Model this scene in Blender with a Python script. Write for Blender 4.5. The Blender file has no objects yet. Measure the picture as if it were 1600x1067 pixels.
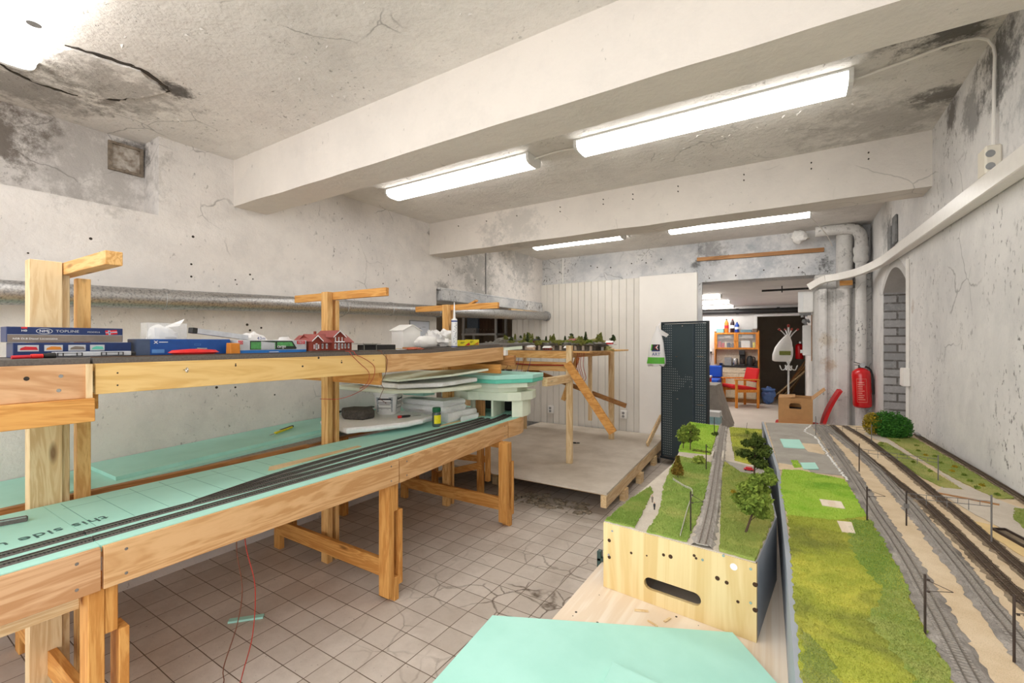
import bpy, bmesh, math, random
import numpy as np
from mathutils import Vector, Matrix, noise
random.seed(7)
SC = bpy.context.scene
COL = SC.collection
R = math.radians

# ------------------------------------------------------------------ helpers
def lin(r, g, b):
    f = lambda c: (c/255/12.92 if c/255 <= .04045 else ((c/255+.055)/1.055)**2.4)
    return (f(r), f(g), f(b), 1.0)

class NT:
    """small node builder"""
    def __init__(s, name):
        s.m = bpy.data.materials.new(name); s.m.use_nodes = True
        s.t = s.m.node_tree; s.t.nodes.clear()
        s.out = s.t.nodes.new('ShaderNodeOutputMaterial')
        s.b = s.t.nodes.new('ShaderNodeBsdfPrincipled')
        s.t.links.new(s.b.outputs[0], s.out.inputs[0])
        s.g = None
    def n(s, kind, **k):
        nd = s.t.nodes.new('ShaderNode'+kind)
        for a, v in k.items(): setattr(nd, a, v)
        return nd
    def put(s, v, sock):
        if v is None: return
        if hasattr(v, 'is_output'): s.t.links.new(v, sock)
        else: sock.default_value = v
    def pos(s):
        if s.g is None: s.g = s.n('NewGeometry')
        return s.g.outputs['Position']
    def obj(s): return s.n('TexCoord').outputs['Object']
    def rnd(s): return s.n('ObjectInfo').outputs['Random']
    def math(s, op, a, b=None, clamp=False):
        nd = s.n('Math', operation=op); nd.use_clamp = clamp
        s.put(a, nd.inputs[0]); s.put(b, nd.inputs[1]); return nd.outputs[0]
    def vmath(s, op, a, b=None):
        nd = s.n('VectorMath', operation=op)
        s.put(a, nd.inputs[0]); s.put(b, nd.inputs[1])
        return nd.outputs['Value'] if op in ('DISTANCE', 'LENGTH', 'DOT_PRODUCT') else nd.outputs[0]
    def map(s, v, scale=(1,1,1), loc=(0,0,0), rot=(0,0,0)):
        nd = s.n('Mapping'); s.put(v, nd.inputs[0]); nd.inputs[1].default_value = loc
        nd.inputs[2].default_value = rot; nd.inputs[3].default_value = scale; return nd.outputs[0]
    def noise(s, v, scale, detail=4, rough=.55, dist=0):
        nd = s.n('TexNoise'); s.put(v, nd.inputs['Vector']); nd.inputs['Scale'].default_value = scale
        nd.inputs['Detail'].default_value = detail; nd.inputs['Roughness'].default_value = rough
        nd.inputs['Distortion'].default_value = dist; return nd.outputs['Fac']
    def noisec(s, v, scale, detail=2):
        nd = s.n('TexNoise'); s.put(v, nd.inputs['Vector']); nd.inputs['Scale'].default_value = scale
        nd.inputs['Detail'].default_value = detail; return nd.outputs['Color']
    def ramp(s, f, *stops):
        nd = s.n('ValToRGB'); s.put(f, nd.inputs[0]); e = nd.color_ramp.elements
        while len(e) < len(stops): e.new(.5)
        for el, (p, c) in zip(e, stops):
            el.position = p; el.color = c if isinstance(c, tuple) else (c, c, c, 1)
        return nd.outputs[0]
    def mix(s, f, a, b, mode='MIX'):
        nd = s.n('Mix', data_type='RGBA', blend_type=mode); s.put(f, nd.inputs[0])
        s.put(a, nd.inputs[6]); s.put(b, nd.inputs[7]); return nd.outputs[2]
    def bump(s, h, strength=.3, dist=.01):
        nd = s.n('Bump'); nd.inputs['Strength'].default_value = strength
        nd.inputs['Distance'].default_value = dist; s.put(h, nd.inputs['Height'])
        s.t.links.new(nd.outputs[0], s.b.inputs['Normal'])
    def fin(s, col, rough=.6, metal=0, spec=None):
        s.put(col, s.b.inputs['Base Color']); s.put(rough, s.b.inputs['Roughness'])
        s.b.inputs['Metallic'].default_value = metal
        if spec is not None: s.b.inputs['Specular IOR Level'].default_value = spec
        return s.m

def plaster(name, base, grey, amt=.55, speck=.60, bump=.35, stains=(), cracks=0.5, dirt=lin(58,52,46), specamt=.8):
    t = NT(name); p = t.pos()
    c = t.mix(t.math('MULTIPLY', t.ramp(t.noise(p, 1.3, 9, .68), (.40, 0.), (.68, 1.)), amt), base, grey)
    c = t.mix(t.math('MULTIPLY', t.ramp(t.noise(p, 5.5, 6, .7), (.5, 0.), (.75, 1.)), amt*.7), c, grey)
    msk = t.ramp(t.noise(p, 1.9, 5, .65), (.47, 0.), (.62, 1.))
    sp = t.math('MULTIPLY', t.ramp(t.noise(t.map(p, (1,1,.6)), 42, 4, .6), (speck, 0.), (speck+.06, 1.)), msk)
    c = t.mix(t.math('MULTIPLY', sp, specamt), c, dirt)
    if cracks:
        v = t.n('TexVoronoi', feature='DISTANCE_TO_EDGE'); v.inputs['Scale'].default_value = 3.1
        t.put(t.mix(.16, p, t.noisec(p, 3.0, 4)), v.inputs['Vector'])
        cr = t.math('MULTIPLY', t.ramp(v.outputs[0], (0., 1.), (.012, 0.)), t.ramp(t.noise(p, 1.4, 3), (.56, 0.), (.62, 1.)))
        c = t.mix(t.math('MULTIPLY', cr, cracks), c, dirt)
    for (x, y, z, r, k, col) in stains:
        d = t.vmath('DISTANCE', p, (x, y, z))
        m = t.math('ADD', t.math('DIVIDE', d, r), t.math('MULTIPLY', t.math('SUBTRACT', t.noise(p, 9, 8, .78), .5), 3.4))
        m = t.ramp(m, (.30, k), (.85, 0.))
        c = t.mix(m, c, col)
    h = t.math('ADD', t.math('MULTIPLY', t.noise(p, 28, 7, .7), .6), t.math('MULTIPLY', t.noise(p, 6, 4, .6), 1.2))
    h = t.math('SUBTRACT', h, t.math('MULTIPLY', sp, .5))
    t.bump(h, bump, .02)
    return t.fin(c, .85, spec=.2)

def wood(name, light, dark, axis='Y', knots=True, rough=.55, ringscale=1.0):
    t = NT(name); p = t.vmath('ADD', t.pos(), t.math('MULTIPLY', t.rnd(), 9.0))
    sc = {'X': (1.2, 14, 14), 'Y': (14, 1.2, 14), 'Z': (14, 14, 1.2)}[axis]
    sc = tuple(q*ringscale for q in sc)
    m = t.map(p, sc)
    w = t.noise(m, 1.0, 5, .55, 1.6)
    g = t.noise(t.map(p, tuple(q*7 for q in sc)), 1.0, 3, .6)
    ring = t.math('SINE', t.math('MULTIPLY', w, 34.0))
    f = t.math('ADD', t.math('MULTIPLY', ring, .30), t.math('ADD', t.math('MULTIPLY', g, .5), t.math('MULTIPLY', w, .6)))
    c = t.mix(t.ramp(f, (.25, 0.), (.85, 1.)), light, dark)
    if knots:
        v = t.n('TexVoronoi'); v.inputs['Scale'].default_value = 1.0
        t.put(t.map(p, {'X': (2.6, 9, 9), 'Y': (9, 2.6, 9), 'Z': (9, 9, 2.6)}[axis]), v.inputs['Vector'])
        k = t.ramp(v.outputs[0], (.05, 1.), (.14, 0.))
        c = t.mix(t.math('MULTIPLY', k, .75), c, lin(96, 58, 28))
    t.bump(g, .08, .004)
    return t.fin(c, rough, spec=.3)

def plain(name, col, rough=.5, metal=0, var=.12, vscale=30, bump=0, bscale=60, col2=None, spec=None, coat=0):
    t = NT(name); p = t.pos()
    c2 = col2 or tuple(q*(1-var*1.6) for q in col[:3])+(1,)
    c = t.mix(t.ramp(t.noise(p, vscale, 4, .6), (.35, 0.), (.7, 1.)), col, c2)
    if bump: t.bump(t.noise(p, bscale, 5, .6), bump, .006)
    if coat: t.b.inputs['Coat Weight'].default_value = coat
    return t.fin(c, rough, metal, spec)

def emit(name, col, strength):
    t = NT(name); t.fin((.9, .9, .9, 1), .4)
    t.b.inputs['Emission Color'].default_value = col; t.b.inputs['Emission Strength'].default_value = strength
    return t.m

def clear(name, col, alpha, rough=.1):
    t = NT(name); t.fin(col, rough); t.b.inputs['Alpha'].default_value = alpha
    return t.m

class MB:
    G = None
    def __init__(s, M=None): s.v = []; s.f = []; s.M = M; s.w = None
    def add(s, vs, fs):
        o = len(s.v)
        for q in vs:
            q = Vector(q)
            if s.M is not None: q = s.M @ q
            if s.w: q = Vector(s.w(q))
            if MB.G: q = MB.G(q)
            s.v.append(q)
        s.f += [tuple(i+o for i in f) for f in fs]; return s
    def box(s, x0, x1, y0, y1, z0, z1):
        return s.add([(x0,y0,z0),(x1,y0,z0),(x1,y1,z0),(x0,y1,z0),(x0,y0,z1),(x1,y0,z1),(x1,y1,z1),(x0,y1,z1)],
                     [(0,3,2,1),(4,5,6,7),(0,1,5,4),(1,2,6,5),(2,3,7,6),(3,0,4,7)])
    def seg(s, x0, x1, y0, y1, z0, z1, ny=20):
        """box subdivided along Y"""
        vs = []; fs = []
        for i in range(ny+1):
            y = y0+(y1-y0)*i/ny
            vs += [(x0,y,z0),(x1,y,z0),(x1,y,z1),(x0,y,z1)]
        for i in range(ny):
            a = 4*i
            for k in range(4): fs.append((a+k, a+(k+1)%4, a+4+(k+1)%4, a+4+k))
        fs += [(3,2,1,0), tuple(4*ny+k for k in range(4))]
        return s.add(vs, fs)
    def bar(s, p, q, w, h, up=(0,0,1)):
        p, q = Vector(p), Vector(q); d = (q-p).normalized(); u = Vector(up)
        sd = d.cross(u).normalized(); u = sd.cross(d).normalized(); a, b = sd*w/2, u*h/2
        vs = [p-a-b, p+a-b, p+a+b, p-a+b, q-a-b, q+a-b, q+a+b, q-a+b]
        return s.add(vs, [(0,1,2,3),(7,6,5,4),(0,4,5,1),(1,5,6,2),(2,6,7,3),(3,7,4,0)])
    def tube(s, pts, r, n=8):
        pts = [Vector(p) for p in pts]; rs = r if isinstance(r, (list, tuple)) else [r]*len(pts)
        vs = []; fs = []; u = None
        for i, p in enumerate(pts):
            d = (pts[min(i+1, len(pts)-1)]-pts[max(i-1, 0)]).normalized()
            if u is None: u = d.orthogonal().normalized()
            u = (u-d*u.dot(d)).normalized(); w = d.cross(u)
            for k in range(n):
                a = 2*math.pi*k/n; vs.append(p+(u*math.cos(a)+w*math.sin(a))*rs[i])
        for i in range(len(pts)-1):
            for k in range(n):
                fs.append((i*n+k, i*n+(k+1)%n, (i+1)*n+(k+1)%n, (i+1)*n+k))
        fs += [tuple(range(n-1, -1, -1)), tuple((len(pts)-1)*n+k for k in range(n))]
        return s.add(vs, fs)
    def lathe(s, prof, c=(0,0,0), n=20, sq=None):
        vs = []; fs = []
        for r, z in prof:
            for k in range(n):
                a = 2*math.pi*(k+.5)/n; cx, sy = math.cos(a), math.sin(a)
                if sq:   # squircle section
                    q = (abs(cx)**sq+abs(sy)**sq)**(-1/sq); cx *= q; sy *= q
                vs.append((c[0]+r*cx, c[1]+r*sy, c[2]+z))
        for i in range(len(prof)-1):
            for k in range(n): fs.append((i*n+k, i*n+(k+1)%n, (i+1)*n+(k+1)%n, (i+1)*n+k))
        fs += [tuple(range(n-1, -1, -1)), tuple((len(prof)-1)*n+k for k in range(n))]
        return s.add(vs, fs)
    def prism(s, poly, z0, z1):
        n = len(poly); a = sum(poly[i][0]*poly[(i+1)%n][1]-poly[(i+1)%n][0]*poly[i][1] for i in range(n))
        if a < 0: poly = poly[::-1]
        vs = [(x, y, z0) for x, y in poly]+[(x, y, z1) for x, y in poly]
        fs = [tuple(range(n-1, -1, -1)), tuple(range(n, 2*n))]+[(i, (i+1)%n, n+(i+1)%n, n+i) for i in range(n)]
        return s.add(vs, fs)
    def xprism(s, poly, x0, x1):
        """(y,z) outline pushed along X"""
        n = len(poly); vs = [(x0, y, z) for y, z in poly]+[(x1, y, z) for y, z in poly]
        return s.add(vs, [tuple(range(n-1, -1, -1)), tuple(range(n, 2*n))]+[(i, (i+1)%n, n+(i+1)%n, n+i) for i in range(n)])
    def yprism(s, poly, y0, y1):
        n = len(poly); vs = [(x, y0, z) for x, z in poly]+[(x, y1, z) for x, z in poly]
        return s.add(vs, [tuple(range(n)), tuple(range(2*n-1, n-1, -1))]+[(i, n+i, n+(i+1)%n, (i+1)%n) for i in range(n)])
    def blob(s, c, r, amp=.15, fr=1.5, nu=18, nv=10, seed=0, flat=None):
        vs = []; fs = []
        for j in range(nv+1):
            th = math.pi*j/nv
            for i in range(nu):
                ph = 2*math.pi*i/nu
                d = Vector((math.sin(th)*math.cos(ph), math.sin(th)*math.sin(ph), math.cos(th)))
                k = 1+amp*noise.noise(d*fr+Vector((seed*3.1, seed*1.7, 0)))*2
                q = [c[0]+d.x*r[0]*k, c[1]+d.y*r[1]*k, c[2]+d.z*r[2]*k]
                if flat is not None: q[2] = max(q[2], flat)
                vs.append(q)
        for j in range(nv):
            for i in range(nu): fs.append((j*nu+i, (j+1)*nu+i, (j+1)*nu+(i+1)%nu, j*nu+(i+1)%nu))
        return s.add(vs, fs)
    def leaves(s, c, r, n, size, rnd, shell=.5):
        for _ in range(n):
            d = Vector((rnd.gauss(0,1), rnd.gauss(0,1), rnd.gauss(0,1))).normalized()
            k = shell+(1-shell)*rnd.random()
            p = Vector((c[0]+d.x*r[0]*k, c[1]+d.y*r[1]*k, c[2]+d.z*r[2]*k))
            a = Vector((rnd.gauss(0,1), rnd.gauss(0,1), rnd.gauss(0,1))).normalized()
            b = a.orthogonal().normalized(); sz = size*(.6+.8*rnd.random())
            s.add([p-a*sz-b*sz*.5, p+a*sz-b*sz*.3, p+b*sz*.8], [(0,1,2)])
        return s
    def build(s, name, mat, parent=None, bevel=0, smooth=False, local=False, seg=1):
        vs = s.v
        if parent is not None and not local:
            o = Vector((0,0,0)); q = parent
            while q is not None: o += Vector(q.location); q = q.parent
            org = o
        elif parent is None:
            xs = [v.x for v in vs]; ys = [v.y for v in vs]; zs = [v.z for v in vs]
            org = Vector(((min(xs)+max(xs))/2, (min(ys)+max(ys))/2, min(zs)))
        else: org = Vector((0,0,0))
        me = bpy.data.meshes.new(name)
        me.from_pydata([v-org for v in vs], [], s.f); me.update()
        me.materials.append(mat)
        bm = bmesh.new(); bm.from_mesh(me); bmesh.ops.recalc_face_normals(bm, faces=bm.faces) if len(s.f) < 6000 else None
        bm.to_mesh(me); bm.free()
        if smooth:
            me.shade_smooth(); me.set_sharp_from_angle(angle=R(smooth if smooth is not True else 40))
        o = bpy.data.objects.new(name, me); COL.objects.link(o)
        if parent is not None: o.parent = parent
        else: o.location = org
        if bevel:
            b = o.modifiers.new('edge', 'BEVEL'); b.width = bevel; b.segments = seg; b.limit_method = 'ANGLE'; b.angle_limit = R(40)
        return o

def tag(o, label=None, cat=None, group=None, kind=None):
    if label: o['label'] = label
    if cat: o['category'] = cat
    if group: o['group'] = group
    if kind: o['kind'] = kind
    return o
def thing(name, label, cat, loc, group=None):
    o = bpy.data.objects.new(name, None); COL.objects.link(o); o.location = MB.G(Vector(loc)) if MB.G else loc; o.empty_display_size = .05
    return tag(o, label, cat, group)
def struct(name, mb, m, parent=None, **k):
    o = mb.build(name, m, parent, **k)
    if parent is None: o['kind'] = 'structure'
    return o
def B(*a): return MB().box(*a)
def stretch(a, b, c, d, za=0, zb=1, zc=0, zd=1):
    """lengthen what is built next along Y (a..b becomes c..d) and along Z"""
    MB.G = lambda v: Vector((v[0], c+(v[1]-a)*(d-c)/(b-a), zc+(v[2]-za)*(zd-zc)/(zb-za)))
def solo(name, mb, m, label, cat, group=None, kind=None, **k):
    return tag(mb.build(name, m, None, **k), label, cat, group, kind)

def text(name, body, org, right, up, size, m, parent, align='LEFT', sx=1.0, depth=.0004):
    cu = bpy.data.curves.new(name, 'FONT'); cu.body = body; cu.size = 1; cu.align_x = align; cu.extrude = depth/size
    cu.space_character = 1.05
    ob = bpy.data.objects.new(name, cu); COL.objects.link(ob)
    dg = bpy.context.evaluated_depsgraph_get(); me = bpy.data.meshes.new_from_object(ob.evaluated_get(dg))
    bpy.data.objects.remove(ob); bpy.data.curves.remove(cu)
    r = Vector(right).normalized(); u = Vector(up).normalized(); nrm = r.cross(u); mb = MB()
    vs = [Vector(org)+r*v.co.x*size*sx+u*v.co.y*size+nrm*v.co.z*size for v in me.vertices]
    mb.v = [MB.G(v) for v in vs] if MB.G else vs; mb.f = [tuple(p.vertices) for p in me.polygons]
    return mb.build(name, m, parent)

def spline(pts, step):
    """Catmull-Rom through points, resampled at step"""
    P = [Vector(p) for p in pts]; P = [P[0]*2-P[1]]+P+[P[-1]*2-P[-2]]; out = []
    for i in range(1, len(P)-2):
        a, b, c, d = P[i-1], P[i], P[i+1], P[i+2]; n = max(2, int((c-b).length/step))
        for k in range(n):
            t = k/n
            out.append(.5*((2*b)+(c-a)*t+(2*a-5*b+4*c-d)*t*t+(3*b-a-3*c+d)*t**3))
    out.append(P[-2]); return out
def inside(x, y, poly):
    r = False; n = len(poly); j = n-1
    for i in range(n):
        xi, yi = poly[i]; xj, yj = poly[j]
        if (yi > y) != (yj > y) and x < (xj-xi)*(y-yi)/(yj-yi)+xi: r = not r
        j = i
    return r
def jitter(poly, step, amp, rnd):
    out = []; n = len(poly)
    for i in range(n):
        a, b = Vector(poly[i]), Vector(poly[(i+1)%n]); k = max(1, int((b-a).length/step)); nn = (b-a).orthogonal().normalized()
        for j in range(k): q = a+(b-a)*j/k+nn*rnd.uniform(-amp, amp); out.append((q.x, q.y))
    return out

# ------------------------------------------------------------------ materials
WHT, GRY = lin(236,230,224), lin(176,172,168)
M = {}
mould = lin(44,40,38); rust = lin(120,88,60)
M['wall_left'] = plaster('wall_left_plaster', lin(232,226,220), lin(188,184,182), .5, .63, .45, specamt=.6,
    stains=[(-3.5,.45,2.62,.35,.75,lin(90,76,62)), (-3.5,.9,2.5,.45,.4,lin(120,112,104)), (-3.3,4.5,2.3,.55,.5,lin(120,120,116)),
            (-3.3,5.5,2.55,.5,.45,lin(120,124,126)), (-3.3,3.62,2.62,.07,.8,mould), (-3.5,1.13,2.66,.12,.6,mould), (-3.3,3.8,2.03,.15,.55,mould)])
M['ceiling'] = plaster('ceiling_plaster', lin(234,229,223), lin(200,195,190), .6, .635, .7, specamt=.45,
    stains=[(-2.85,.85,2.71,.42,.55,lin(120,112,104)), (-3.2,.6,2.71,.4,.6,lin(106,98,90)), (-2.62,1.02,2.71,.10,.75,mould),
            (.55,2.5,2.71,.22,.8,mould), (.66,3.1,2.71,.18,.7,mould), (.3,2.35,2.71,.25,.45,lin(110,104,98)), (-.2,2.3,2.71,.3,.4,lin(120,114,108)), (.4,3.3,2.71,.5,.4,lin(130,124,118))])
M['beam'] = plaster('beam_plaster', lin(222,214,205), lin(196,190,184), .45, .67, .3, specamt=.5, cracks=.35,
    stains=[(-2.2,3.59,2.55,.3,.35,lin(150,148,144)), (-2.5,3.59,2.5,.18,.4,lin(140,138,136))])
M['wall_right'] = plaster('wall_right_plaster', lin(230,227,224), lin(178,177,178), .5, .60, .4, specamt=.75,
    stains=[(.7,2.55,2.6,.28,.75,mould), (.7,2.9,2.5,.2,.55,mould), (.7,3.2,2.63,.16,.75,lin(60,48,38)), (.7,3.7,2.5,.10,.8,mould),
            (.7,2.2,2.3,.35,.4,lin(120,122,124)), (.7,4.1,1.7,.06,.5,lin(150,120,90)), (.7,5.2,2.4,.25,.5,lin(110,112,112)), (.7,5.0,2.45,.15,.6,mould)])
M['wall_back'] = plaster('wall_back_plaster', lin(222,220,218), lin(150,156,164), .75, .57, .5, specamt=.85,
    stains=[(-.9,6.1,2.6,.25,.5,mould), (-1.08,6.1,2.45,.10,.6,mould), (-.3,6.1,2.45,.3,.4,lin(120,130,142)), (.3,6.05,2.3,.15,.7,mould)])
M['pillar'] = plaster('pillar_plaster', lin(226,223,219), lin(172,170,166), .6, .58, .6,
    stains=[(.33,6.0,1.2,.10,.5,lin(176,140,96)), (.3,6.0,1.45,.10,.4,lin(186,160,120)), (.35,6.0,1.95,.15,.6,lin(130,128,124))])
M['room_white'] = plaster('back_room_paint', lin(232,228,224), lin(200,196,192), .4, .7, .2, cracks=0)
M['dark_room'] = plaster('dark_store_paint', lin(200,188,172), lin(170,158,142), .5, .7, .2, cracks=0)
M['brick'] = None
def brick_mat():
    t = NT('whitewashed_brick'); p = t.pos()
    b = t.n('TexBrick'); b.offset = .5; t.put(t.map(p, (1,1,1), rot=(R(90),0,0)), b.inputs['Vector'])
    b.inputs['Color1'].default_value = lin(198,196,196); b.inputs['Color2'].default_value = lin(170,169,170); b.inputs['Mortar'].default_value = lin(128,124,120)
    b.inputs['Scale'].default_value = 1; b.inputs['Brick Width'].default_value = .2; b.inputs['Row Height'].default_value = .075; b.inputs['Mortar Size'].default_value = .008
    c = t.mix(t.math('MULTIPLY', t.ramp(t.noise(p, 30, 5, .7), (.5, 0.), (.7, 1.)), .5), b.outputs[0], lin(222,220,218))
    t.bump(t.math('SUBTRACT', t.noise(p, 40, 5, .7), t.math('MULTIPLY', b.outputs[1], 1.5)), .7, .02)
    return t.fin(c, .85, spec=.2)
M['brick'] = brick_mat()
def floor_mat():
    t = NT('worn_floor_tiles'); p = t.pos()
    q = t.mix(.012, t.map(p, (1,1,1), loc=(.108,.055,0)), t.noisec(p, 1.6, 3))
    b = t.n('TexBrick'); b.offset = 0; t.put(q, b.inputs['Vector'])
    b.inputs['Color1'].default_value = lin(214,204,193); b.inputs['Color2'].default_value = lin(198,187,175); b.inputs['Mortar'].default_value = lin(92,74,56)
    b.inputs['Scale'].default_value = 1; b.inputs['Brick Width'].default_value = .15; b.inputs['Row Height'].default_value = .15; b.inputs['Mortar Size'].default_value = .0024
    b.inputs['Mortar Smooth'].default_value = .3
    c = t.mix(t.math('MULTIPLY', t.ramp(t.noise(p, 3.5, 8, .7), (.42, 0.), (.7, 1.)), .5), b.outputs[0], lin(164,150,136))
    v = t.n('TexVoronoi', feature='DISTANCE_TO_EDGE'); v.inputs['Scale'].default_value = 5.0
    t.put(t.mix(.1, p, t.noisec(p, 5, 4)), v.inputs['Vector'])
    near = t.ramp(t.vmath('DISTANCE', p, (-1.15, 2.1, 0)), (.25, 1.), (1.0, 0.))
    cr = t.math('MULTIPLY', t.ramp(v.outputs[0], (.0, 1.), (.03, 0.)), t.math('MULTIPLY', near, t.ramp(t.noise(p, 2.4, 3), (.42, 0.), (.55, 1.))))
    c = t.mix(t.math('MULTIPLY', cr, .85), c, lin(84,68,48))
    sp = t.ramp(t.noise(p, 60, 3, .6), (.68, 0.), (.72, 1.))
    c = t.mix(t.math('MULTIPLY', sp, .5), c, lin(70,58,48))
    y = t.n('SeparateXYZ'); t.put(p, y.inputs[0])
    c = t.mix(t.ramp(y.outputs[1], (.0, 0.), (1., 1.)) if False else t.math('GREATER_THAN', y.outputs[1], 6.2), c, t.mix(t.noise(p, 2.5, 5), lin(214,204,192), lin(190,178,164)))
    t.bump(t.math('SUBTRACT', t.math('MULTIPLY', t.noise(p, 20, 5, .65), .5), t.math('ADD', t.math('MULTIPLY', b.outputs[1], 1.0), cr)), .45, .008)
    return t.fin(c, .55, spec=.3)
M['floor'] = floor_mat()
PINE, PINED = lin(230,186,122), lin(206,154,90)
for ax in 'XYZ':
    M['pine'+ax] = wood('pine_'+ax, PINE, PINED, ax)
    M['amber'+ax] = wood('amber_pine_'+ax, lin(220,164,92), lin(196,134,66), ax)
    M['pale'+ax] = wood('pale_timber_'+ax, lin(232,206,162), lin(214,180,132), ax)
    M['brown'+ax] = wood('brown_board_'+ax, lin(182,132,82), lin(152,106,62), ax)
M['fascia'] = wood('birch_fascia', lin(222,180,130), lin(200,152,100), 'Y', knots=False, ringscale=.6)
M['fascia_pale'] = wood('pale_fascia', lin(230,194,128), lin(214,172,104), 'Y', knots=False, ringscale=.5)
M['ply'] = wood('plywood_front', lin(226,202,150), lin(212,182,124), 'Z', knots=False, ringscale=.5)
M['board'] = wood('plywood_sheet', lin(240,226,208), lin(230,210,186), 'Y', knots=False, ringscale=.35)
M['grey_board'] = plain('worn_platform_board', lin(216,206,192), .7, 0, .2, 3.5, .15, 40, lin(190,178,162))
M['mint'] = plain('mint_foam', lin(176,228,214), .6, 0, .06, 6, .05, 300, lin(166,220,205))
M['mintdeep'] = plain('deep_mint_foam', lin(104,206,180), .6, 0, .06, 20)
M['mintpale'] = plain('pale_green_foam', lin(232,240,218), .7, 0, .05, 12, .1, 120)
M['olivefoam'] = plain('grey_green_foam', lin(226,230,208), .7, 0, .06, 8, .1, 120)
M['eps'] = plain('white_polystyrene', lin(250,249,247), .7, 0, .05, 60, .35, 140)
M['black'] = plain('black_plastic', lin(38,37,36), .5)
M['roadbed'] = plain('grey_roadbed', lin(104,98,92), .8, 0, .2, 120, .3, 300)
M['tracktie'] = plain('dark_track_ties', lin(54,50,48), .7, 0, .2, 90, .2, 400)
M['rail'] = plain('rail_steel', lin(150,142,134), .3, .8)
M['rustrail'] = plain('rusty_rail', lin(116,98,84), .4, .6)
M['white'] = plain('white_paint', lin(238,236,232), .45, 0, .03)
M['white_metal'] = plain('white_lamp_housing', lin(232,232,230), .35, 0, .03)
M['lens'] = emit('lamp_lens', (1, .975, .935, 1), 6.5)
M['lens_far'] = emit('bright_lamp_lens', (1, .975, .935, 1), 12.5)
M['lens_room'] = emit('back_room_lamp_lens', (1, .975, .935, 1), 17.0)
M['grey'] = plain('grey_plastic', lin(150,150,150), .5)
M['steel'] = plain('bright_steel', lin(200,200,200), .25, .9)
M['red'] = plain('red_plastic', lin(222,36,36), .4, coat=.2)
M['blue'] = plain('blue_card', lin(24,78,152), .4)
M['navy'] = plain('navy_card', lin(26,48,98), .4)
M['orange'] = plain('orange_card', lin(214,132,42), .6)
M['yellow'] = plain('yellow_card', lin(244,230,36), .45)
M['ink'] = plain('dark_ink', lin(30,30,36), .6)
M['white_ink'] = plain('white_ink', lin(240,240,240), .5, 0, .01)
M['red_ink'] = plain('red_ink', lin(206,36,48), .5)
M['green_ink'] = plain('green_ink', lin(98,190,60), .5)
M['blue_ink'] = plain('blue_ink', lin(30,60,140), .5)
M['brown_ink'] = plain('taupe_card', lin(128,116,106), .5)
M['silver_card'] = plain('silver_card', lin(198,200,204), .35, .1)
M['plastic_bag'] = clear('white_plastic_bag', lin(244,242,240), .9, .35)
M['wire_red'] = plain('red_wire', lin(168,52,36), .5)
M['wire_brown'] = plain('brown_wire', lin(112,66,44), .5)
M['wire_blue'] = plain('blue_wire', lin(50,70,130), .5)
M['bin_blue'] = plain('blue_sack', lin(96,132,196), .35)
M['red_cloth'] = plain('red_upholstery', lin(206,24,26), .8, 0, .1, 80)
M['blue_cloth'] = plain('blue_upholstery', lin(30,84,190), .8, 0, .1, 80)
M['grey_cloth'] = plain('grey_cloth', lin(172,164,154), .85, 0, .15, 8)
M['chairwood'] = wood('golden_chair_wood', lin(226,150,62), lin(198,118,40), 'Z', knots=False)
M['cardboard'] = plain('cardboard', lin(196,148,96), .8, 0, .08, 15)
M['cream'] = plain('cream_cabinet', lin(240,226,196), .5)
M['silverpipe'] = None
M['brownfascia'] = wood('tan_fascia', lin(216,174,132), lin(190,142,98), 'Y', knots=False, ringscale=.6)
# ------------------------------------------------------------------ the room
def silver():
    t = NT('foil_pipe_wrap'); p = t.pos()
    f = t.noise(t.map(p, (1, .5, 1)), 14, 6, .7)
    g = t.noise(p, 90, 4, .6)
    c = t.mix(t.ramp(g, (.45, 0.), (.75, 1.)), lin(184,183,182), lin(112,112,114))
    t.bump(t.noise(t.map(p, (1,.3,1)), 16, 3, .5), .10, .006)
    return t.fin(c, t.ramp(f, (.3, .34), (.7, .5)), .88)
M['silverpipe'] = silver()
LX, RX, CZ = -3.3, .70, 2.71
struct('floor', MB().box(-6, 3.2, -3.5, 17, -.12, 0), M['floor'])
ceil = struct('ceiling', MB().box(-4.2, 1.6, -.5, 6.45, CZ, CZ+.25), M['ceiling'])
# broken plaster and cracks in the ceiling near the first lamp
rc = random.Random(3)
def crack(pts, w, z, name='crack', jag=.012, up=.004):
    P = spline([(x, y, z) for x, y in pts], .02); mb = MB(); L = []; Rr = []
    for i, p in enumerate(P):
        d = (P[min(i+1, len(P)-1)]-P[max(i-1, 0)]).normalized(); nn = Vector((-d.y, d.x, 0))
        ww = w*(.35+.9*rc.random())*min(1, i/4+.2, (len(P)-1-i)/4+.2); o = rc.uniform(-jag, jag)*.5
        L.append(p+nn*(ww+o)); Rr.append(p-nn*(ww-o))
    for i in range(len(P)-1):
        a, b, c, d = L[i], L[i+1], Rr[i+1], Rr[i]
        mb.add([a, b, c, d, a+Vector((0,0,up)), b+Vector((0,0,up)), c+Vector((0,0,up)), d+Vector((0,0,up))], [(0,1,2,3),(7,6,5,4),(0,4,5,1),(2,6,7,3)])
    return mb
M['crackdark'] = plain('broken_plaster_gap', lin(62,54,46), .9, 0, .3, 60)
crack([(-2.62,.60),(-2.58,.72),(-2.56,.84),(-2.60,.93),(-2.66,.99)], .011, CZ-.004).build('crack', M['crackdark'], ceil)
crack([(-2.66,.99),(-2.76,.95),(-2.86,.92),(-2.98,.88),(-3.05,.80)], .007, CZ-.004).build('crack', M['crackdark'], ceil)
crack([(-3.03,.46),(-3.1,.56),(-3.12,.66),(-3.11,.76)], .008, CZ-.004).build('crack', M['crackdark'], ceil)
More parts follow.
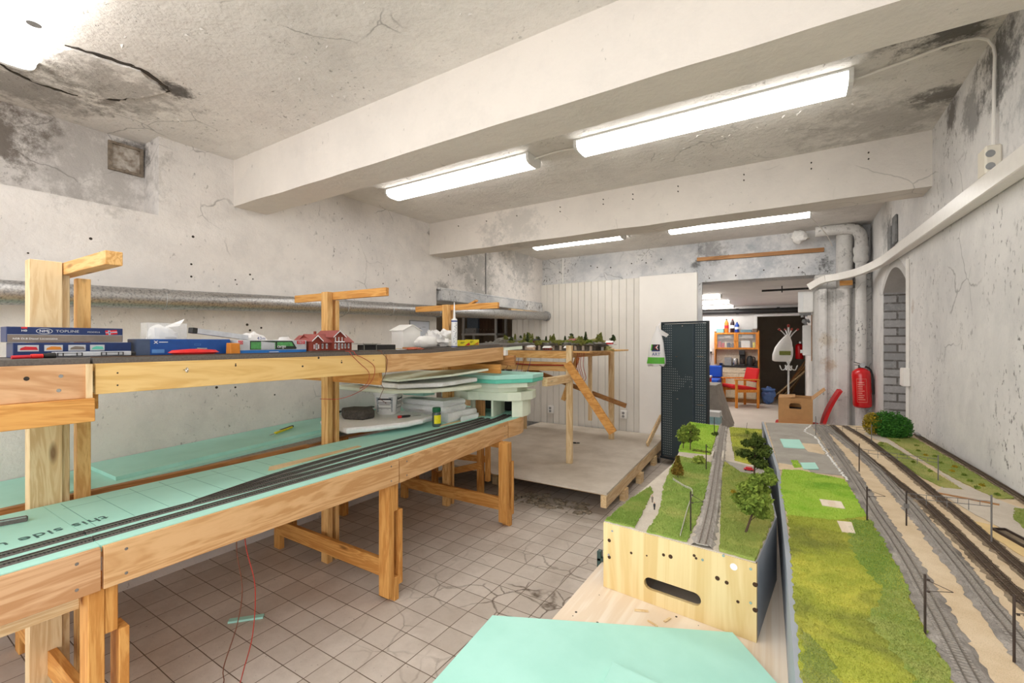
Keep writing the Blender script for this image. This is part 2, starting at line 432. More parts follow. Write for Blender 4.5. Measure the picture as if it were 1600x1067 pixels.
# loose sheet of plaster bowed a little below the ceiling
slab = MB(); pl = jitter([(-2.62,.62),(-2.57,.84),(-2.66,.98),(-2.85,.93),(-3.04,.82),(-3.1,.6),(-2.95,.5)], .03, .008, rc)
slab.prism(pl, CZ-.010, CZ+.001); slab.build('loose_plaster', M['ceiling'], ceil)
# flakes of peeling paint
fl = MB()
for _ in range(420):
    x, y = rc.uniform(-3.2, .6), rc.choice([rc.uniform(-.4, 1.55), rc.uniform(1.9, 3.5)])
    a = rc.uniform(0, 6.3); s = rc.uniform(.004, .016); dz = rc.uniform(.003, .012)
    u, v = Vector((math.cos(a), math.sin(a), 0))*s, Vector((-math.sin(a), math.cos(a), 0))*s*.6
    p = Vector((x, y, CZ)); fl.add([p-u, p+v, p+u*.8-Vector((0,0,dz)), p-v], [(0,1,2,3)])
tag(fl.build('paint_flakes', M['ceiling'], ceil), kind='stuff')
# left wall with its high niche and the low opening under a lintel
wl = MB()
wl.box(LX-.55, LX, -.5, .2, 0, CZ).box(LX-.55, LX, .2, 1.175, 0, 2.225)
wl.box(LX-.55, LX, 1.175, 3.70, 0, CZ).box(LX-.55, LX-.22, .2, 1.175, 2.225, CZ)
wl.box(LX-.30, LX, 3.70, 6.14, 2.03, CZ)
wleft = struct('wall_left', wl, M['wall_left'])
lin_ = MB().box(LX-.30, LX+.045, 3.75, 6.06, 1.90, 2.02).box(LX-.02, LX+.02, 3.72, 6.1, 2.02, 2.045)
struct('trim_1', lin_, M['wall_back'], bevel=.008)
holes = MB()
def hole(u, v, r):  # a drill hole on the left wall at (y, z)
    holes.tube([(LX-.004, u, v), (LX+.0015, u, v)], r*.75, 10)
for y, z, r in [(.86,2.02,.010),(.86,1.9,.008),(1.36,2.13,.011),(1.35,1.95,.009),(1.35,1.87,.009),(1.72,1.93,.009),(1.74,1.9,.007),(1.62,1.88,.007),(1.63,1.85,.006),
                (2.3,1.82,.007),(2.55,1.76,.007),(2.9,1.92,.012),(2.95,2.0,.008),(3.3,1.9,.007),(3.35,1.83,.007),(1.7,1.57,.012),(1.72,1.53,.011),(1.8,1.55,.010),(1.5,1.14,.012),
                (1.62,1.13,.009),(1.9,1.05,.008),(.62,1.9,.006),(1.1,1.72,.006),(2.1,1.2,.008),(2.25,1.14,.008),(.9,1.95,.007),(.4,1.95,.008),(3.9,2.2,.010),(4.0,2.35,.008),(4.4,2.2,.012),(4.43,2.15,.010),(5.1,2.5,.010)]:
    hole(y, z, r)
for k in range(34): hole(rc.uniform(3.8, 5.9), rc.uniform(2.1, 2.65), rc.uniform(.003, .009))
holes.build('drill_holes', M['crackdark'], wleft)
# small iron vent frame in the niche
vent = thing('vent_hatch', 'rusty square vent hatch high in the niche of the left wall', 'vent', (LX-.22, 1.08, 2.5))
vf = MB(); vx = LX-.222
vf.box(vx, vx+.02, .995, 1.012, 2.495, 2.67).box(vx, vx+.02, 1.15, 1.166, 2.495, 2.67).box(vx, vx+.02, 1.012, 1.15, 2.495, 2.511).box(vx, vx+.02, 1.012, 1.15, 2.655, 2.67)
M['ventrust'] = plain('rusty_vent_frame', lin(150,136,120), .7, 0, .3, 25, .2, 80, lin(96,84,70))
vf.build('frame', M['ventrust'], vent)
B(vx, vx+.008, 1.012, 1.15, 2.511, 2.655).build('panel', plain('stained_vent_panel', lin(196,188,178), .8, 0, .2, 25, .2, 50, lin(120,104,86)), vent)
MB().tube([(vx+.02, 1.08, 2.503), (vx+.032, 1.08, 2.503)], .012, 10).build('knob', M['ventrust'], vent)
# beams
def roughbox(x0, x1, y0, y1, z0, z1):
    mb = MB(); n = 60
    for i in range(n+1):
        x = x0+(x1-x0)*i/n; j = lambda k: .006*noise.noise(Vector((x*3.1, k*7.7, y0)))
        mb.v += [Vector((x, y0+j(0), z0+j(1))), Vector((x, y1+j(2), z0+j(3))), Vector((x, y1, z1)), Vector((x, y0, z1))]
    for i in range(n):
        a = 4*i
        for k in range(4): mb.f.append((a+k, a+(k+1)%4, a+4+(k+1)%4, a+4+k))
    mb.f += [(3,2,1,0), (4*n, 4*n+1, 4*n+2, 4*n+3)]
    return mb
struct('trim_2', roughbox(LX-.02, RX+.1, 1.61, 1.84, 2.388, CZ+.01), M['beam'])
b2 = struct('trim_3', roughbox(LX-.02, RX+.02, 3.59, 3.83, 2.375, CZ+.01), M['beam'])
bh = MB()
for x in (-2.9,-2.55,-2.2,-1.75,-1.35,-1.1,-.75,-.3,.1,.4):
    for z in ((2.63,) if x < -1.9 else (2.64, 2.60)): bh.tube([(x, 3.579, z), (x, 3.6, z)], .0042, 8)
bh.build('drill_holes', M['crackdark'], b2)
# right wall with the arched brick niche
def arch(y, y0=4.3, y1=5.33, spring=1.90, rise=.17):
    t = (y-(y0+y1)/2)/((y1-y0)/2); return spring+rise*(1-t*t)
rw = MB(); rw.box(RX, RX+.45, -.5, 4.3, 0, CZ).box(RX, RX+.45, 5.33, 6.35, 0, CZ)
NA = 16
for i in range(NA):
    a, b = 4.3+1.03*i/NA, 4.3+1.03*(i+1)/NA
    rw.add([(RX,a,arch(a)),(RX,b,arch(b)),(RX,b,CZ),(RX,a,CZ),(RX+.45,a,arch(a)),(RX+.45,b,arch(b)),(RX+.45,b,CZ),(RX+.45,a,CZ)], [(0,3,2,1),(4,5,6,7),(0,1,5,4),(2,3,7,6),(0,4,7,3),(1,2,6,5)])
wr = struct('wall_right', rw, M['wall_right'])
nb = MB(); nb.box(RX+.34, RX+.44, 4.3, 5.33, 0, 2.1)
nb.box(RX+.004, RX+.34, 5.318, 5.345, 0, 1.93).box(RX+.004, RX+.34, 4.29, 4.312, 0, 1.93)
nb.build('niche_brickwork', M['brick'], wr)
rim = MB()
for i in range(NA):
    a, b = 4.3+1.03*i/NA, 4.3+1.03*(i+1)/NA
    rim.add([(RX-.002,a,arch(a)-.012),(RX-.002,b,arch(b)-.012),(RX-.002,b,arch(b)+.06),(RX-.002,a,arch(a)+.06),(RX+.33,a,arch(a)-.012),(RX+.33,b,arch(b)-.012),(RX+.33,b,arch(b)+.06),(RX+.33,a,arch(a)+.06)], [(0,3,2,1),(4,5,6,7),(0,1,5,4),(2,3,7,6)])
rim.build('niche_arch', plaster('arch_plaster', lin(204,201,197), lin(160,157,153), .5, .6, .6), wr)
# iron brackets left in the right wall above the trunking
br = MB(); br.box(RX-.012, RX, 4.86, 5.02, 2.195, 2.36).box(RX-.02, RX, 4.62, 4.76, 2.24, 2.46).box(RX-.03, RX, 4.76, 4.86, 2.2, 2.40)
br.build('wall_scar', plain('grey_mortar_patch', lin(140,140,140), .9, 0, .3, 20, .4, 50), wr, bevel=.006)
# back wall, lintel and doorway pillars
bw = MB(); bw.box(-3.83, -1.037, 6.14, 6.42, 0, 2.03).box(LX-.55, -1.037, 6.14, 6.42, 2.03, CZ)
bw.box(-1.037, .72, 6.12, 6.44, 2.205, CZ)
wb = struct('wall_back', bw, M['wall_back'])
bl = MB()
for x, z in [(-3.0,2.5),(-2.5,2.55),(-2.4,2.52),(-2.2,2.5),(-1.9,2.53),(-1.7,2.52),(-1.5,2.55),(-.9,2.25),(-.6,2.26),(-.3,2.3),(.05,2.3)]: bl.tube([(x, 6.108 if x > -1 else 6.128, z), (x, 6.15, z)], .008, 8)
bl.build('drill_holes', M['crackdark'], wb)
pil = MB()
pil.prism([(.20,6.9),(.20,6.12),(.235,6.02),(.30,5.98),(.33,6.02),(.38,6.03),(.40,5.97),(.50,5.97),(.54,6.05),(.74,6.05),(.74,6.9)], 0, 2.03)
pil.prism([(.20,6.9),(.20,6.14),(.25,6.12),(.74,6.1),(.74,6.9)], 2.03, 2.21)
struct('trim_4', pil, M['pillar'], bevel=.012)
col = MB().lathe([(.075,2.02),(.078,2.3),(.078,2.6),(.09,2.66),(.09,2.71)], (.47, 6.04, 0), 20)
struct('trim_5', col, M['pillar'], smooth=True)
# pale panelling with grooves on the back wall, and the plain board beside it
pn = MB(); x = -3.83; k = 0
while x < -1.78:
    w = .105 if k % 4 else .098; x1 = min(x+w, -1.776)
    top = 1.80 if x < LX-.001 else 2.318
    if x < LX < x1: x1 = LX
    pn.box(x, x1-.005, 6.095, 6.14, .2, top); x = x1; k += 1
pn.box(-3.83, LX, 6.108, 6.139, .2, 1.795).box(LX, -1.78, 6.108, 6.139, .2, 2.312)
panelling = struct('trim_6', pn, plain('pale_panelling', lin(230,225,216), .55, 0, .05, 3), bevel=.003)
struct('trim_7', B(-1.772, -1.037, 6.06, 6.138, .2, 2.33), plain('plain_wall_board', lin(244,239,232), .55, 0, .04, 2), bevel=.004)
struct('trim_8', B(-1.036, -.985, 6.1, 6.15, 0, 2.2), M['wall_back'])
# service recess behind the left opening
rs = MB(); rs.box(-6, -5.7, 3.3, 8.2, 0, 2.25).box(-5.7, LX-.55, 3.4, 3.7, 0, 2.25).box(-5.7, -3.2, 7.9, 8.2, 0, 2.25).box(-3.83, -3.7, 6.42, 7.9, 0, 2.25)
struct('wall_recess', rs, M['dark_room'])
struct('ceiling_recess', B(-6, LX-.30, 3.7, 8.2, 2.06, 2.25), M['dark_room'])
# back room
br = MB()
br.box(-3.6, -.745, 12.2, 12.4, 0, 2.36).box(-.745, .235, 12.2, 12.4, 2.05, 2.36)
br.box(.225, .70, 6.9, 12.4, 0, 2.36).box(-3.7, -3.5, 6.42, 12.4, 0, 2.36)
struct('wall_far', br, M['room_white'])
struct('ceiling_far', B(-3.7, .9, 6.44, 12.4, 2.30, 2.45), M['room_white'])
dk = MB(); dk.box(-1.3, -1.1, 12.4, 17, 0, 2.4).box(.55, .8, 12.4, 17, 0, 2.4).box(-1.3, .8, 15.2, 15.4, 0, 2.4).box(-1.3, .8, 12.4, 15.4, 2.3, 2.45)
struct('wall_store', dk, M['dark_room'])
dfm = MB().box(-.80, -.735, 12.165, 12.21, 0, 2.10).box(-.735, .2, 12.165, 12.21, 2.045, 2.10)
struct('door_1', dfm, M['white'])

# ------------------------------------------------------------------ pipes, trunking and services
pp = thing('insulated_pipe', 'thick foil wrapped pipe running along the left wall', 'pipe', (-3.2, 3, 1.6))
path = spline([(-3.2,-.5,1.659),(-3.2,.856,1.694),(-3.2,2.212,1.735),(-3.2,4.2,1.785),(-3.2,6.09,1.838)], .12)
MB().tube(path, .060, 20).build('duct', M['silverpipe'], pp, smooth=True)
for y, z in [(.45,1.685),(1.17,1.703),(2.45,1.741),(2.95,1.754),(3.6,1.77),(4.6,1.797),(5.4,1.818)]:
    b = MB().lathe([(.0605,-.011),(.064,-.009),(.064,.009),(.0605,.011)], (0,0,0), 20).build('band', M['silverpipe'], pp, local=True, smooth=True)
    b.location = Vector((-3.2, y, z))-Vector(pp.location); b.rotation_euler = (R(90), 0, 0)
b = MB().lathe([(.060,-.02),(.075,-.018),(.075,.018),(.060,.02)], (0,0,0), 20).build('end_collar', M['silverpipe'], pp, local=True, smooth=True)
b.location = Vector((-3.2, 6.07, 1.837))-Vector(pp.location); b.rotation_euler = (R(90), 0, 0)
for y, z in [(1.17,1.703),(3.2,1.76),(5.0,1.807)]:
    MB().box(LX+.001, -3.25, y-.010, y+.010, z-.01, z+.01).build('hanger', M['grey'], pp)
solo('timber_batten', B(-3.295, -3.25, 5.15, 6.02, 1.872, 1.8985), M['paleY'], 'short raw timber batten between lintel and foil wrapped pipe', 'batten')
vp = thing('drain_pipe', 'white vertical drain pipe in corner by the brick niche', 'pipe', (.60, 5.95, 0))
MB().tube([(.60,5.95,0),(.60,5.95,2.36)], .048, 20).build('pipe_shaft', M['pillar'], vp, smooth=True)
MB().lathe([(.05,2.28),(.066,2.30),(.066,2.34),(.058,2.36),(.066,2.40),(.066,2.44),(.05,2.46)], (.60,5.95,0), 20).build('collar', M['pillar'], vp, smooth=True)
MB().tube(spline([(.60,5.95,2.44),(.60,5.95,2.55),(.57,5.95,2.62),(.50,5.95,2.65),(.2,5.95,2.655)], .03), .056, 16).build('elbow', M['pillar'], vp, smooth=True)
MB().blob((.06,5.95,2.62), (.08,.08,.075), .2, 2, 16, 10, 4).build('junction', M['pillar'], vp, smooth=True)
tr = thing('cable_trunking', 'long white cable trunking along the right wall curving to the doorway', 'trunking', (.67, 3, 2.05))
M['trunk'] = plain('white_trunking', lin(238,233,226), .4, 0, .03)
tz = lambda y: 2.068+.078*(y-2.27)/2.64
MB().bar((RX-.034, -.5, tz(-.5)), (RX-.034, 4.95, tz(4.95)), .056, .076).build('straight_run', M['trunk'], tr, bevel=.004)
cv = [(RX-.036,4.93,2.146),(.62,5.35,2.15),(.54,5.66,2.145),(.42,5.92-.05,2.14),(.30,6.0-.06,2.13),(.22,6.02,2.10),(.15,6.06,2.06)]
P = spline(cv, .06); t_ = MB()
for i in range(len(P)-1): t_.bar(P[i]-(P[i+1]-P[i])*.1, P[i+1], .05, .072)
t_.build('bent_run', M['trunk'], tr)
solo('wood_block', B(.42, .53, 5.93, 5.972, 2.05, 2.10), M['amberX'], 'small orange wood block under the trunking on the pillar', 'block')
eb = thing('fuse_box', 'white fuse box under the trunking at right doorway jamb', 'fuse box', (.15, 6.5, 1.79))
B(.05, .200, 6.45, 6.70, 1.80, 2.055).build('housing', M['white'], eb, bevel=.006)
B(.045, .1, 6.447, 6.4505, 1.805, 2.05).build('cover', M['white_metal'], eb, bevel=.001)
MB().box(.06, .18, 6.5, 6.6, 1.77, 1.80).tube([(.09,6.52,1.79),(.09,6.52,1.745)], .016, 10).tube([(.13,6.52,1.79),(.13,6.52,1.755)], .013, 10).build('cable_glands', M['grey'], eb)
hp = thing('wall_heater', 'narrow white cabinet fixed below the fuse box', 'cabinet', (.15, 6.8, 1.25))
B(.10, .2245, 6.91, 7.12, 1.27, 1.66).build('housing', M['white'], hp, bevel=.006)
MB().tube([(.14,6.95,1.66),(.13,6.94,1.70),(.16,6.95,1.73),(.17,6.98,1.70)], .016, 8).blob((.12,6.95,1.71),(.03,.03,.03),.3,2,10,6,2).build('valve', M['grey'], hp, smooth=True)
B(.075, .10, 6.95, 7.02, 1.30, 1.34).build('label_plate', M['white'], hp)
dt = MB().box(.1905, .1995, 6.88, 6.895, 1.2, 1.79); solo('jamb_strip', dt, M['brownZ'], 'thin dark brown strip on jamb below the fuse box', 'strip')
so = thing('double_socket', 'white double socket box on the right wall above the trunking', 'socket', (RX, 2.6, 2.1))
B(RX-.05, RX, 2.53, 2.62, 2.1205, 2.235).build('box', plain('ivory_socket', lin(232,224,208), .4, 0, .03), so, bevel=.006)
for z in (2.15, 2.20): MB().tube([(RX-.035, 2.531, z), (RX-.035, 2.526, z)], .014, 14).build('outlet', M['grey'], so)
solo('wall_cable', MB().tube(spline([(RX-.015,2.575,2.235),(RX-.012,2.575,2.5),(RX-.015,2.57,2.64),(RX-.06,2.565,2.69),(RX-.16,2.58,2.70),(.45,2.62,2.702),(.24,2.66,2.69)], .04), .006, 8), M['trunk'],
     'white cable from socket up right wall to the ceiling lamp', 'cable', smooth=True)
solo('lamp_cable', MB().tube(spline([(-1.50,2.66,2.69),(-1.33,2.66,2.702),(-1.17,2.66,2.69)], .04), .006, 8), M['trunk'], 'short white cable joining the two middle ceiling lamps', 'cable', smooth=True)
solo('hanging_cable', MB().tube(spline([(.10,5.15,2.67),(.2,5.4,2.62),(.30,5.75,2.56),(.36,6.05,2.50)], .04), .005, 8), M['trunk'], 'white cable slung from far right lamp to the pillar', 'cable', smooth=True)
solo('wall_conduit', MB().tube([(-2.95,6.132,2.32),(-2.95,6.132,2.71)], .012, 10), M['white'], 'thin white conduit above the panelling', 'conduit', smooth=True)
solo('wall_conduit', MB().tube([(-3.293,4.62,2.05),(-3.293,4.62,2.4),(-3.293,4.62,2.71)], .006, 8), M['grey'], 'thin grey conduit on left wall above the lintel', 'conduit', smooth=True)
solo('corner_conduit', MB().tube([(RX-.008,4.22,.9),(RX-.008,4.22,2.04)], .012, 10), M['trunk'], 'white conduit beside the near edge of brick niche', 'conduit', smooth=True)
jb = thing('junction_box', 'small ivory junction box on conduit beside the niche', 'junction box', (RX, 4.22, 1.15))
B(RX-.045, RX, 4.17, 4.27, 1.13, 1.26).build('box', M['trunk'], jb, bevel=.006)
for nm, x, z in (('left', -3.12, .42), ('right', -1.99, .44)):
    s_ = thing('wall_socket', 'white double socket low on panelling behind the '+('front leg of the stand' if nm == 'left' else 'long amber brace'), 'socket', (x, 6.09, z), 'sockets on the panelling')
    B(x-.045, x+.045, 6.05, 6.095, z-.055, z+.055).build('box', M['white'], s_, bevel=.005)
    for dz in (-.022, .022): MB().tube([(x, 6.05, z+dz), (x, 6.046, z+dz)], .018, 12).build('outlet', M['grey'], s_)
solo('rail_batten', MB().bar((-1.044,6.105,2.497),(.289,6.105,2.478), .028, .045), M['brownX'], 'long brown wooden batten screwed to the lintel above doorway', 'batten')
bp = thing('black_pipe', 'black pipe across the top of far white wall', 'pipe', (-1, 12, 2.1))
MB().tube([(-3.4,12.08,2.19),(.22,12.08,2.17)], .062, 14).build('pipe_run', M['black'], bp, smooth=True)
for x in (-1.15, -.3): MB().tube([(x-.03,12.08,2.178),(x+.03,12.08,2.178)], .07, 14).build('coupling', M['black'], bp, smooth=True)
sp = thing('ceiling_bar', 'dark metal bar under the back room ceiling', 'bar', (-.1, 8, 2.2))
MB().tube([(-.42,8.0,2.24),(.19,8.0,2.24)], .016, 8).build('rod', M['black'], sp)
MB().tube([(-.15,8.0,2.3),(-.15,8.0,2.20)], .008, 8).build('hanger', M['black'], sp)

# ------------------------------------------------------------------ lamps
def lamp(x0, x1, y, z, label, w=.17, group='long ceiling lamps', name='ceiling_lamp', lens='lens'):
    t = thing(name, label, 'lamp', ((x0+x1)/2, y, z), group)
    dz = CZ if name == 'ceiling_lamp' else z
    h = .066; zz = z
    def prof(sc, z0): return [(-w/2*sc, zz), (-w/2*sc, zz-.018)]+[(w/2*sc*math.copysign(abs(math.sin(a))**.62, a), zz-.018-(h-.018)*math.cos(a)**.62) for a in [R(q) for q in (-80,-62,-42,-20,0,20,42,62,80)]]+[(w/2*sc, zz-.018), (w/2*sc, zz)]
    mb = MB(); pr = [(y+a, b) for a, b in prof(1.0, 0)]; mb.xprism(pr, x0+.02, x1-.02); mb.build('diffuser', M[lens], t)
    mb = MB(); mb.box(x0+.005, x1-.005, y-w/2-.004, y+w/2+.004, zz-.012, zz)
    mb.build('housing', M['white_metal'], t)
    for a, b in ((x0, x0+.02), (x1-.02, x1)):
        MB().xprism([(y+q*1.04, s if s > zz-.02 else s-.002) for q, s in prof(1.0, 0)], a, b).build('end_cap', M['white_metal'], t)
    return t
lamp(-2.86, -1.49, 2.66, CZ, 'long ceiling lamp between the beams, on the left near the wall')
lamp(-1.165, .235, 2.66, CZ, 'long ceiling lamp between the beams, on the right')
l1 = lamp(-2.88, -1.50, .475, CZ, 'ceiling lamp in the top left corner, in front of the nearer beam')
MB().tube([(-2.42,.47,CZ-.0675),(-2.42,.47,CZ-.0655)], .022, 14).build('sensor', M['grey'], l1)
lamp(-1.165, .235, .475, CZ, 'ceiling lamp in front of the nearer beam, overhead')  # out of view, added for the light it gives
lamp(-2.86, -1.67, 5.1, CZ, 'far left ceiling lamp beyond the second beam', lens='lens_far')
lamp(-1.18, .15, 5.15, CZ, 'far right ceiling lamp beyond the second beam', lens='lens_far')
for y, x1, lb in ((8.87,-1.10,'nearest'), (10.2,-1.10,'middle'), (11.6,-1.17,'farthest')):
    lamp(x1-1.3, x1, y, 2.30, lb+' of the three lamps under the back room ceiling', name='strip_lamp', group='lamps of the back room', lens='lens_room')
lr = thing('strip_lamp', 'strip lamp glowing in the recess behind the lintel', 'lamp', (-3.9, 4.8, 2.0), None)
B(-4.0, -3.84, 4.1, 5.4, 1.985, 2.06).build('housing', M['white_metal'], lr)
B(-3.99, -3.85, 4.12, 5.38, 1.955, 1.985).build('diffuser', M['lens'], lr)
# ------------------------------------------------------------------ timber trestles carrying two levels and T arms
def trestle(dy, label, wide=False, arm_end=-2.13):
    """posts stand at y = 1.83 + dy, front leg a little nearer"""
    t = thing('trestle_frame', label, 'trestle', (-2.6, 1.83+dy, 0), 'timber trestles')
    y = 1.83+dy; a, p = M['amberZ'], M['pineZ']
    def part(n, mb, m, **k): return mb.build(n, m, t, bevel=.002, **k)
    if wide:
        part('post', B(-2.60, -2.54, y-.11, y-.015, 0, 1.775), M['paleZ'])
        part('post', B(-2.60, -2.56, y-.013, y+.012, 0, 1.765), M['paleZ'])
        part('post', B(-2.63, -2.585, y+.04, y+.085, 0, 1.72), p)
        ya, yb = y-.012, y+.038
    else:
        part('post', B(-2.635, -2.57, y, y+.04, 0, 1.775), p)
        part('post', B(-2.635, -2.575, y+.068, y+.095, 0, 1.725), p)
        ya, yb = y+.041, y+.067
    yc = (ya+yb)/2; wd = yb-ya
    part('top_arm', B(-3.0, -2.07, ya, yb, 1.725, 1.775), M['amberX'] if not wide else M['pineX'])
    part('shelf_arm', B(-3.0, arm_end, ya, yb, 1.185, 1.2495 if wide else 1.2605), M['amberX'])
    yl = y-.06
    part('front_leg', B(-1.965, -1.885, yl-.045, yl-.004, .03, .655), a)
    part('front_leg', B(-1.965, -1.885, yl+.032, yl+.06, .08, .50), a)
    part('leg_spacer', B(-1.96, -1.89, yl-.003, yl+.031, .50, .655), a)
    part('foot', B(-1.955, -1.885, yl-.003, yl+.031, 0, .13), a)
    part('rear_leg', B(-3.10, -3.03, y-.05, y-.015, 0, .70), a)
    part('rear_leg', B(-3.10, -3.03, y+.05, y+.08, .1, .70), a)
    part('brace', B(-3.07, -1.966, yl+.002, yl+.030, .105, .205) if not wide else B(-3.07, -2.0, yl+.002, yl+.030, .105, .205), M['amberX'])
    part('bearer', B(-3.08, -1.97, yl+.002, yl+.030, .60, .655), M['amberX'])
    return t
trestle(-1.24, 'nearest timber trestle at left edge, with one very wide post', True, -2.32)
trestle(0, 'middle timber trestle, its bare T arm above the red model station')
tc = trestle(1.20, 'farthest timber trestle, its T arm behind the sealant tube', False, -2.05)
MB().bar((-2.30,3.09,1.80),(-2.43,3.13,1.765), .03, .014).build('offcut', M['amberX'], tc)
# near pair of front boards on the closest trestle are seen edge on
et = thing('end_trestle', 'low timber trestle under the curved end of layout bench', 'trestle', (-2.7, 3.4, 0))
def E_(n, mb, m): mb.build(n, m, et, bevel=.002)
E_('leg', B(-2.53, -2.47, 3.40, 3.44, 0, .62), M['amberZ']); E_('leg', B(-2.45, -2.41, 3.42, 3.46, .14, .655), M['amberZ'])
E_('leg', B(-3.1, -3.04, 3.40, 3.44, 0, .655), M['amberZ'])
E_('rail', MB().bar((-3.08,3.47,.30),(-2.44,3.47,.335), .022, .06), M['amberX'])
E_('brace', MB().bar((-2.99,3.385,.13),(-2.46,3.385,.30), .022, .06), M['amberX'])
ft = thing('adjustable_foot', 'round wooden foot under the bench, left of the end trestle', 'foot', (-3.07, 3.05, 0))
MB().lathe([(.05,0),(.055,.01),(.055,.045),(.05,.05)], (-3.17,3.25,0), 16).build('disc', M['amberX'], ft)
MB().box(-3.19,-3.14,3.23,3.27,.05,.65).build('stem', M['amberZ'], ft)

# ------------------------------------------------------------------ lower bench in sections
FX = -1.868
def ballast(pts, w, h, rnd, z0, amp=.0035, step=.012, across=8, ragged=.004):
    P = spline(pts, step); mb = MB(); n = across
    for i, p in enumerate(P):
        d = (P[min(i+1, len(P)-1)]-P[max(i-1, 0)]).normalized(); nn = Vector((-d.y, d.x, 0))
        for k in range(n+1):
            t = k/n*2-1; e = abs(t); hh = h*min(1, (1-e)*3.5)
            q = p+nn*(w/2*t+(rnd.uniform(-ragged, ragged) if e == 1 else 0))
            mb.v.append(Vector((q.x, q.y, z0+hh+(rnd.uniform(-amp, amp) if 0 < e < 1 else 0))))
    for i in range(len(P)-1):
        for k in range(n): a = i*(n+1)+k; mb.f.append((a, a+1, a+n+2, a+n+1))
    return mb
def railtrack(parent, pts, z, gauge=.0165, tie=.030, w=.044, bed=.006, bedmat=None, tiemat=None, railmat=None, spacing=.0085, stones=False, rh=.0032, rw=.0016, name='track'):
    rnd = random.Random(len(pts)*7+int(z*1000)); pts = [(p[0], p[1], 0) for p in pts]
    t = ballast(pts, w, bed, rnd, z, amp=.0016 if stones else 0, ragged=.005 if stones else 0).build(name, bedmat, parent)
    P = spline(pts, spacing); mb = MB(); L = []; Rr = []
    for i, p in enumerate(P):
        d = (P[min(i+1, len(P)-1)]-P[max(i-1, 0)]).normalized(); nn = Vector((-d.y, d.x, 0)); q = Vector((p.x, p.y, z+bed+.0007))
        mb.bar(q-nn*tie/2, q+nn*tie/2, .0034, .0024)
        L.append(q+nn*gauge/2+Vector((0,0,.0012+rh/2))); Rr.append(q-nn*gauge/2+Vector((0,0,.0012+rh/2)))
    mb.build('ties', tiemat, t)
    for S in (L, Rr):
        m2 = MB()
        for i in range(0, len(S)-1): m2.bar(S[i], S[i+1], rw, rh)
        m2.build('rail', railmat, t)
    return t
def section(label, y0, y1, f0=FX, f1=FX, fmat='fascia', rear=-2.525):
    t = thing('bench_section', label, 'bench', ((f0+rear)/2, (y0+y1)/2, .655), 'lower layout bench sections')
    f = MB(); f.prism([(f0,y0+.003),(f1,y1-.003),(f1-.018,y1-.003),(f0-.018,y0+.003)], .657, .792); f.build('fascia_board', M[fmat], t, bevel=.001)
    MB().prism([(f0-.0185,y0),(f1-.0185,y1),(rear,y1),(rear,y0)], .757, .774).build('deck', M['fascia'], t)
    MB().box(rear, rear+.02, y0, y1, .66, .757).build('rear_rail', M['amberY'], t)
    MB().prism([(f0-.0185,y0),(f1-.0185,y1),(rear,y1),(rear,y0)], .7745, .795).build('foam_sheet', M['mint'], t)
    sc_ = MB()
    for (yy, zz) in ((y0+.06,.765),(y0+.06,.685),(y1-.06,.765),(y1-.06,.685)):
        fx = f0+(f1-f0)*(yy-y0)/(y1-y0); sc_.tube([(fx-.002,yy,zz),(fx+.001,yy,zz)], .005, 8)
    sc_.build('screws', M['steel'], t)
    return t
s0 = section('near end section of the mint topped lower bench at left edge', -.25, .5145, fmat='brownfascia' if 'brownfascia' in M else 'fascia')
MB().box(-1.96, -1.925, -.25, .475, .60, .657).build('lower_rail', M['paleY'], s0, bevel=.002)
s1 = section('long middle section of the mint topped lower bench', .5155, 1.7875)
s2 = section('far section of the mint topped lower bench, before its curved end', 1.7895, 3.10, FX, -1.985)
# curved end
s3 = thing('bench_section', 'curved end of the mint topped lower bench beyond the farthest trestle', 'bench', (-2.4, 3.3, .655), 'lower layout bench sections')
arc = [(-2.45+.465*math.cos(R(a)), 3.25+.40*math.sin(R(a))) for a in range(0, 91, 9)]
out = [(-1.985,3.104)]+arc+[(-3.2,3.65)]; inn = [(-2.003,3.104)]+[(-2.45+.447*math.cos(R(a)), 3.25+.382*math.sin(R(a))) for a in range(0, 91, 9)]+[(-3.2,3.632)]
MB().prism(out+inn[::-1], .657, .792).build('fascia_board', M['fascia'], s3)
MB().prism(inn+[(-3.2,3.135),(-2.55,3.135),(-2.55,3.106)], .757, .774).build('deck', M['fascia'], s3)
MB().prism(inn+[(-3.2,3.135),(-2.55,3.135),(-2.55,3.106)], .7745, .795).build('foam_sheet', M['mint'], s3)
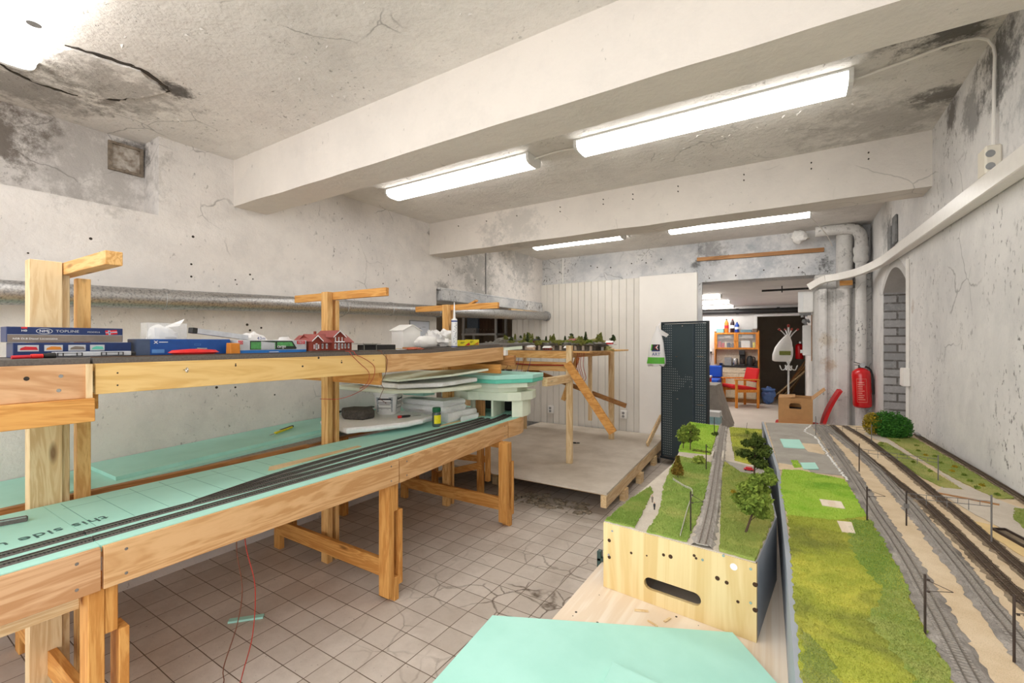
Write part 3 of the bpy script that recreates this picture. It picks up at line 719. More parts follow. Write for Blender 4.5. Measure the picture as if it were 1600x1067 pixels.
# tracks on the foam: two running lines with a fan of sidings in the middle
dark = dict(bedmat=M['roadbed'], tiemat=M['tracktie'], railmat=M['rail'], spacing=.009, w=.042, bed=.005)
def yard(parent, lines, y0, y1):
    for pts in lines:
        S = spline([(x, y, .795) for x, y in pts], .02); q = []; lo, hi = y0+.0012, y1-.0012
        for a, b in zip(S, S[1:]):
            if lo <= a.y <= hi: q.append(a)
            for e in (lo, hi):
                if a.y < e < b.y: q.append(a.lerp(b, (e-a.y)/(b.y-a.y)))
        if q and S[-1].y <= hi: q.append(S[-1])
        q = [q[i] for i in range(len(q)) if i == 0 or (q[i]-q[i-1]).length > 1e-4]
        if len(q) > 3: railtrack(parent, [tuple(p) for p in q[::2]+([q[-1]] if len(q)%2 == 0 else [])], .7951, **dark)
yl_ = [[(-1.955,-.2),(-1.96,.31),(-1.963,1.0),(-1.975,1.8),(-2.03,2.6),(-2.075,3.1),(-2.13,3.35)],
       [(-2.046,-.2),(-2.046,.35),(-2.046,.8),(-2.03,1.15),(-2.04,1.8),(-2.085,2.6),(-2.125,3.1),(-2.18,3.35)],
       [(-2.05,.85),(-2.085,1.2),(-2.11,1.5),(-2.13,1.85),(-2.145,2.4),(-2.17,3.0),(-2.22,3.32)],
       [(-2.06,.86),(-2.14,1.2),(-2.18,1.5),(-2.20,1.85),(-2.215,2.4),(-2.23,2.95),(-2.265,3.3)]]
yard(s0, yl_, -.22, .5145); yard(s1, yl_, .5155, 1.7875); yard(s2, yl_, 1.7895, 3.1); yard(s3, yl_[:2], 3.104, 3.4)
tx = [('this side up', (-2.15, .62, .7953))]
text('lettering', 'this side up', (-2.19, .612, .7960), (.05,-1,0), (1,.05,0), .069, plain('grey_print', lin(64,96,92), .7), s0, sx=.95)
gl = MB()
for k in range(9): gl.box(-2.5, -2.1, .56+.11*k, .562+.11*k, .7951, .7953)
gl.box(-2.42, -2.418, .55, 1.25, .7951, .7953).build('pencil_lines', plain('pencil', lin(112,170,158), .8), s1)
solo('plywood_strip', MB().prism([(-2.235,1.29),(-2.25,1.262),(-2.29,1.29),(-2.31,1.30),(-2.308,1.86),(-2.275,1.86)], .7955, .799), M['paleY'], 'thin pale plywood strip behind the sidings on bench', 'strip')
solo('plywood_strip', MB().prism([(-2.30,2.62),(-2.33,2.62),(-2.345,3.18),(-2.315,3.2)], .7952, .80), M['paleY'], 'thin plywood strip behind tracks near the foam tunnel', 'strip')
tr_ = thing('loose_track', 'short loose piece of model track on mint foam at left edge', 'track piece', (-2.37, .37, .795))
MB().bar((-2.43,.25,.802),(-2.375,.445,.802), .03, .012).build('roadbed', M['roadbed'], tr_)
MB().bar((-2.42,.25,.810),(-2.367,.44,.810), .003, .004).bar((-2.438,.255,.810),(-2.384,.445,.810), .003, .004).build('rail', M['steel'], tr_)
# rear shelf: a ramp of foam against the wall
rs_ = thing('rear_shelf', 'rear foam shelf rising along the left wall behind the bench', 'shelf', (-2.98, 1.4, .65))
def ramp(y): return .742+.040*min(y, 2.05) if y > 0 else .742
def ramped(x0, x1, y0, y1, zlo, zhi, n=16):
    mb = MB()
    for i in range(n):
        a, b = y0+(y1-y0)*i/n, y0+(y1-y0)*(i+1)/n
        mb.add([(x0,a,ramp(a)+zlo),(x1,a,ramp(a)+zlo),(x1,b,ramp(b)+zlo),(x0,b,ramp(b)+zlo),(x0,a,ramp(a)+zhi),(x1,a,ramp(a)+zhi),(x1,b,ramp(b)+zhi),(x0,b,ramp(b)+zhi)],
               [(0,3,2,1),(4,5,6,7),(0,1,5,4),(1,2,6,5),(2,3,7,6),(3,0,4,7)])
    return mb
ramped(-3.295, -2.70, -.25, 3.08, -.06, -.042).build('deck', M['brownY'], rs_)
ramped(-3.295, -2.80, -.25, 3.08, -.042, -.02).build('foam_sheet', M['mint'], rs_)
ramped(-3.295, -2.86, .84, 3.08, -.0195, 0).build('foam_sheet', M['mint'], rs_)
ramped(-3.295, -2.78, -.25, .70, -.0195, 0).build('foam_sheet', M['mint'], rs_)
B(-2.69, -2.66, -.25, 1.76, .70, .782).build('edge_batten', M['brownY'], rs_)
ramped(-2.80, -2.70, .70, 3.0, -.042, -.034).build('cork_strip', plain('grey_cork', lin(150,142,132), .8, 0, .2, 60), rs_)
B(-3.22, -3.16, .0, .05, .0, .655).build('support', M['amberZ'], rs_)
B(-3.22, -3.16, 2.4, 2.45, .0, .735).build('support', M['amberZ'], rs_)
# craft knife, trowel, brick, foam, bucket
kn = thing('craft_knife', 'yellow and black craft knife on the rear foam shelf', 'knife', (-3.03, 1.8, ramp(1.8)))
kz = ramp(1.9)+.0095
MB().bar((-2.98,1.72,kz),(-3.08,1.90,kz+.003), .022, .014).build('handle', M['yellow'], kn, bevel=.004)
MB().bar((-3.02,1.78,kz+.004),(-3.09,1.915,kz+.006), .016, .014).build('grip', M['black'], kn, bevel=.003)
MB().bar((-2.95,1.665,kz-.001),(-2.985,1.73,kz-.001), .012, .002).build('blade', M['steel'], kn)
def rough_slab(poly, z0, z1, seed, amp=.008, step=.035, inset=.012, rounds=3):
    """foam slab with hand cut, lumpy edges"""
    rnd = random.Random(seed); pl = jitter(poly, step, amp*.6, rnd); n = len(pl)
    c = Vector((sum(p[0] for p in pl)/n, sum(p[1] for p in pl)/n))
    if sum(pl[i][0]*pl[(i+1)%n][1]-pl[(i+1)%n][0]*pl[i][1] for i in range(n)) < 0: pl = pl[::-1]
    mb = MB(); rows = [(inset, z0), (0, z0+(z1-z0)*.3), (0, z0+(z1-z0)*.7), (inset, z1)]
    for ins, z in rows:
        for p in pl:
            q = Vector(p); d = (c-q).normalized(); q = q+d*(ins+rnd.uniform(0, amp))
            mb.v.append(Vector((q.x, q.y, z+(rnd.uniform(-.1,.1)*amp if z == z1 else 0))))
    for r in range(3):
        for i in range(n): mb.f.append((r*n+i, r*n+(i+1)%n, (r+1)*n+(i+1)%n, (r+1)*n+i))
    mb.f += [tuple(range(n-1, -1, -1)), tuple(3*n+i for i in range(n))]
    return mb
solo('foam_slab', rough_slab([(-2.545,1.955),(-2.46,2.1),(-2.37,2.33),(-2.36,2.5),(-2.40,2.66),(-2.62,2.74),(-3.0,2.70),(-3.12,2.4),(-2.98,2.05),(-2.72,1.975)], .828, .866, 11), M['eps'],
     'large lumpy white foam slab under the brick and bucket', 'foam slab', smooth=30)
SZ = .866
bk = MB(); bk.prism([(-2.985,2.25),(-2.86,2.17),(-2.70,2.22),(-2.70,2.33),(-2.83,2.42),(-2.97,2.36)], SZ, SZ+.068)
solo('concrete_brick', bk, plain('dark_concrete', lin(92,86,80), .9, 0, .3, 60, .6, 70), 'dark grey concrete brick resting on the white foam slab', 'brick', bevel=.010)
tw = thing('black_trowel', 'flat black hand tool lying behind the concrete brick', 'tool', (-3.1, 2.4, SZ))
MB().bar((-3.12,2.20,SZ+.016),(-3.09,2.32,SZ+.02), .025, .016).build('handle', M['black'], tw, bevel=.004)
MB().bar((-3.09,2.32,SZ+.02),(-3.03,2.60,SZ+.03), .05, .008).build('blade', M['black'], tw)
bu = thing('plaster_bucket', 'square white plaster bucket with printed labels on foam slab', 'bucket', (-2.82, 2.55, SZ))
MB(Matrix.Translation((-2.80,2.56,SZ))@Matrix.Rotation(R(28),4,'Z')).lathe([(.075,0),(.082,.01),(.096,.155),(.102,.158),(.103,.19),(.098,.193)], (0,0,0), 32, sq=6).build('tub', M['white'], bu, smooth=True)
bm_ = Matrix.Translation((-2.80,2.56,SZ))@Matrix.Rotation(R(28),4,'Z')
lb = MB(bm_); lb.add([(-.062,-.0815,.02),(.062,-.0815,.02),(.068,-.0945,.14),(-.068,-.0945,.14)], [(0,1,2,3)]); lb.add([(.0815,-.062,.02),(.0815,.062,.02),(.0945,.068,.14),(.0945,-.068,.14)], [(0,1,2,3)])
lb.build('label', plain('printed_label', lin(196,200,200), .6, 0, .3, 90, 0, 60, lin(120,124,128)), bu)
ln = MB(bm_)
for z0, z1, w in ((.118,.130,.055),(.098,.102,.05),(.088,.092,.052),(.078,.082,.045),(.05,.054,.05),(.04,.043,.03)):
    f = lambda z: -.0805-.013*(z-.02)/.12-.0022
    ln.add([(-w,f(z0),z0),(w,f(z0),z0),(w,f(z1),z1),(-w,f(z1),z1)], [(0,1,2,3)]); ln.add([(-f(z0),-w,z0),(-f(z0),w,z0),(-f(z1),w,z1),(-f(z1),-w,z1)], [(0,1,2,3)])
ln.build('label_print', M['ink'], bu)
sd = thing('screwdriver', 'red handled screwdriver lying on the white foam slab', 'screwdriver', (-2.5, 2.52, SZ))
MB().tube([(-2.545,2.42,SZ+.011),(-2.535,2.445,SZ+.011)], .011, 10).build('cap', M['red'], sd, smooth=True)
MB().tube([(-2.535,2.446,SZ+.010),(-2.515,2.50,SZ+.010),(-2.51,2.515,SZ+.010)], [.010,.009,.006], 10).build('handle', M['black'], sd, smooth=True)
MB().tube([(-2.51,2.515,SZ+.008),(-2.48,2.60,SZ+.006)], .003, 8).build('shaft', M['steel'], sd)
for k, (z, pl) in enumerate([(.7952,[(-2.34,2.76),(-2.36,3.18),(-2.53,3.2),(-2.55,3.0),(-2.85,2.95),(-2.86,2.78),(-2.60,2.80)]),
                             (.868,[(-2.38,2.79),(-2.39,3.07),(-2.53,3.12),(-2.56,3.0),(-2.88,2.97),(-2.86,2.76),(-2.62,2.76)]),
                             (.914,[(-2.42,2.80),(-2.40,3.06),(-2.53,3.12),(-2.56,3.0),(-2.92,2.97),(-2.88,2.78),(-2.66,2.78)])]):
    solo('foam_slab', rough_slab(pl, z, z+(.045 if k else .071), 21+k), M['eps'], ('lowest','middle','topmost')[k]+' white foam slab in the stack behind the green capped bottle', 'foam slab', 'stacked white foam slabs', smooth=30)
solo('foam_slab', rough_slab([(-2.30,2.86),(-2.29,3.10),(-2.33,3.17),(-2.335,2.9)], .7955, .83, 31), M['eps'], 'small white foam offcut in front of the slab stack', 'foam slab', smooth=30)
solo('mint_offcut', B(-2.9, -2.66, 2.82, 2.96, .9855, 1.01), M['mint'], 'small mint foam offcut on the topmost white slab', 'foam offcut')
bt = thing('glue_bottle', 'clear bottle with green cap and yellow label on bench', 'bottle', (-2.335, 2.62, .795))
MB().lathe([(.030,0),(.034,.006),(.034,.10),(.030,.112),(.024,.118)], (-2.335,2.62,.7955), 20).build('body', plain('dark_fluid_bottle', lin(82,96,92), .15, 0, .2, 10), bt, smooth=True)
MB().lathe([(.032,.112),(.033,.115),(.032,.142),(.028,.146)], (-2.335,2.62,.7955), 20).build('cap', plain('green_cap', lin(22,96,58), .4), bt, smooth=True)
a_ = MB()
for k in range(7):
    f0, f1 = R(-80+15*k), R(-65+15*k)
    a_.add([(-2.335+.0347*math.cos(f0),2.62+.0347*math.sin(f0),.82),(-2.335+.0347*math.cos(f1),2.62+.0347*math.sin(f1),.82),(-2.335+.0347*math.cos(f1),2.62+.0347*math.sin(f1),.885),(-2.335+.0347*math.cos(f0),2.62+.0347*math.sin(f0),.885)], [(0,1,2,3)])
a_.build('label', M['yellow'], bt)
# big pale sheets wedged between bucket and upper deck
def tilted(poly, f, th): # polygon in xy with height function
    n = len(poly); mb = MB()
    if sum(poly[i][0]*poly[(i+1)%n][1]-poly[(i+1)%n][0]*poly[i][1] for i in range(n)) < 0: poly = poly[::-1]
    mb.add([(x,y,f(x,y)) for x,y in poly]+[(x,y,f(x,y)+th) for x,y in poly], [tuple(range(n-1,-1,-1)), tuple(range(n,2*n))]+[(i,(i+1)%n,n+(i+1)%n,n+i) for i in range(n)])
    return mb
rr = random.Random(5)
solo('foam_sheet', tilted(jitter([(-3.2,2.33),(-2.56,2.34),(-2.30,2.52),(-2.16,2.80),(-2.16,2.98),(-2.5,3.0),(-3.2,2.95)], .05, .006, rr), lambda x, y: 1.060+.02*(y-2.4), .028), M['olivefoam'], 'lowest of the wide pale foam sheets lying on the bucket', 'foam sheet', 'pale foam sheets on the bucket', bevel=.006)
solo('foam_sheet', tilted(jitter([(-3.1,2.45),(-2.52,2.40),(-2.27,2.62),(-2.2,2.96),(-2.6,3.0),(-3.1,2.95)], .05, .010, rr), lambda x, y: 1.092+.05*(y-2.4), .034), M['eps'], 'middle pale foam sheet on the bucket, white with a broken edge', 'foam sheet', 'pale foam sheets on the bucket', bevel=.006)
solo('foam_sheet', tilted([(-3.0,2.5),(-2.55,2.42),(-2.18,2.62),(-2.10,2.98),(-2.5,3.0),(-3.0,2.98)], lambda x, y: 1.128+.055*(y-2.4)+.09*max(0, x+2.7), .016), M['mintpale'], 'topmost pale green sheet tilted up under the upper deck', 'foam sheet', 'pale foam sheets on the bucket')

# foam tunnel at the curved end
tn = thing('foam_tunnel', 'pale green foam tunnel mouth over the tracks at bench end', 'tunnel', (-2.3, 3.4, .795))
bpx = MB().prism([(-2.055,3.262),(-1.985,3.33),(-1.995,3.45),(-2.03,3.55),(-2.055,3.55)], .7955, .938); bpx.build('side_wall', M['mintpale'], tn, bevel=.004)
MB().prism([(-2.225,3.20),(-2.205,3.20),(-2.23,3.36),(-2.28,3.5),(-2.30,3.5),(-2.25,3.36)], .7955, .938).build('inner_wall', M['mintpale'], tn)
MB().prism([(-2.48,3.24),(-2.44,3.22),(-2.43,3.28),(-2.5,3.5),(-2.54,3.5)], .7955, .938).build('inner_wall', M['mintpale'], tn)
MB().prism([(-2.42,3.235),(-2.31,3.20),(-2.30,3.215),(-2.42,3.25)], .7955, .93).build('brown_infill', M['brownZ'], tn)
MB().prism([(-2.75,3.15),(-2.52,3.14),(-2.40,3.10),(-2.33,3.16),(-2.06,3.21),(-1.975,3.29),(-1.955,3.45),(-2.0,3.6),(-2.75,3.62)], .9385, 1.015).build('roof_slab', M['mintpale'], tn, bevel=.008, seg=2)
ins = MB().prism([(-2.6,3.6),(-2.1,3.6),(-2.1,3.58),(-2.6,3.58)], .797, .938); ins.build('back_lining', M['black'], tn)
for k, (z, pl, m, lb) in enumerate([(1.0155,[(-2.54,3.13),(-2.13,3.17),(-2.02,3.3),(-2.05,3.52),(-2.54,3.55)],'mintpale','lowest pale sheet in the mint foam pile above the tunnel'),
       (1.057,[(-2.55,3.10),(-2.10,3.12),(-1.93,3.32),(-1.97,3.56),(-2.55,3.58)],'mintpale','second sheet in the mint foam pile above the tunnel'),
       (1.0995,[(-2.55,3.06),(-2.085,3.06),(-1.89,3.34),(-1.93,3.60),(-2.55,3.6)],'mintdeep','third, deep green sheet in the mint foam pile above the tunnel'),
       (1.132,[(-2.55,3.05),(-2.085,3.055),(-1.888,3.34),(-1.93,3.61),(-2.55,3.61)],'mint','topmost bright sheet in the mint foam pile above the tunnel')]):
    h = (.041,.042,.032,.036)[k]
    solo('mint_sheet', MB().prism(pl, z, z+h), M[m], lb, 'foam sheet', 'mint foam pile on the tunnel', bevel=.003)

# ------------------------------------------------------------------ upper deck
def deck(label, y0, y1, x=-2.095, fmat='fascia_pale', zb=1.262, rise=0, extra=None, rear=True):
    t = thing('upper_deck_section', label, 'shelf', (-2.3, (y0+y1)/2, zb), 'upper deck sections')
    w = (lambda v: (v[0], v[1], v[2]+rise*max(0, v[1]-2.3))) if rise else None
    def mk(): m = MB(); m.w = w; return m
    mk().seg(x-.018, x, y0+.003, y1-.003, zb, 1.371).build('fascia_board', M[fmat], t, bevel=.0015)
    mk().seg(-2.53, x-.0185, y0, y1, 1.345, 1.371).build('deck', M['fascia_pale'], t)
    mk().seg(-3.0, -2.68, y0, y1, 1.345, 1.371).build('rear_deck', M['fascia_pale'], t)
    for yy in ([y0+.02, y1-.04] if y1-y0 > 1 else [y1-.04]): mk().seg(-2.53, x-.02, yy, yy+.02, 1.265, 1.345, 2).build('joist', M['paleX'], t)
    mk().seg(-2.53, x-.014, y0, y1, 1.3713, 1.391, 26).build('roadbed', M['roadbed'], t)
    return t, mk
u0, _ = deck('near end of the upper deck, darker board over a lower beam', -.25, .548, fmat='brownfascia' if 'brownfascia' in M else 'fascia', zb=1.252)
B(-2.105, -2.075, -.25, .553, 1.17, 1.2515).build('lower_beam', M['amberY'], u0, bevel=.002)
B(-2.0945, -2.086, .532, .549, 1.252, 1.371).build('edge_strip', M['paleZ'], u0)
for x_, yy, zz, r, m in [(-2.095,.39,1.33,.007,'crackdark'),(-2.095,.47,1.333,.006,'steel'),(-2.095,.465,1.285,.006,'steel')]:
    MB().tube([(x_-.002,yy,zz),(x_+.001,yy,zz)], r, 10).build('knot' if m != 'steel' else 'screw', M[m], u0)
u1, _ = deck('long middle of the upper deck with a pale yellow board', .556, 1.897)
ey = MB().tube([(-2.095,.83,1.335),(-2.075,.83,1.335)], .0025, 6)
ey.tube([(-2.075+.009*math.cos(R(a))+.009, .83, 1.335+.009*math.sin(R(a))) for a in range(0, 361, 30)], .002, 6).build('eye_screw', M['steel'], u1)
kn_ = MB()
for yy, zz, r in [(.62,1.335,.003),(.62,1.29,.003),(1.03,1.35,.003),(1.03,1.343,.004),(1.35,1.325,.005),(1.58,1.345,.003),(1.58,1.335,.005),(1.44,1.365,.006),(1.8,1.34,.003)]: kn_.tube([(-2.0965,yy,zz),(-2.0943,yy,zz)], r, 8)
kn_.build('nail_holes', M['crackdark'], u1)
u2, mk2 = deck('far end of the upper deck with a tan board beyond the middle', 1.903, 3.20, fmat='fascia', rise=.034)
mk2().seg(-2.60, -2.06, 3.20, 3.62, 1.3713, 1.391, 6).build('roadbed', M['roadbed'], u2)
mk2().prism([(-2.113,3.2),(-2.06,3.23),(-2.03,3.4),(-2.2,3.65),(-2.6,3.65),(-2.6,3.2)], 1.345, 1.3708).build('end_board', M['mintpale'], u2)
mk2().box(-2.10, -2.075, 3.20, 3.235, 1.30, 1.345).build('end_block', M['white'], u2)
mk2().box(-2.45, -2.0, 3.215, 3.245, 1.215, 1.30).build('end_joist', M['brownX'], u2)
# rails along the front of the upper deck
for parent, y0, y1, rise in ((u1, .56, 1.895, 0), (u2, 1.905, 3.2, .034)):
    m2 = MB(); m2.w = (lambda v, r=rise: (v[0], v[1], v[2]+r*max(0, v[1]-2.3)))
    for x_ in (-2.135, -2.152): m2.seg(x_, x_+.0016, y0, y1, 1.391, 1.3955, 8)
    m2.build('rail', M['rustrail'], parent)
# wires dangling over boards
def wire(label, pts, m, r=.0017):
    return solo('loose_wire', MB().tube(spline(pts, .02), r, 6), M[m], label, 'wire', smooth=True)
zd = 1.3925
wire('red brown wire hanging in a loop below the model station, right strand', [(-2.13,1.66,zd+.0035),(-2.106,1.662,zd+.003),(-2.096,1.665,1.390),(-2.0905,1.67,1.376),(-2.087,1.74,1.345),(-2.087,1.80,1.30),(-2.09,1.79,1.23),(-2.11,1.73,1.17),(-2.15,1.62,1.13),(-2.2,1.52,1.135)], 'wire_red')
wire('red brown wire hanging in a loop below the model station, left strand', [(-2.13,1.63,zd+.0035),(-2.106,1.632,zd+.003),(-2.096,1.635,1.390),(-2.0905,1.64,1.376),(-2.087,1.69,1.33),(-2.087,1.76,1.27),(-2.10,1.76,1.21),(-2.12,1.72,1.175)], 'wire_red')
wire('thin brown wire hanging down the front near the grey shelter', [(-2.13,1.86,zd+.0035),(-2.106,1.861,zd+.003),(-2.096,1.861,1.390),(-2.0905,1.862,1.376),(-2.086,1.90,1.34),(-2.086,1.88,1.25),(-2.10,1.86,1.20),(-2.12,1.90,1.16),(-2.12,1.87,1.11),(-2.12,1.92,1.07)], 'wire_brown')
wire('brown wire hanging from the lower bench down to tiles', [(-1.98,.985,.7565),(-1.985,.98,.58),(-1.98,1.0,.4),(-2.0,.99,.25),(-2.03,.95,.08),(-2.05,.96,.003),(-2.0,.9,.003)], 'wire_brown', .0022)
wire('red wire hanging from the lower bench down to tiles', [(-1.975,1.0,.7565),(-1.97,1.01,.58),(-1.955,1.04,.40),(-1.955,1.03,.2),(-1.97,1.0,.06),(-1.97,.98,.003),(-1.93,.92,.003)], 'wire_red', .0022)
MB().tube(spline([(-2.45,2.7,.7568),(-2.46,2.69,.5),(-2.43,2.7,.42),(-2.38,2.72,.41),(-2.36,2.73,.5),(-2.37,2.72,.7568)], .02), .002, 6).build('loose_wire', M['wire_brown'], s2, smooth=True)
solo('mint_offcut', MB().bar((-2.47,1.18,.006),(-2.36,1.30,.006), .03, .01), M['mint'], 'thin mint foam offcut on tiles under the bench', 'foam offcut')
# ------------------------------------------------------------------ things lying on the upper deck
ZD = 1.3912
YR, ZU = (0,1,0), (0,0,1)
def xface(mb, x, y0, y1, z0, z1): return mb.box(x, x+.0006, y0, y1, z0, z1)
# long model train boxes
stretch(.355,.635,.388,.712)
nb_ = thing('train_box', 'long blue and taupe locomotive box with a flag, upper of two', 'box', (-2.39, .55, 1.447))
bx = -2.348
B(-2.435, bx, .355, .635, 1.4475, 1.503).build('carton', M['navy'], nb_, bevel=.0015)
xface(MB(), bx+.0002, .357, .633, 1.449, 1.474).build('lower_band', M['brown_ink'], nb_)
xface(MB(), bx+.0002, .357, .633, 1.4742, 1.4755).build('stripe', M['silver_card'], nb_)
el = MB(); yc, zc = .437, 1.4885
el.add([(bx+.0012, yc+.019*math.cos(R(a)), zc+.0105*math.sin(R(a))) for a in range(0,360,15)]+[(bx+.0012, yc+.0172*math.cos(R(a)), zc+.0088*math.sin(R(a))) for a in range(0,360,15)],
       [(i,(i+1)%24,24+(i+1)%24,24+i) for i in range(24)])
el.build('oval_logo', M['silver_card'], nb_)
text('lettering', 'NMJ', (bx+.001, yc, zc-.0042), YR, ZU, .0125, M['white_ink'], nb_, 'CENTER', 1.0)
text('lettering', 'TOPLINE', (bx+.001, .463, 1.4845), YR, ZU, .013, M['silver_card'], nb_, sx=1.05)
text('lettering', 'MODELS', (bx+.001, .540, 1.4845), YR, ZU, .0075, M['silver_card'], nb_, sx=1.1)
text('lettering', 'NSB Di.8 Diesel Locomotive', (bx+.0012, .368, 1.4575), YR, ZU, .0085, M['white_ink'], nb_, sx=.95)
xface(MB(), bx+.0008, .386, .399, 1.4965, 1.503).build('red_tab', M['red_ink'], nb_)
text('lettering', 'H0', (bx+.001, .3925, 1.486), YR, ZU, .010, M['white_ink'], nb_, 'CENTER')
fl_ = MB(); fl_.add([(bx+.001, .588,1.476),(bx+.001,.620,1.480),(bx+.001,.618,1.497),(bx+.001,.586,1.494)], [(0,1,2,3)]); fl_.build('flag_red', M['red_ink'], nb_)
MB().add([(bx+.0014,.596,1.4765),(bx+.0014,.601,1.4772),(bx+.0014,.599,1.4955),(bx+.0014,.594,1.4948)], [(0,1,2,3)]).add([(bx+.0014,.5875,1.483),(bx+.0014,.6195,1.4868),(bx+.0014,.619,1.4905),(bx+.0014,.587,1.4870)], [(0,1,2,3)]).build('flag_white', M['white_ink'], nb_)
MB().add([(bx+.0018,.5975,1.4767),(bx+.0018,.5995,1.477),(bx+.0018,.5975,1.4953),(bx+.0018,.5955,1.495)], [(0,1,2,3)]).add([(bx+.0018,.5875,1.484),(bx+.0018,.6195,1.4878),(bx+.0018,.619,1.4892),(bx+.0018,.587,1.4858)], [(0,1,2,3)]).build('flag_blue', M['blue_ink'], nb_)
MB.G = None
stretch(.365,.65,.403,.739)
tk = thing('train_box', 'dark blue box with four train pictures, under the locomotive box', 'box', (-2.39, .55, ZD))
B(-2.44, -2.345, .365, .650, ZD, 1.446).build('carton', M['navy'], tk, bevel=.0015)
bx2 = -2.345
for k, (y0, y1, c) in enumerate([(.375,.42,'red_ink'),(.432,.474,'orange'),(.487,.529,'brown_ink'),(.54,.577,'mintdeep')]):
    xface(MB(), bx2+.0002, y0, y1, 1.414, 1.437).build('picture', M['silver_card'], tk)
    MB().add([(bx2+.0012,y0+.004,1.419),(bx2+.0012,y1-.002,1.419),(bx2+.0012,y1-.005,1.430),(bx2+.0012,y0+.016,1.432),(bx2+.0012,y0+.006,1.426)], [(0,1,2,3,4)]).build('train_print', M[c], tk)
MB.G = None
ch = thing('model_bogie_frame', 'grey and white model wagon underframe lying on upper deck', 'model wagon', (-2.25, .58, ZD))
B(-2.275, -2.235, .485, .705, ZD+.004, 1.412).build('frame', M['silver_card'], ch, bevel=.002)
w_ = MB()
for y0, y1 in ((.492,.560),(.612,.680)):
    for a, b, c, d in ((y0,y1,1.397,1.3985),(y0,y1,1.408,1.4095),(y0,y0+.003,1.397,1.4095),(y1-.003,y1,1.397,1.4095),((y0+y1)/2-.02,(y0+y1)/2-.017,1.3985,1.408),((y0+y1)/2+.017,(y0+y1)/2+.02,1.3985,1.408)):
        w_.box(-2.235,-2.2335,a,b,c,d)
w_.build('bogie_outline', M['black'], ch)
MB().box(-2.27,-2.24,.472,.485,ZD,1.41).box(-2.27,-2.24,.705,.722,ZD,1.409).build('coupling', M['black'], ch, bevel=.003)
sd2 = thing('screwdriver', 'red and black screwdriver in front of the picture box', 'screwdriver', (-2.22, .43, ZD))
MB().tube([(-2.2,.375,ZD+.006),(-2.205,.42,ZD+.007)], .006, 8).build('shaft', M['red_ink'], sd2)
MB().tube([(-2.205,.421,ZD+.008),(-2.21,.45,ZD+.008)], .008, 10).build('collar', M['red'], sd2, smooth=True)
MB().tube([(-2.21,.451,ZD+.009),(-2.22,.482,ZD+.009)], [.008,.011], 10).build('handle', M['black'], sd2, smooth=True)
stretch(.70,.985,.753,1.121)
sb = thing('train_box', 'plain bright blue train box with a small white emblem', 'box', (-2.38, .85, ZD))
bx3 = -2.33
B(-2.43, bx3, .70, .985, ZD, 1.4605).build('carton', M['blue'], sb, bevel=.002)
B(-2.4295, bx3+.0006, .6995, .735, ZD+.001, 1.4595).build('dark_end', plain('blue_grey_card', lin(70,84,110), .4), sb)
em = MB()
for s_ in (-1, 1): em.bar((bx3+.0012,.745,1.447-.006*s_),(bx3+.0012,.757,1.447+.006*s_), .001, .0028, (1,0,0)) if False else em.add([(bx3+.0012,.745,1.447-.006*s_),(bx3+.0012,.7475,1.447-.006*s_),(bx3+.0012,.757,1.447+.006*s_),(bx3+.0012,.7545,1.447+.006*s_)], [(0,1,2,3)])
em.box(bx3, bx3+.0012, .760, .785, 1.446, 1.4485).build('emblem', M['white_ink'], sb)
ol = MB()
for a, b, c, d in ((.865,.885,1.439,1.440),(.865,.885,1.432,1.433),(.865,.866,1.432,1.440),(.884,.885,1.432,1.440),(.74,.775,1.400,1.416)): ol.box(bx3, bx3+.001, a, b, c, d)
ol.build('outline_print', plain('pale_blue_print', lin(90,140,200), .5), sb)
MB.G = None
stretch(.82,1.0,.828,.983,ZD,1.515,ZD,1.535)
cb = thing('clear_tub', 'frosted clear plastic tub of white scraps behind the blue box', 'tub', (-2.52, .98, ZD))
M['frost'] = clear('frosted_plastic', lin(240,240,238), .24, .3)
tb = MB(); tb.box(-2.52,-2.445,.82,1.0,ZD,ZD+.003); x0,x1,y0,y1,z0,z1 = -2.52,-2.445,.82,1.0,ZD,1.515
for a in ((x0,x0+.002,y0,y1),(x1-.002,x1,y0,y1),(x0,x1,y0,y0+.002),(x0,x1,y1-.002,y1)): tb.box(a[0],a[1],a[2],a[3],z0,z1)
tb.build('tub', M['frost'], cb)
MB().blob((-2.48,.90,1.46), (.03,.065,.04), .25, 2, 16, 8, 3).build('scraps', M['eps'], cb)
MB().blob((-2.478,.885,1.475), (.012,.025,.008), .2, 2, 10, 6, 5).build('red_scrap', M['red_ink'], cb)
MB().add([(-2.5,.90,1.495),(-2.46,.97,1.505),(-2.47,1.0,1.535),(-2.5,.99,1.515)], [(0,1,2,3)]).build('folded_sheet', M['white'], cb)
MB.G = None
stretch(.862,1.16,.966,1.218)
slim = thing('slim_box', 'long slim grey box with black end leaning on blue box', 'box', (-2.38, 1.0, 1.46))
MB().bar((-2.372,.888,1.4995),(-2.372,1.16,1.4695), .040, .024).build('sleeve', M['silver_card'], slim, bevel=.001)
MB().bar((-2.372,.862,1.5025),(-2.372,.889,1.4994), .042, .026).build('end_cap', M['black'], slim, bevel=.002)
MB.G = None
rc_ = thing('red_case', 'glossy red hinged spectacle shaped case before the blue box', 'case', (-2.26, .942, ZD))
MB().lathe([(.0,0),(.02,.001),(.026,.008),(.022,.016),(.004,.020)], (0,0,0), 20).build('shell', M['red'], rc_, local=True, smooth=60)
q = rc_.children[-1]; q.scale = (1, 3.9, 1.3); q.location = (.0,-.005,0)
MB().bar((-2.26,.945,1.4195),(-2.26,.985,1.418), .014, .005).build('clip', M['steel'], rc_)
stretch(.99,1.03,1.086,1.13)
oc = thing('orange_block', 'small orange card upright between blue and grey boxes', 'card', (-2.28, 1.03, ZD))
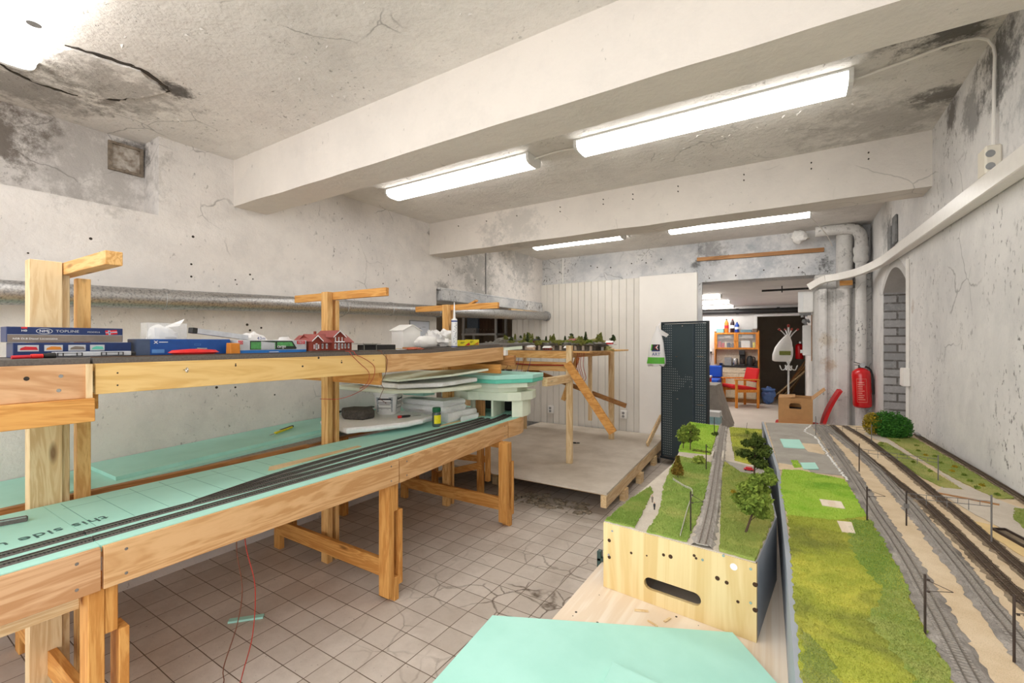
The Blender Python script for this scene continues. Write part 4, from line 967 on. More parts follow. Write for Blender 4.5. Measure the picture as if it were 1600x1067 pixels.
MB().yprism([(-2.30,ZD),(-2.255,ZD),(-2.257,1.441),(-2.296,1.443)], .99, 1.03).build('card', M['orange'], oc, bevel=.002)
MB.G = None
stretch(1.065,1.5,1.132,1.496)
pk = thing('train_box', 'silver locomotive box with clear window and green cargo print', 'box', (-2.33, 1.3, ZD))
bx4 = -2.285
B(-2.37, bx4, 1.065, 1.500, ZD, 1.4565).build('carton', M['silver_card'], pk, bevel=.0015)
xface(MB(), bx4+.0002, 1.067, 1.498, ZD+.0005, 1.4065).build('blue_band', plain('bright_blue_card', lin(38,120,200), .4), pk)
MB().add([(bx4+.001,1.135,1.409),(bx4+.001,1.425,1.409),(bx4+.001,1.43,1.415),(bx4+.001,1.40,1.4535),(bx4+.001,1.135,1.4535)], [(0,1,2,3,4)]).build('window', plain('dark_window', lin(44,52,46), .2), pk)
MB().add([(bx4+.0014,1.14,1.412),(bx4+.0014,1.29,1.412),(bx4+.0014,1.29,1.446),(bx4+.0014,1.14,1.448)], [(0,1,2,3)]).add([(bx4+.0014,1.30,1.425),(bx4+.0014,1.41,1.425),(bx4+.0014,1.395,1.447),(bx4+.0014,1.30,1.447)], [(0,1,2,3)]).build('locomotive_print', plain('loco_green', lin(92,168,96), .35, 0, .3, 60), pk)
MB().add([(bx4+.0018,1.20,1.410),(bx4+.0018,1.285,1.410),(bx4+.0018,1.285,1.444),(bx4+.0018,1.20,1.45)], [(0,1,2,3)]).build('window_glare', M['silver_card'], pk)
text('lettering', 'cargo', (bx4+.002, 1.30, 1.418), YR, ZU, .022, M['white_ink'], pk, sx=1.1)
xface(MB(), bx4+.0002, 1.432, 1.488, 1.436, 1.454).build('red_logo', M['red_ink'], pk); text('lettering', 'PIKO', (bx4+.001, 1.460, 1.4395), YR, ZU, .017, M['silver_card'], pk, 'CENTER')
xface(MB(), bx4+.0002, 1.068, 1.095, 1.436, 1.454).build('red_logo', M['red_ink'], pk); text('lettering', 'KO', (bx4+.001, 1.081, 1.4395), YR, ZU, .016, M['silver_card'], pk, 'CENTER')
xface(MB(), bx4+.0006, 1.25, 1.31, 1.395, 1.398).build('small_print', M['white_ink'], pk)
MB.G = None
pb1 = thing('plastic_bag', 'white plastic bag with blue print behind cargo box, left hump', 'bag', (-2.46, 1.28, ZD))
MB().blob((-2.45,1.295,1.425), (.05,.074,.066), .2, 2.2, 24, 14, 6, ZD).build('bag', M['plastic_bag'], pb1, smooth=30)
text('lettering', '43m', (-2.395, 1.285, 1.459), YR, ZU, .024, M['blue_ink'], pb1)
pb2 = thing('plastic_bag', 'white plastic bag behind cargo box, right hump', 'bag', (-2.46, 1.48, ZD))
MB().blob((-2.44,1.455,1.425), (.045,.058,.05), .18, 2.2, 24, 14, 9, ZD).build('bag', M['plastic_bag'], pb2, smooth=30)

# red brick model station
stretch(1.52,1.985,1.492,1.815)
stn = thing('model_station', 'dark red brick model station house with gabled roofs', 'model building', (-2.32, 1.75, ZD))
M['brickred'] = plain('model_brick', lin(140,58,42), .8, 0, .15, 200)
M['rooftile'] = plain('model_roof', lin(164,88,82), .7, 0, .15, 150)
Y0, Y1 = 1.53, 1.965
B(-2.42, -2.24, Y0-.01, Y1+.02, ZD, ZD+.006).build('base', plain('model_paving', lin(84,82,76), .8), stn)
zb = ZD+.006
def house(x0, x1, y0, y1, h, ridge, along, nm='wall'):
    if along == 'Y':
        MB().yprism([(x0,zb),(x1,zb),(x1,zb+h),((x0+x1)/2,zb+ridge-.004),(x0,zb+h)], y0, y1).build(nm, M['brickred'], stn)
        e = .012; m = MB()
        for s in (-1, 1):
            xm, xe = (x0+x1)/2, ((x0 if s < 0 else x1)+s*e); sl = (ridge-h)/((x1-x0)/2)
            m.add([(xm,y0-e,zb+ridge),(xm,y1+e,zb+ridge),(xe,y1+e,zb+h-sl*e+.002),(xe,y0-e,zb+h-sl*e+.002),(xm,y0-e,zb+ridge-.004),(xm,y1+e,zb+ridge-.004),(xe,y1+e,zb+h-sl*e-.002),(xe,y0-e,zb+h-sl*e-.002)], [(0,1,2,3),(7,6,5,4),(0,4,5,1),(2,6,7,3),(1,5,6,2),(0,3,7,4)])
        m.build('roof', M['rooftile'], stn)
    else:
        MB().xprism([(y0,zb),(y1,zb),(y1,zb+h),((y0+y1)/2,zb+ridge-.004),(y0,zb+h)], x0, x1).build(nm, M['brickred'], stn)
        e = .012; m = MB()
        for s in (-1, 1):
            ym, ye = (y0+y1)/2, ((y0 if s < 0 else y1)+s*e); sl = (ridge-h)/((y1-y0)/2)
            m.add([(x0-e,ym,zb+ridge),(x1+e,ym,zb+ridge),(x1+e,ye,zb+h-sl*e+.002),(x0-e,ye,zb+h-sl*e+.002),(x0-e,ym,zb+ridge-.004),(x1+e,ym,zb+ridge-.004),(x1+e,ye,zb+h-sl*e-.002),(x0-e,ye,zb+h-sl*e-.002)], [(0,1,2,3),(7,6,5,4),(0,4,5,1),(2,6,7,3),(1,5,6,2),(0,3,7,4)])
        m.build('roof', M['rooftile'], stn)
        # white gable board
        g = MB()
        for s in (-1, 1):
            ye = ((y0 if s < 0 else y1)+s*e); sl = (ridge-h)/((y1-y0)/2)
            g.bar((x1+e+.001,(y0+y1)/2,zb+ridge-.001),(x1+e+.001,ye,zb+h-sl*e), .002, .006, (1,0,0)) if False else g.add([(x1+e+.001,(y0+y1)/2,zb+ridge+.001),(x1+e+.001,ye,zb+h-sl*e+.003),(x1+e+.001,ye,zb+h-sl*e-.003),(x1+e+.001,(y0+y1)/2,zb+ridge-.006)], [(0,1,2,3)])
        g.build('gable_board', M['white_ink'], stn)
house(-2.40, -2.27, 1.56, 1.94, .055, .095, 'Y')
house(-2.41, -2.255, 1.545, 1.625, .062, .088, 'X')
house(-2.41, -2.25, 1.735, 1.84, .085, .118, 'X')
B(-2.36,-2.345,1.66,1.672,zb+.08,zb+.112).build('chimney', M['brickred'], stn)
wn = MB(); wk = MB()
for y0, y1, z0, z1, x in [(1.560,1.566,.012,.036,-2.2545),(1.576,1.592,.008,.042,-2.2545),(1.600,1.606,.012,.036,-2.2545),
        (1.645,1.660,.012,.040,-2.2695),(1.685,1.700,.012,.040,-2.2695),(1.746,1.760,.012,.040,-2.2495),(1.780,1.796,.006,.042,-2.2495),(1.813,1.828,.012,.040,-2.2495),
        (1.750,1.758,.055,.078,-2.2495),(1.782,1.792,.055,.078,-2.2495),(1.815,1.823,.055,.078,-2.2495),(1.865,1.880,.012,.040,-2.2695),(1.90,1.915,.012,.040,-2.2695)]:
    wn = MB().box(x, x+.0012, y0, y1, zb+z0, zb+z1); f = wn.build('window', M['white_ink'], stn)
    if y1-y0 > .008: MB().box(x+.0012, x+.0016, y0+.003, (y0+y1)/2-.001, zb+z0+.004, zb+z1-.004).box(x+.0012, x+.0016, (y0+y1)/2+.001, y1-.003, zb+z0+.004, zb+z1-.004).build('pane', M['ink'], f)
MB().box(-2.25,-2.235,1.745,1.83,zb+.048,zb+.052).box(-2.24,-2.236,1.745,1.83,zb+.048,zb+.054).build('balcony', M['white_ink'], stn)
MB.G = None
stretch(1.94,2.28,1.845,2.177)
sh = thing('platform_shelter', 'dark grey model platform shelter with flat canopy', 'model building', (-2.3, 2.1, ZD))
B(-2.40,-2.28,1.94,2.28,ZD,ZD+.004).build('platform', plain('model_platform', lin(150,146,134), .8), sh)
MB().box(-2.35,-2.30,1.985,2.27,ZD+.004,ZD+.038).build('block', M['black'], sh, bevel=.002)
MB().box(-2.365,-2.27,1.955,2.11,ZD+.043,ZD+.0455).build('canopy', plain('canopy_grey', lin(92,92,84), .7), sh)
MB().box(-2.276,-2.273,1.975,1.978,ZD+.004,ZD+.043).box(-2.276,-2.273,2.075,2.078,ZD+.004,ZD+.043).box(-2.276,-2.273,1.975,2.078,ZD+.039,ZD+.042).build('post', plain('pale_post', lin(130,130,120), .6), sh)
MB.G = None
stretch(2.24,2.40,2.315,2.49,ZD,1.517,ZD+.003,1.571)
wh = thing('white_model_house', 'plain white card model house behind white parcels', 'model building', (-2.42, 2.33, ZD+.004))
MB().xprism([(2.24,ZD+.004),(2.40,ZD+.004),(2.40,1.492),(2.32,1.517),(2.24,1.492)], -2.50, -2.38).build('wall', M['white'], wh)
m = MB(); m.add([(-2.51,2.32,1.520),(-2.37,2.32,1.520),(-2.37,2.412,1.489),(-2.51,2.412,1.489),(-2.51,2.32,1.517),(-2.37,2.32,1.517),(-2.37,2.412,1.486),(-2.51,2.412,1.486)], [(0,1,2,3),(7,6,5,4),(0,4,5,1),(2,6,7,3),(1,5,6,2),(0,3,7,4)])
m.add([(-2.51,2.32,1.520),(-2.37,2.32,1.520),(-2.37,2.228,1.489),(-2.51,2.228,1.489),(-2.51,2.32,1.517),(-2.37,2.32,1.517),(-2.37,2.228,1.486),(-2.51,2.228,1.486)], [(3,2,1,0),(4,5,6,7),(0,1,5,4),(2,3,7,6),(1,2,6,5),(0,4,7,3)]).build('roof', M['white'], wh)
MB.G = None
pr1 = thing('wrapped_parcel', 'white paper wrapped parcel, left of the sealant tube', 'parcel', (-2.3, 2.45, ZD+.009))
MB().blob((-2.29,2.455,1.445), (.04,.11,.048), .12, 1.5, 20, 10, 12, ZD+.0095).build('wrapping', M['white'], pr1, smooth=30)
pr2 = thing('plastic_bag', 'crumpled white carrier bag behind the sealant tube', 'bag', (-2.36, 2.72, ZD+.018))
MB().blob((-2.37,2.73,1.462), (.05,.145,.075), .30, 2.6, 30, 16, 15, ZD+.0205).blob((-2.40,2.62,1.50), (.02,.05,.035), .4, 2.5, 14, 8, 17).build('bag', M['plastic_bag'], pr2, smooth=25)
op = thing('orange_packet', 'small orange bag of parts lying on deck edge', 'packet', (-2.2, 2.3, ZD+.012))
MB().blob((-2.19,2.225,1.400), (.03,.075,.010), .3, 2.5, 20, 8, 19, ZD+.0025).build('packet', plain('orange_net', lin(214,106,70), .5, 0, .3, 80), op, smooth=25)
MB().box(-2.27,-2.23,2.14,2.27,ZD+.0015,ZD+.007).build('card_strip', M['white'], op)
MB().box(-2.27,-2.22,2.2,2.30,ZD+.0075,ZD+.020).build('brown_block', M['brownY'], op)
stretch(0,1,0,1,ZD+.0138,ZD+.0138+.239,ZD+.0138,ZD+.0138+.345)
ca = thing('sealant_tube', 'upright white sealant cartridge with long nozzle', 'sealant tube', (-2.2, 2.68, ZD+.018))
cz = ZD+.0138
MB().lathe([(.023,0),(.0235,.002),(.0235,.145),(.021,.150),(.010,.152)], (-2.20,2.67,cz), 20).build('cartridge', plain('printed_cartridge', lin(228,228,226), .35, 0, .05, 8), ca, smooth=True)
MB().lathe([(.0238,.002),(.0238,.007)], (-2.20,2.67,cz), 20).lathe([(.0238,.135),(.0238,.142)], (-2.20,2.67,cz), 20).build('blue_band', M['blue_ink'], ca, smooth=True)
MB().lathe([(.010,.152),(.009,.165),(.0028,.238),(.002,.239)], (-2.20,2.67,cz), 14).build('nozzle', M['white'], ca, smooth=True)
pl_ = MB()
for k in range(22):
    a0 = R(-70+rc.uniform(0, 60)); a1 = a0+R(rc.uniform(6, 26)); z0 = cz+.016+.0052*k
    pl_.add([(-2.20+.0238*math.cos(a0),2.67+.0238*math.sin(a0),z0),(-2.20+.0238*math.cos(a1),2.67+.0238*math.sin(a1),z0),(-2.20+.0238*math.cos(a1),2.67+.0238*math.sin(a1),z0+.0028),(-2.20+.0238*math.cos(a0),2.67+.0238*math.sin(a0),z0+.0028)], [(0,1,2,3)])
pl_.build('label_print', M['navy'], ca)
MB.G = None
for y0, y1, x_, lb, r_ in ((2.80,2.935,-2.25,'yellow carton lying beside the sealant tube, left of two',0),(2.943,3.085,-2.27,'yellow carton at the far end of the deck, right of two',0)):
    z_ = ZD+(.0272 if y0 > 2.9 else .0222)
    yb = thing('yellow_carton', lb, 'carton', (x_, (y0+y1)/2, z_), 'yellow cartons on the upper deck')
    B(x_-.04, x_, y0, y1, z_, z_+.047).build('carton', M['yellow'], yb, bevel=.0015)
    MB().add([(x_+.0008,y0+(y1-y0)*.45,z_+.004),(x_+.0008,y1-.004,z_+.004),(x_+.0008,y1-.012,z_+.03)], [(0,1,2)]).build('print', M['red_ink'] if y0 < 2.9 else M['orange'], yb)
    MB().box(x_, x_+.0007, y0+.008, y0+.06, z_+.028, z_+.032).box(x_, x_+.0007, y0+.008, y0+.045, z_+.02, z_+.023).build('print_lines', M['ink'], yb)

# ------------------------------------------------------------------ scenery helpers
def grass_mat(name, a, b, c):
    t = NT(name); p = t.pos()
    n = t.noise(p, 7, 6, .65)
    col = t.mix(t.ramp(n, (.34, 0.), (.52, 1.)), a, b)
    col = t.mix(t.ramp(t.noise(p, 4.2, 5, .6, .4), (.48, 0.), (.62, 1.)), col, c)
    f = t.noise(p, 420, 2, .5)
    col = t.mix(t.math('MULTIPLY', t.ramp(f, (.4, 0.), (.75, 1.)), .45), col, tuple(q*.35 for q in b[:3])+(1,))
    t.bump(f, .5, .004)
    return t.fin(col, .9, spec=.1)
G = {'lime': grass_mat('lime_field_grass', lin(212,206,92), lin(178,184,78), lin(136,142,70)),
     'bright': grass_mat('bright_green_grass', lin(154,198,66), lin(178,208,84), lin(132,180,60)),
     'dull': grass_mat('dull_embankment_grass', lin(170,172,96), lin(148,162,82), lin(186,184,102)),
     'mid': grass_mat('mid_green_grass', lin(158,176,92), lin(138,164,78), lin(176,182,104)),
     'olive': grass_mat('olive_verge_grass', lin(166,170,100), lin(144,158,82), lin(180,176,108))}
def sand_mat(name, a, b, s=500):
    t = NT(name); p = t.pos()
    col = t.mix(t.ramp(t.noise(p, 9, 7, .7), (.35, 0.), (.68, 1.)), a, b)
    g = t.noise(p, s, 2, .6); col = t.mix(t.math('MULTIPLY', t.ramp(g, (.52, 0.), (.7, 1.)), .45), col, tuple(q*.45 for q in b[:3])+(1,))
    t.bump(g, .35, .003); return t.fin(col, .9, spec=.15)
M['sand'] = sand_mat('tan_scenic_sand', lin(226,206,176), lin(208,184,150))
M['path'] = sand_mat('pale_gravel_path', lin(212,202,188), lin(196,184,168))
M['asphalt'] = sand_mat('grey_scenic_ground', lin(178,172,162), lin(158,152,143))
M['stone_grey'] = sand_mat('grey_ballast', lin(176,169,161), lin(112,106,101), 380)
M['stone_brown'] = sand_mat('brown_ballast', lin(158,142,120), lin(100,86,70), 380)
M['stone_light'] = sand_mat('light_ballast', lin(196,189,181), lin(140,133,126), 380)
M['tie_grey'] = plain('concrete_ties', lin(176,168,158), .8, 0, .2, 200)
M['tie_brown'] = plain('timber_ties', lin(92,76,60), .8, 0, .2, 200)
M['mast'] = plain('dark_mast', lin(58,44,36), .6, 0, .2, 60)
M['greymast'] = plain('grey_mast', lin(110,106,102), .5, 0, .1, 60)
def blades(mb, poly, z, n, h, rnd):
    xs = [p[0] for p in poly]; ys = [p[1] for p in poly]; k = 0
    zf = z if callable(z) else (lambda x, y: z)
    while k < n:
        x, y = rnd.uniform(min(xs), max(xs)), rnd.uniform(min(ys), max(ys))
        if not inside(x, y, poly): continue
        a = rnd.uniform(0, 6.28); c, s = math.cos(a)*.0011, math.sin(a)*.0011; hh = h*rnd.uniform(.5, 1.2); zz = zf(x, y)-.0005
        lx, ly = rnd.uniform(-.5, .5)*hh, rnd.uniform(-.5, .5)*hh
        mb.v += [Vector((x-c, y-s, zz)), Vector((x+c, y+s, zz)), Vector((x+lx, y+ly, zz+hh))]
        i = len(mb.v); mb.f.append((i-3, i-2, i-1)); k += 1
    return mb
def grass(parent, poly, z, th, m, n, rnd, h=.004, name='grass_patch', amp=.003):
    pl = jitter(poly, .012, amp, rnd); mb = MB().prism(pl, z, z+th); blades(mb, pl, z+th, n, h, rnd)
    return mb.build(name, m, parent)
def foliage(name, c, r, n, size, m, parent, rnd, shell=.35): return MB().leaves(c, r, n, size, rnd, shell).build(name, m, parent)
def leafmat(name, a, b):
    t = NT(name); p = t.pos(); col = t.mix(t.ramp(t.noise(p, 45, 3, .6), (.35, 0.), (.65, 1.)), a, b)
    return t.fin(col, .8, spec=.15)
LF = {'bush': leafmat('dark_bush_leaf', lin(44,92,36), lin(70,124,44)), 'gold': leafmat('golden_bush_leaf', lin(176,146,40), lin(128,120,40)),
      'birch': leafmat('birch_leaf', lin(124,140,56), lin(94,116,44)), 'oak': leafmat('dark_tree_leaf', lin(54,70,30), lin(80,92,36)),
      'rust': leafmat('russet_conifer_leaf', lin(126,96,36), lin(98,92,34)), 'fern': leafmat('fern_leaf', lin(150,160,70), lin(120,140,56)), 'fir': leafmat('fir_needle', lin(52,66,42), lin(74,84,48)), 'moss': leafmat('moss_leaf', lin(140,140,70), lin(110,116,60))}
M['trunk'] = plain('twig_bark', lin(84,66,48), .9, 0, .2, 200)
def tree(parent, x, y, z, h, kind, leafkind, rnd, nl=900, w=.3, lean=(0,0), size=.0062, name='model_tree'):
    t = bpy.data.objects.new(name, None); COL.objects.link(t); t.parent = parent; t.location = Vector((x, y, z))-sum((Vector(q.location) for q in [parent]), Vector()); t.empty_display_size = .02
    top = Vector((x+lean[0], y+lean[1], z+h)); base = Vector((x, y, z)); mb = MB().tube([base, base.lerp(top, .45), base.lerp(top, .9)], [h*.022, h*.014, h*.005], 6)
    lv = MB()
    if kind == 'cone':
        for k in range(9):
            f = .22+.76*k/8; rr_ = h*w*(1.02-f)*1.05; c = base.lerp(top, f)
            lv.leaves(c, (rr_+.002, rr_+.002, h*.05), nl//9, size, rnd, .2)
    else:
        for k in range(13):
            f = .30+.68*(k+rnd.random())/13; a = rnd.uniform(0, 6.28); rr_ = h*w*math.sin(math.pi*min(.97, max(.15, (f-.15)/.85)))**.8
            c = base.lerp(top, f)+Vector((math.cos(a)*rr_*.6, math.sin(a)*rr_*.6, 0)); mb.tube([base.lerp(top, f-.15), c], h*.006, 5)
            lv.leaves(c, (rr_*.55+.004, rr_*.55+.004, h*.10), nl//13, size, rnd, .25)
    mb.build('trunk', M['trunk'], t, smooth=True); lv.build('foliage', LF[leafkind], t)
    return t
# ------------------------------------------------------------------ table under the scenery modules
pt = thing('plywood_table', 'wide plywood table carrying both scenery modules', 'table', (.06, 1.7, 0))
MB().prism([(-.568,.2),(.60,.2),(.60,3.35),(-.568,3.35)], .662, .68).build('top', M['board'], pt, bevel=.001)
for x, y in ((-.44,.5),(.5,.5),(-.44,2.9),(.5,2.9)): B(x, x+.06, y, y+.06, 0, .60).build('leg', M['amberZ'], pt)
MB().box(-.5,.56,.5,.54,.60,.662).box(-.5,.56,2.92,2.96,.60,.662).build('bearer', M['amberX'], pt)
dots = MB()
rq = random.Random(44)
for _ in range(26): x, y = rq.uniform(-.55,-.02), rq.uniform(.9,1.31); dots.tube([(x,y,.6795),(x,y,.6806)], rq.uniform(.0012,.004), 8)
dots.build('screw_holes', M['crackdark'], pt)
cl = thing('table_clamp', 'dark green clamp on left edge of the plywood table', 'clamp', (-.58, 1.5, .62))
MB().box(-.585,-.570,1.49,1.51,.62,.715).box(-.585,-.545,1.49,1.51,.6805,.692).build('clamp_frame', plain('clamp_green', lin(40,66,60), .4), cl, bevel=.002)
sheet = solo('mint_board', MB().prism([(-.700,1.012),(-.133,1.283),(-.03,1.144),(-.02,1.0),(-.03,.4),(-.62,.28),(-.66,.6)], .6805, .700), M['mint'], 'large mint foam board lying on plywood table in the foreground', 'foam board', bevel=.0015)
solo('mint_board', MB().prism([(-.352,.995),(-.03,.962),(-.06,.45),(-.32,.45)], .7005, .715), M['mint'], 'smaller mint foam board lying on top of the large one', 'foam board', bevel=.0015)
sc1 = thing('wood_shavings', 'few wood shavings on plywood by the slotted module', 'shavings', (-.3, 1.29, .68))
MB().bar((-.385,1.27,.683),(-.35,1.285,.683), .006, .004).bar((-.34,1.243,.682),(-.31,1.23,.683), .003, .003).bar((-.30,1.262,.682),(-.29,1.285,.684), .006, .002).build('shaving', M['paleX'], sc1)

# ------------------------------------------------------------------ slotted module with the single track embankment
zt = .884; rg = random.Random(8)
sm = thing('slotted_module', 'scenery module with slotted plywood front, grass slopes and single track', 'model railway module', (-.3, 2.3, .68))
fr = [(-.506,1.345),(-.080,1.30)]
dv = Vector((fr[1][0]-fr[0][0], fr[1][1]-fr[0][1], 0)); wl_ = dv.length; dv.normalize()
Mx = Matrix.Translation((fr[0][0], fr[0][1], .6805))@Matrix(((dv.x,-dv.y,0,0),(dv.y,dv.x,0,0),(0,0,1,0),(0,0,0,1)))
# front panel with a rounded slot, triangulated around the hole
H_ = .202
slot = []
for k in range(9): a = R(90+180*k/8); slot.append((.150+.018*math.cos(a), .058+.018*math.sin(a)))
for k in range(9): a = R(-90+180*k/8); slot.append((.275+.018*math.cos(a), .058+.018*math.sin(a)))
def holed(outer, hole, th):
    bm = bmesh.new(); fo = []
    for loop in (outer, hole):
        vs = [bm.verts.new((x, 0, z)) for x, z in loop]; fo += [bm.edges.new((vs[i], vs[(i+1)%len(vs)])) for i in range(len(vs))]
    bmesh.ops.triangle_fill(bm, use_beauty=True, edges=fo)
    r_ = bmesh.ops.extrude_face_region(bm, geom=bm.faces[:]); bmesh.ops.translate(bm, verts=[v for v in r_['geom'] if isinstance(v, bmesh.types.BMVert)], vec=(0, th, 0))
    bm.verts.index_update(); mb = MB(Mx); mb.add([tuple(v.co) for v in bm.verts], [tuple(v.index for v in f.verts) for f in bm.faces]); bm.free(); return mb
holed([(0,0),(wl_,0),(wl_,H_),(0,H_)], slot, .012).build('front_panel', M['ply'], sm)
kn2 = MB(Mx); sc2 = MB(Mx)
for x, z, r in [(.02,.15,.0055),(.02,.098,.0055),(.092,.132,.004),(.19,.155,.0045),(.21,.156,.006),(.275,.178,.004),(.28,.172,.0035),(.335,.135,.006),(.358,.131,.005),(.425,.148,.006),(.425,.083,.006),(.14,.138,.0025),(.385,.09,.004)]: kn2.tube([(x,-.0006,z),(x,.004,z)], r, 12)
kn2.build('knot_holes', plain('knot_brown', lin(74,48,26), .9, 0, .3, 200), sm)
for x, z in [(.03,.182),(.018,.105),(.415,.185),(.415,.098),(.35,.2),(.297,.173)]: sc2.tube([(x,-.0012,z),(x,.003,z)], .0035, 10)
sc2.build('screws', M['steel'], sm)
MB(Mx).tube([(.375,-.0008,.178),(.375,.002,.178)], .009, 16).build('filler_patch', M['white'], sm)
M['slate'] = plain('slate_blue_paint', lin(158,164,172), .6, 0, .08, 6)
rt = [(-.080,1.302),(-.046,1.68),(-.100,2.24),(-.168,3.275)]
for i in range(3):
    a, b = Vector(rt[i]+(0,)), Vector(rt[i+1]+(0,)); n_ = (b-a).normalized(); s_ = Vector((-n_.y, n_.x, 0))*.010
    MB().prism([tuple((a)[:2]), tuple((b)[:2]), tuple((b+s_)[:2]), tuple((a+s_)[:2])], .6805, .8825).build('side_panel', M['slate'], sm)
lf = [(-.506,1.357),(-.474,2.15),(-.495,2.376),(-.618,3.31)]
MB().prism([lf[0], lf[1], lf[2], lf[3], (-.606,3.31), (-.483,2.376), (-.462,2.15), (-.494,1.357)], .6805, .8825).build('side_panel', M['slate'], sm)
outline = [(-.504,1.347),(-.082,1.303),(-.050,1.68),(-.104,2.24),(-.170,3.272),(-.375,3.235),(-.616,3.308),(-.494,2.376),(-.473,2.15),(-.493,1.6)]
MB().prism(outline, .8826, zt+.001).build('path_base', M['path'], sm)
MB().prism([(-.60,3.28),(-.19,3.24),(-.19,3.22),(-.60,3.26)], .6805, .8825).build('back_panel', M['slate'], sm)
zg = zt+.001
def gp(poly, m, n, th=.004, h=.005, nm='grass_patch'): return grass(sm, poly, zg, th, G[m], n, rg, h, nm)
gp([(-.502,1.35),(-.408,1.345),(-.425,1.5),(-.447,1.70),(-.470,1.76),(-.492,1.6)], 'mid', 4200)
gp([(-.368,1.335),(-.252,1.33),(-.262,1.6),(-.29,1.95),(-.315,2.25),(-.475,2.30),(-.462,2.05),(-.43,1.80),(-.402,1.66),(-.375,1.5)], 'mid', 9000)
gp([(-.168,1.32),(-.083,1.306),(-.052,1.68),(-.098,2.12),(-.19,2.14),(-.272,2.29),(-.262,2.15),(-.235,1.9),(-.205,1.65)], 'dull', 9000, .008)
gp([(-.352,2.41),(-.50,2.40),(-.612,3.30),(-.42,3.25),(-.39,2.9)], 'bright', 6500, .006)
gp([(-.235,2.36),(-.118,2.30),(-.172,3.26),(-.355,3.24),(-.31,2.9)], 'lime', 5500, .006)
MB().prism(jitter([(-.105,2.26),(-.275,2.335),(-.262,2.30),(-.195,2.155),(-.103,2.13)], .03, .002, rg), zg, zg+.0015).build('road', M['asphalt'], sm)
bl_ = [(-.212,1.318),(-.231,1.579),(-.267,1.957),(-.308,2.368),(-.352,2.8),(-.393,3.235)]
tt = railtrack(sm, bl_, zg, gauge=.0165, tie=.030, w=.058, bed=.008, bedmat=M['stone_light'], tiemat=M['tie_grey'], railmat=M['rustrail'], spacing=.0088, stones=True)
bd = MB(); bd.prism([(-.332,2.30),(-.324,2.30),(-.336,2.45),(-.344,2.45)], zg, zg+.022).prism([(-.286,2.30),(-.278,2.30),(-.292,2.45),(-.300,2.45)], zg, zg+.022)
bd.build('bridge_parapet', plain('pale_parapet', lin(206,196,180), .7), sm)
fn = MB(); fp = [(-.276,1.35,zg),(-.298,1.56,zg),(-.319,1.77,zg),(-.36,1.82,zg),(-.413,1.885,zg)]
Pf = spline(fp, .012)
for i, p in enumerate(Pf):
    fn.bar(p, p+Vector((0,0,.013)), .0016, .0012, (0,1,0))
for a, b in zip(Pf, Pf[1:]): fn.bar(a+Vector((0,0,.010)), b+Vector((0,0,.010)), .001, .0022); fn.bar(a+Vector((0,0,.005)), b+Vector((0,0,.005)), .001, .0022)
fn.build('fence', plain('pale_fence', lin(206,200,188), .7), sm)
def mast(parent, x, y, z, h, m='mast', arm=None):
    t = MB().tube([(x,y,z),(x,y,z+h)], .0021, 8)
    if arm: t.tube([(x,y,z+h*.92),(x+arm,y,z+h*.80)], .0007, 4).tube([(x,y,z+h*.72),(x+arm,y,z+h*.80)], .0007, 4).tube([(x+.003,y,z+h*.92),(x+.007,y,z+h*.915)], .0022, 6).tube([(x+.003,y,z+h*.72),(x+.007,y,z+h*.725)], .0022, 6)
    return t.build('catenary_mast', M[m], parent)
mast(sm, -.258, 1.405, zg+.003, .118, arm=.035); mast(sm, -.325, 2.12, zg+.003, .11, arm=.03); mast(sm, -.408, 2.96, zg+.004, .10)
tree(sm, -.118, 1.47, zg+.008, .165, 'round', 'birch', rg, 5200, .36, (.05,.09))
tree(sm, -.135, 2.06, zg+.008, .17, 'round', 'oak', rg, 3600, .36, (.0,.04))
tree(sm, -.405, 1.93, zg+.003, .085, 'cone', 'rust', rg, 1500, .36)
tree(sm, -.452, 2.45, zg+.006, .13, 'round', 'birch', rg, 2000, .32, (.0,.02))
tree(sm, -.488, 2.46, zg+.006, .12, 'round', 'birch', rg, 1200, .26)
foliage('fern', (-.372,2.22,zg+.015), (.028,.04,.018), 170, .010, LF['fern'], sm, rg, .1)
foliage('bush', (-.40,2.93,zg+.006), (.02,.06,.012), 260, .005, LF['oak'], sm, rg)
foliage('bush', (-.40,2.43,zg+.005), (.06,.02,.010), 240, .005, LF['moss'], sm, rg)
foliage('bush', (-.187,1.83,zg+.012), (.010,.012,.010), 60, .004, LF['gold'], sm, rg)
for x, y, c in ((-.420,1.595,'brown_ink'),(-.396,1.53,'ink')):
    f_ = bpy.data.objects.new('model_figure', None); COL.objects.link(f_); f_.parent = sm; f_.location = Vector((x,y,zg))-Vector(sm.location)
    MB().lathe([(.0022,0),(.0026,.008),(.0036,.012),(.0038,.018),(.0018,.0205)], (x,y,zg), 8).build('clothes', M[c], f_, smooth=True)
    MB().blob((x,y,zg+.0228), (.0019,.0019,.0023), 0, 1, 8, 6).build('head', plain('figure_skin', lin(214,160,120), .6), f_, smooth=True)
mc = bpy.data.objects.new('model_car', None); COL.objects.link(mc); mc.parent = sm; mc.location = Vector((-.165,2.21,zg))-Vector(sm.location)
MB().box(-.185,-.145,2.20,2.222,zg+.003,zg+.010).box(-.178,-.153,2.202,2.22,zg+.010,zg+.016).build('body', M['red_ink'], mc, bevel=.002)
cw = MB()
for x in (-.178,-.153):
    for y in (2.20,2.222): cw.tube([(x,y-.001,zg+.0042),(x,y+.001,zg+.0042)], .0035, 10)
cw.build('wheel', M['black'], mc)
foliage('tuft', (-.24,3.05,zg+.012), (.012,.012,.022), 60, .007, LF['fern'], sm, rg)
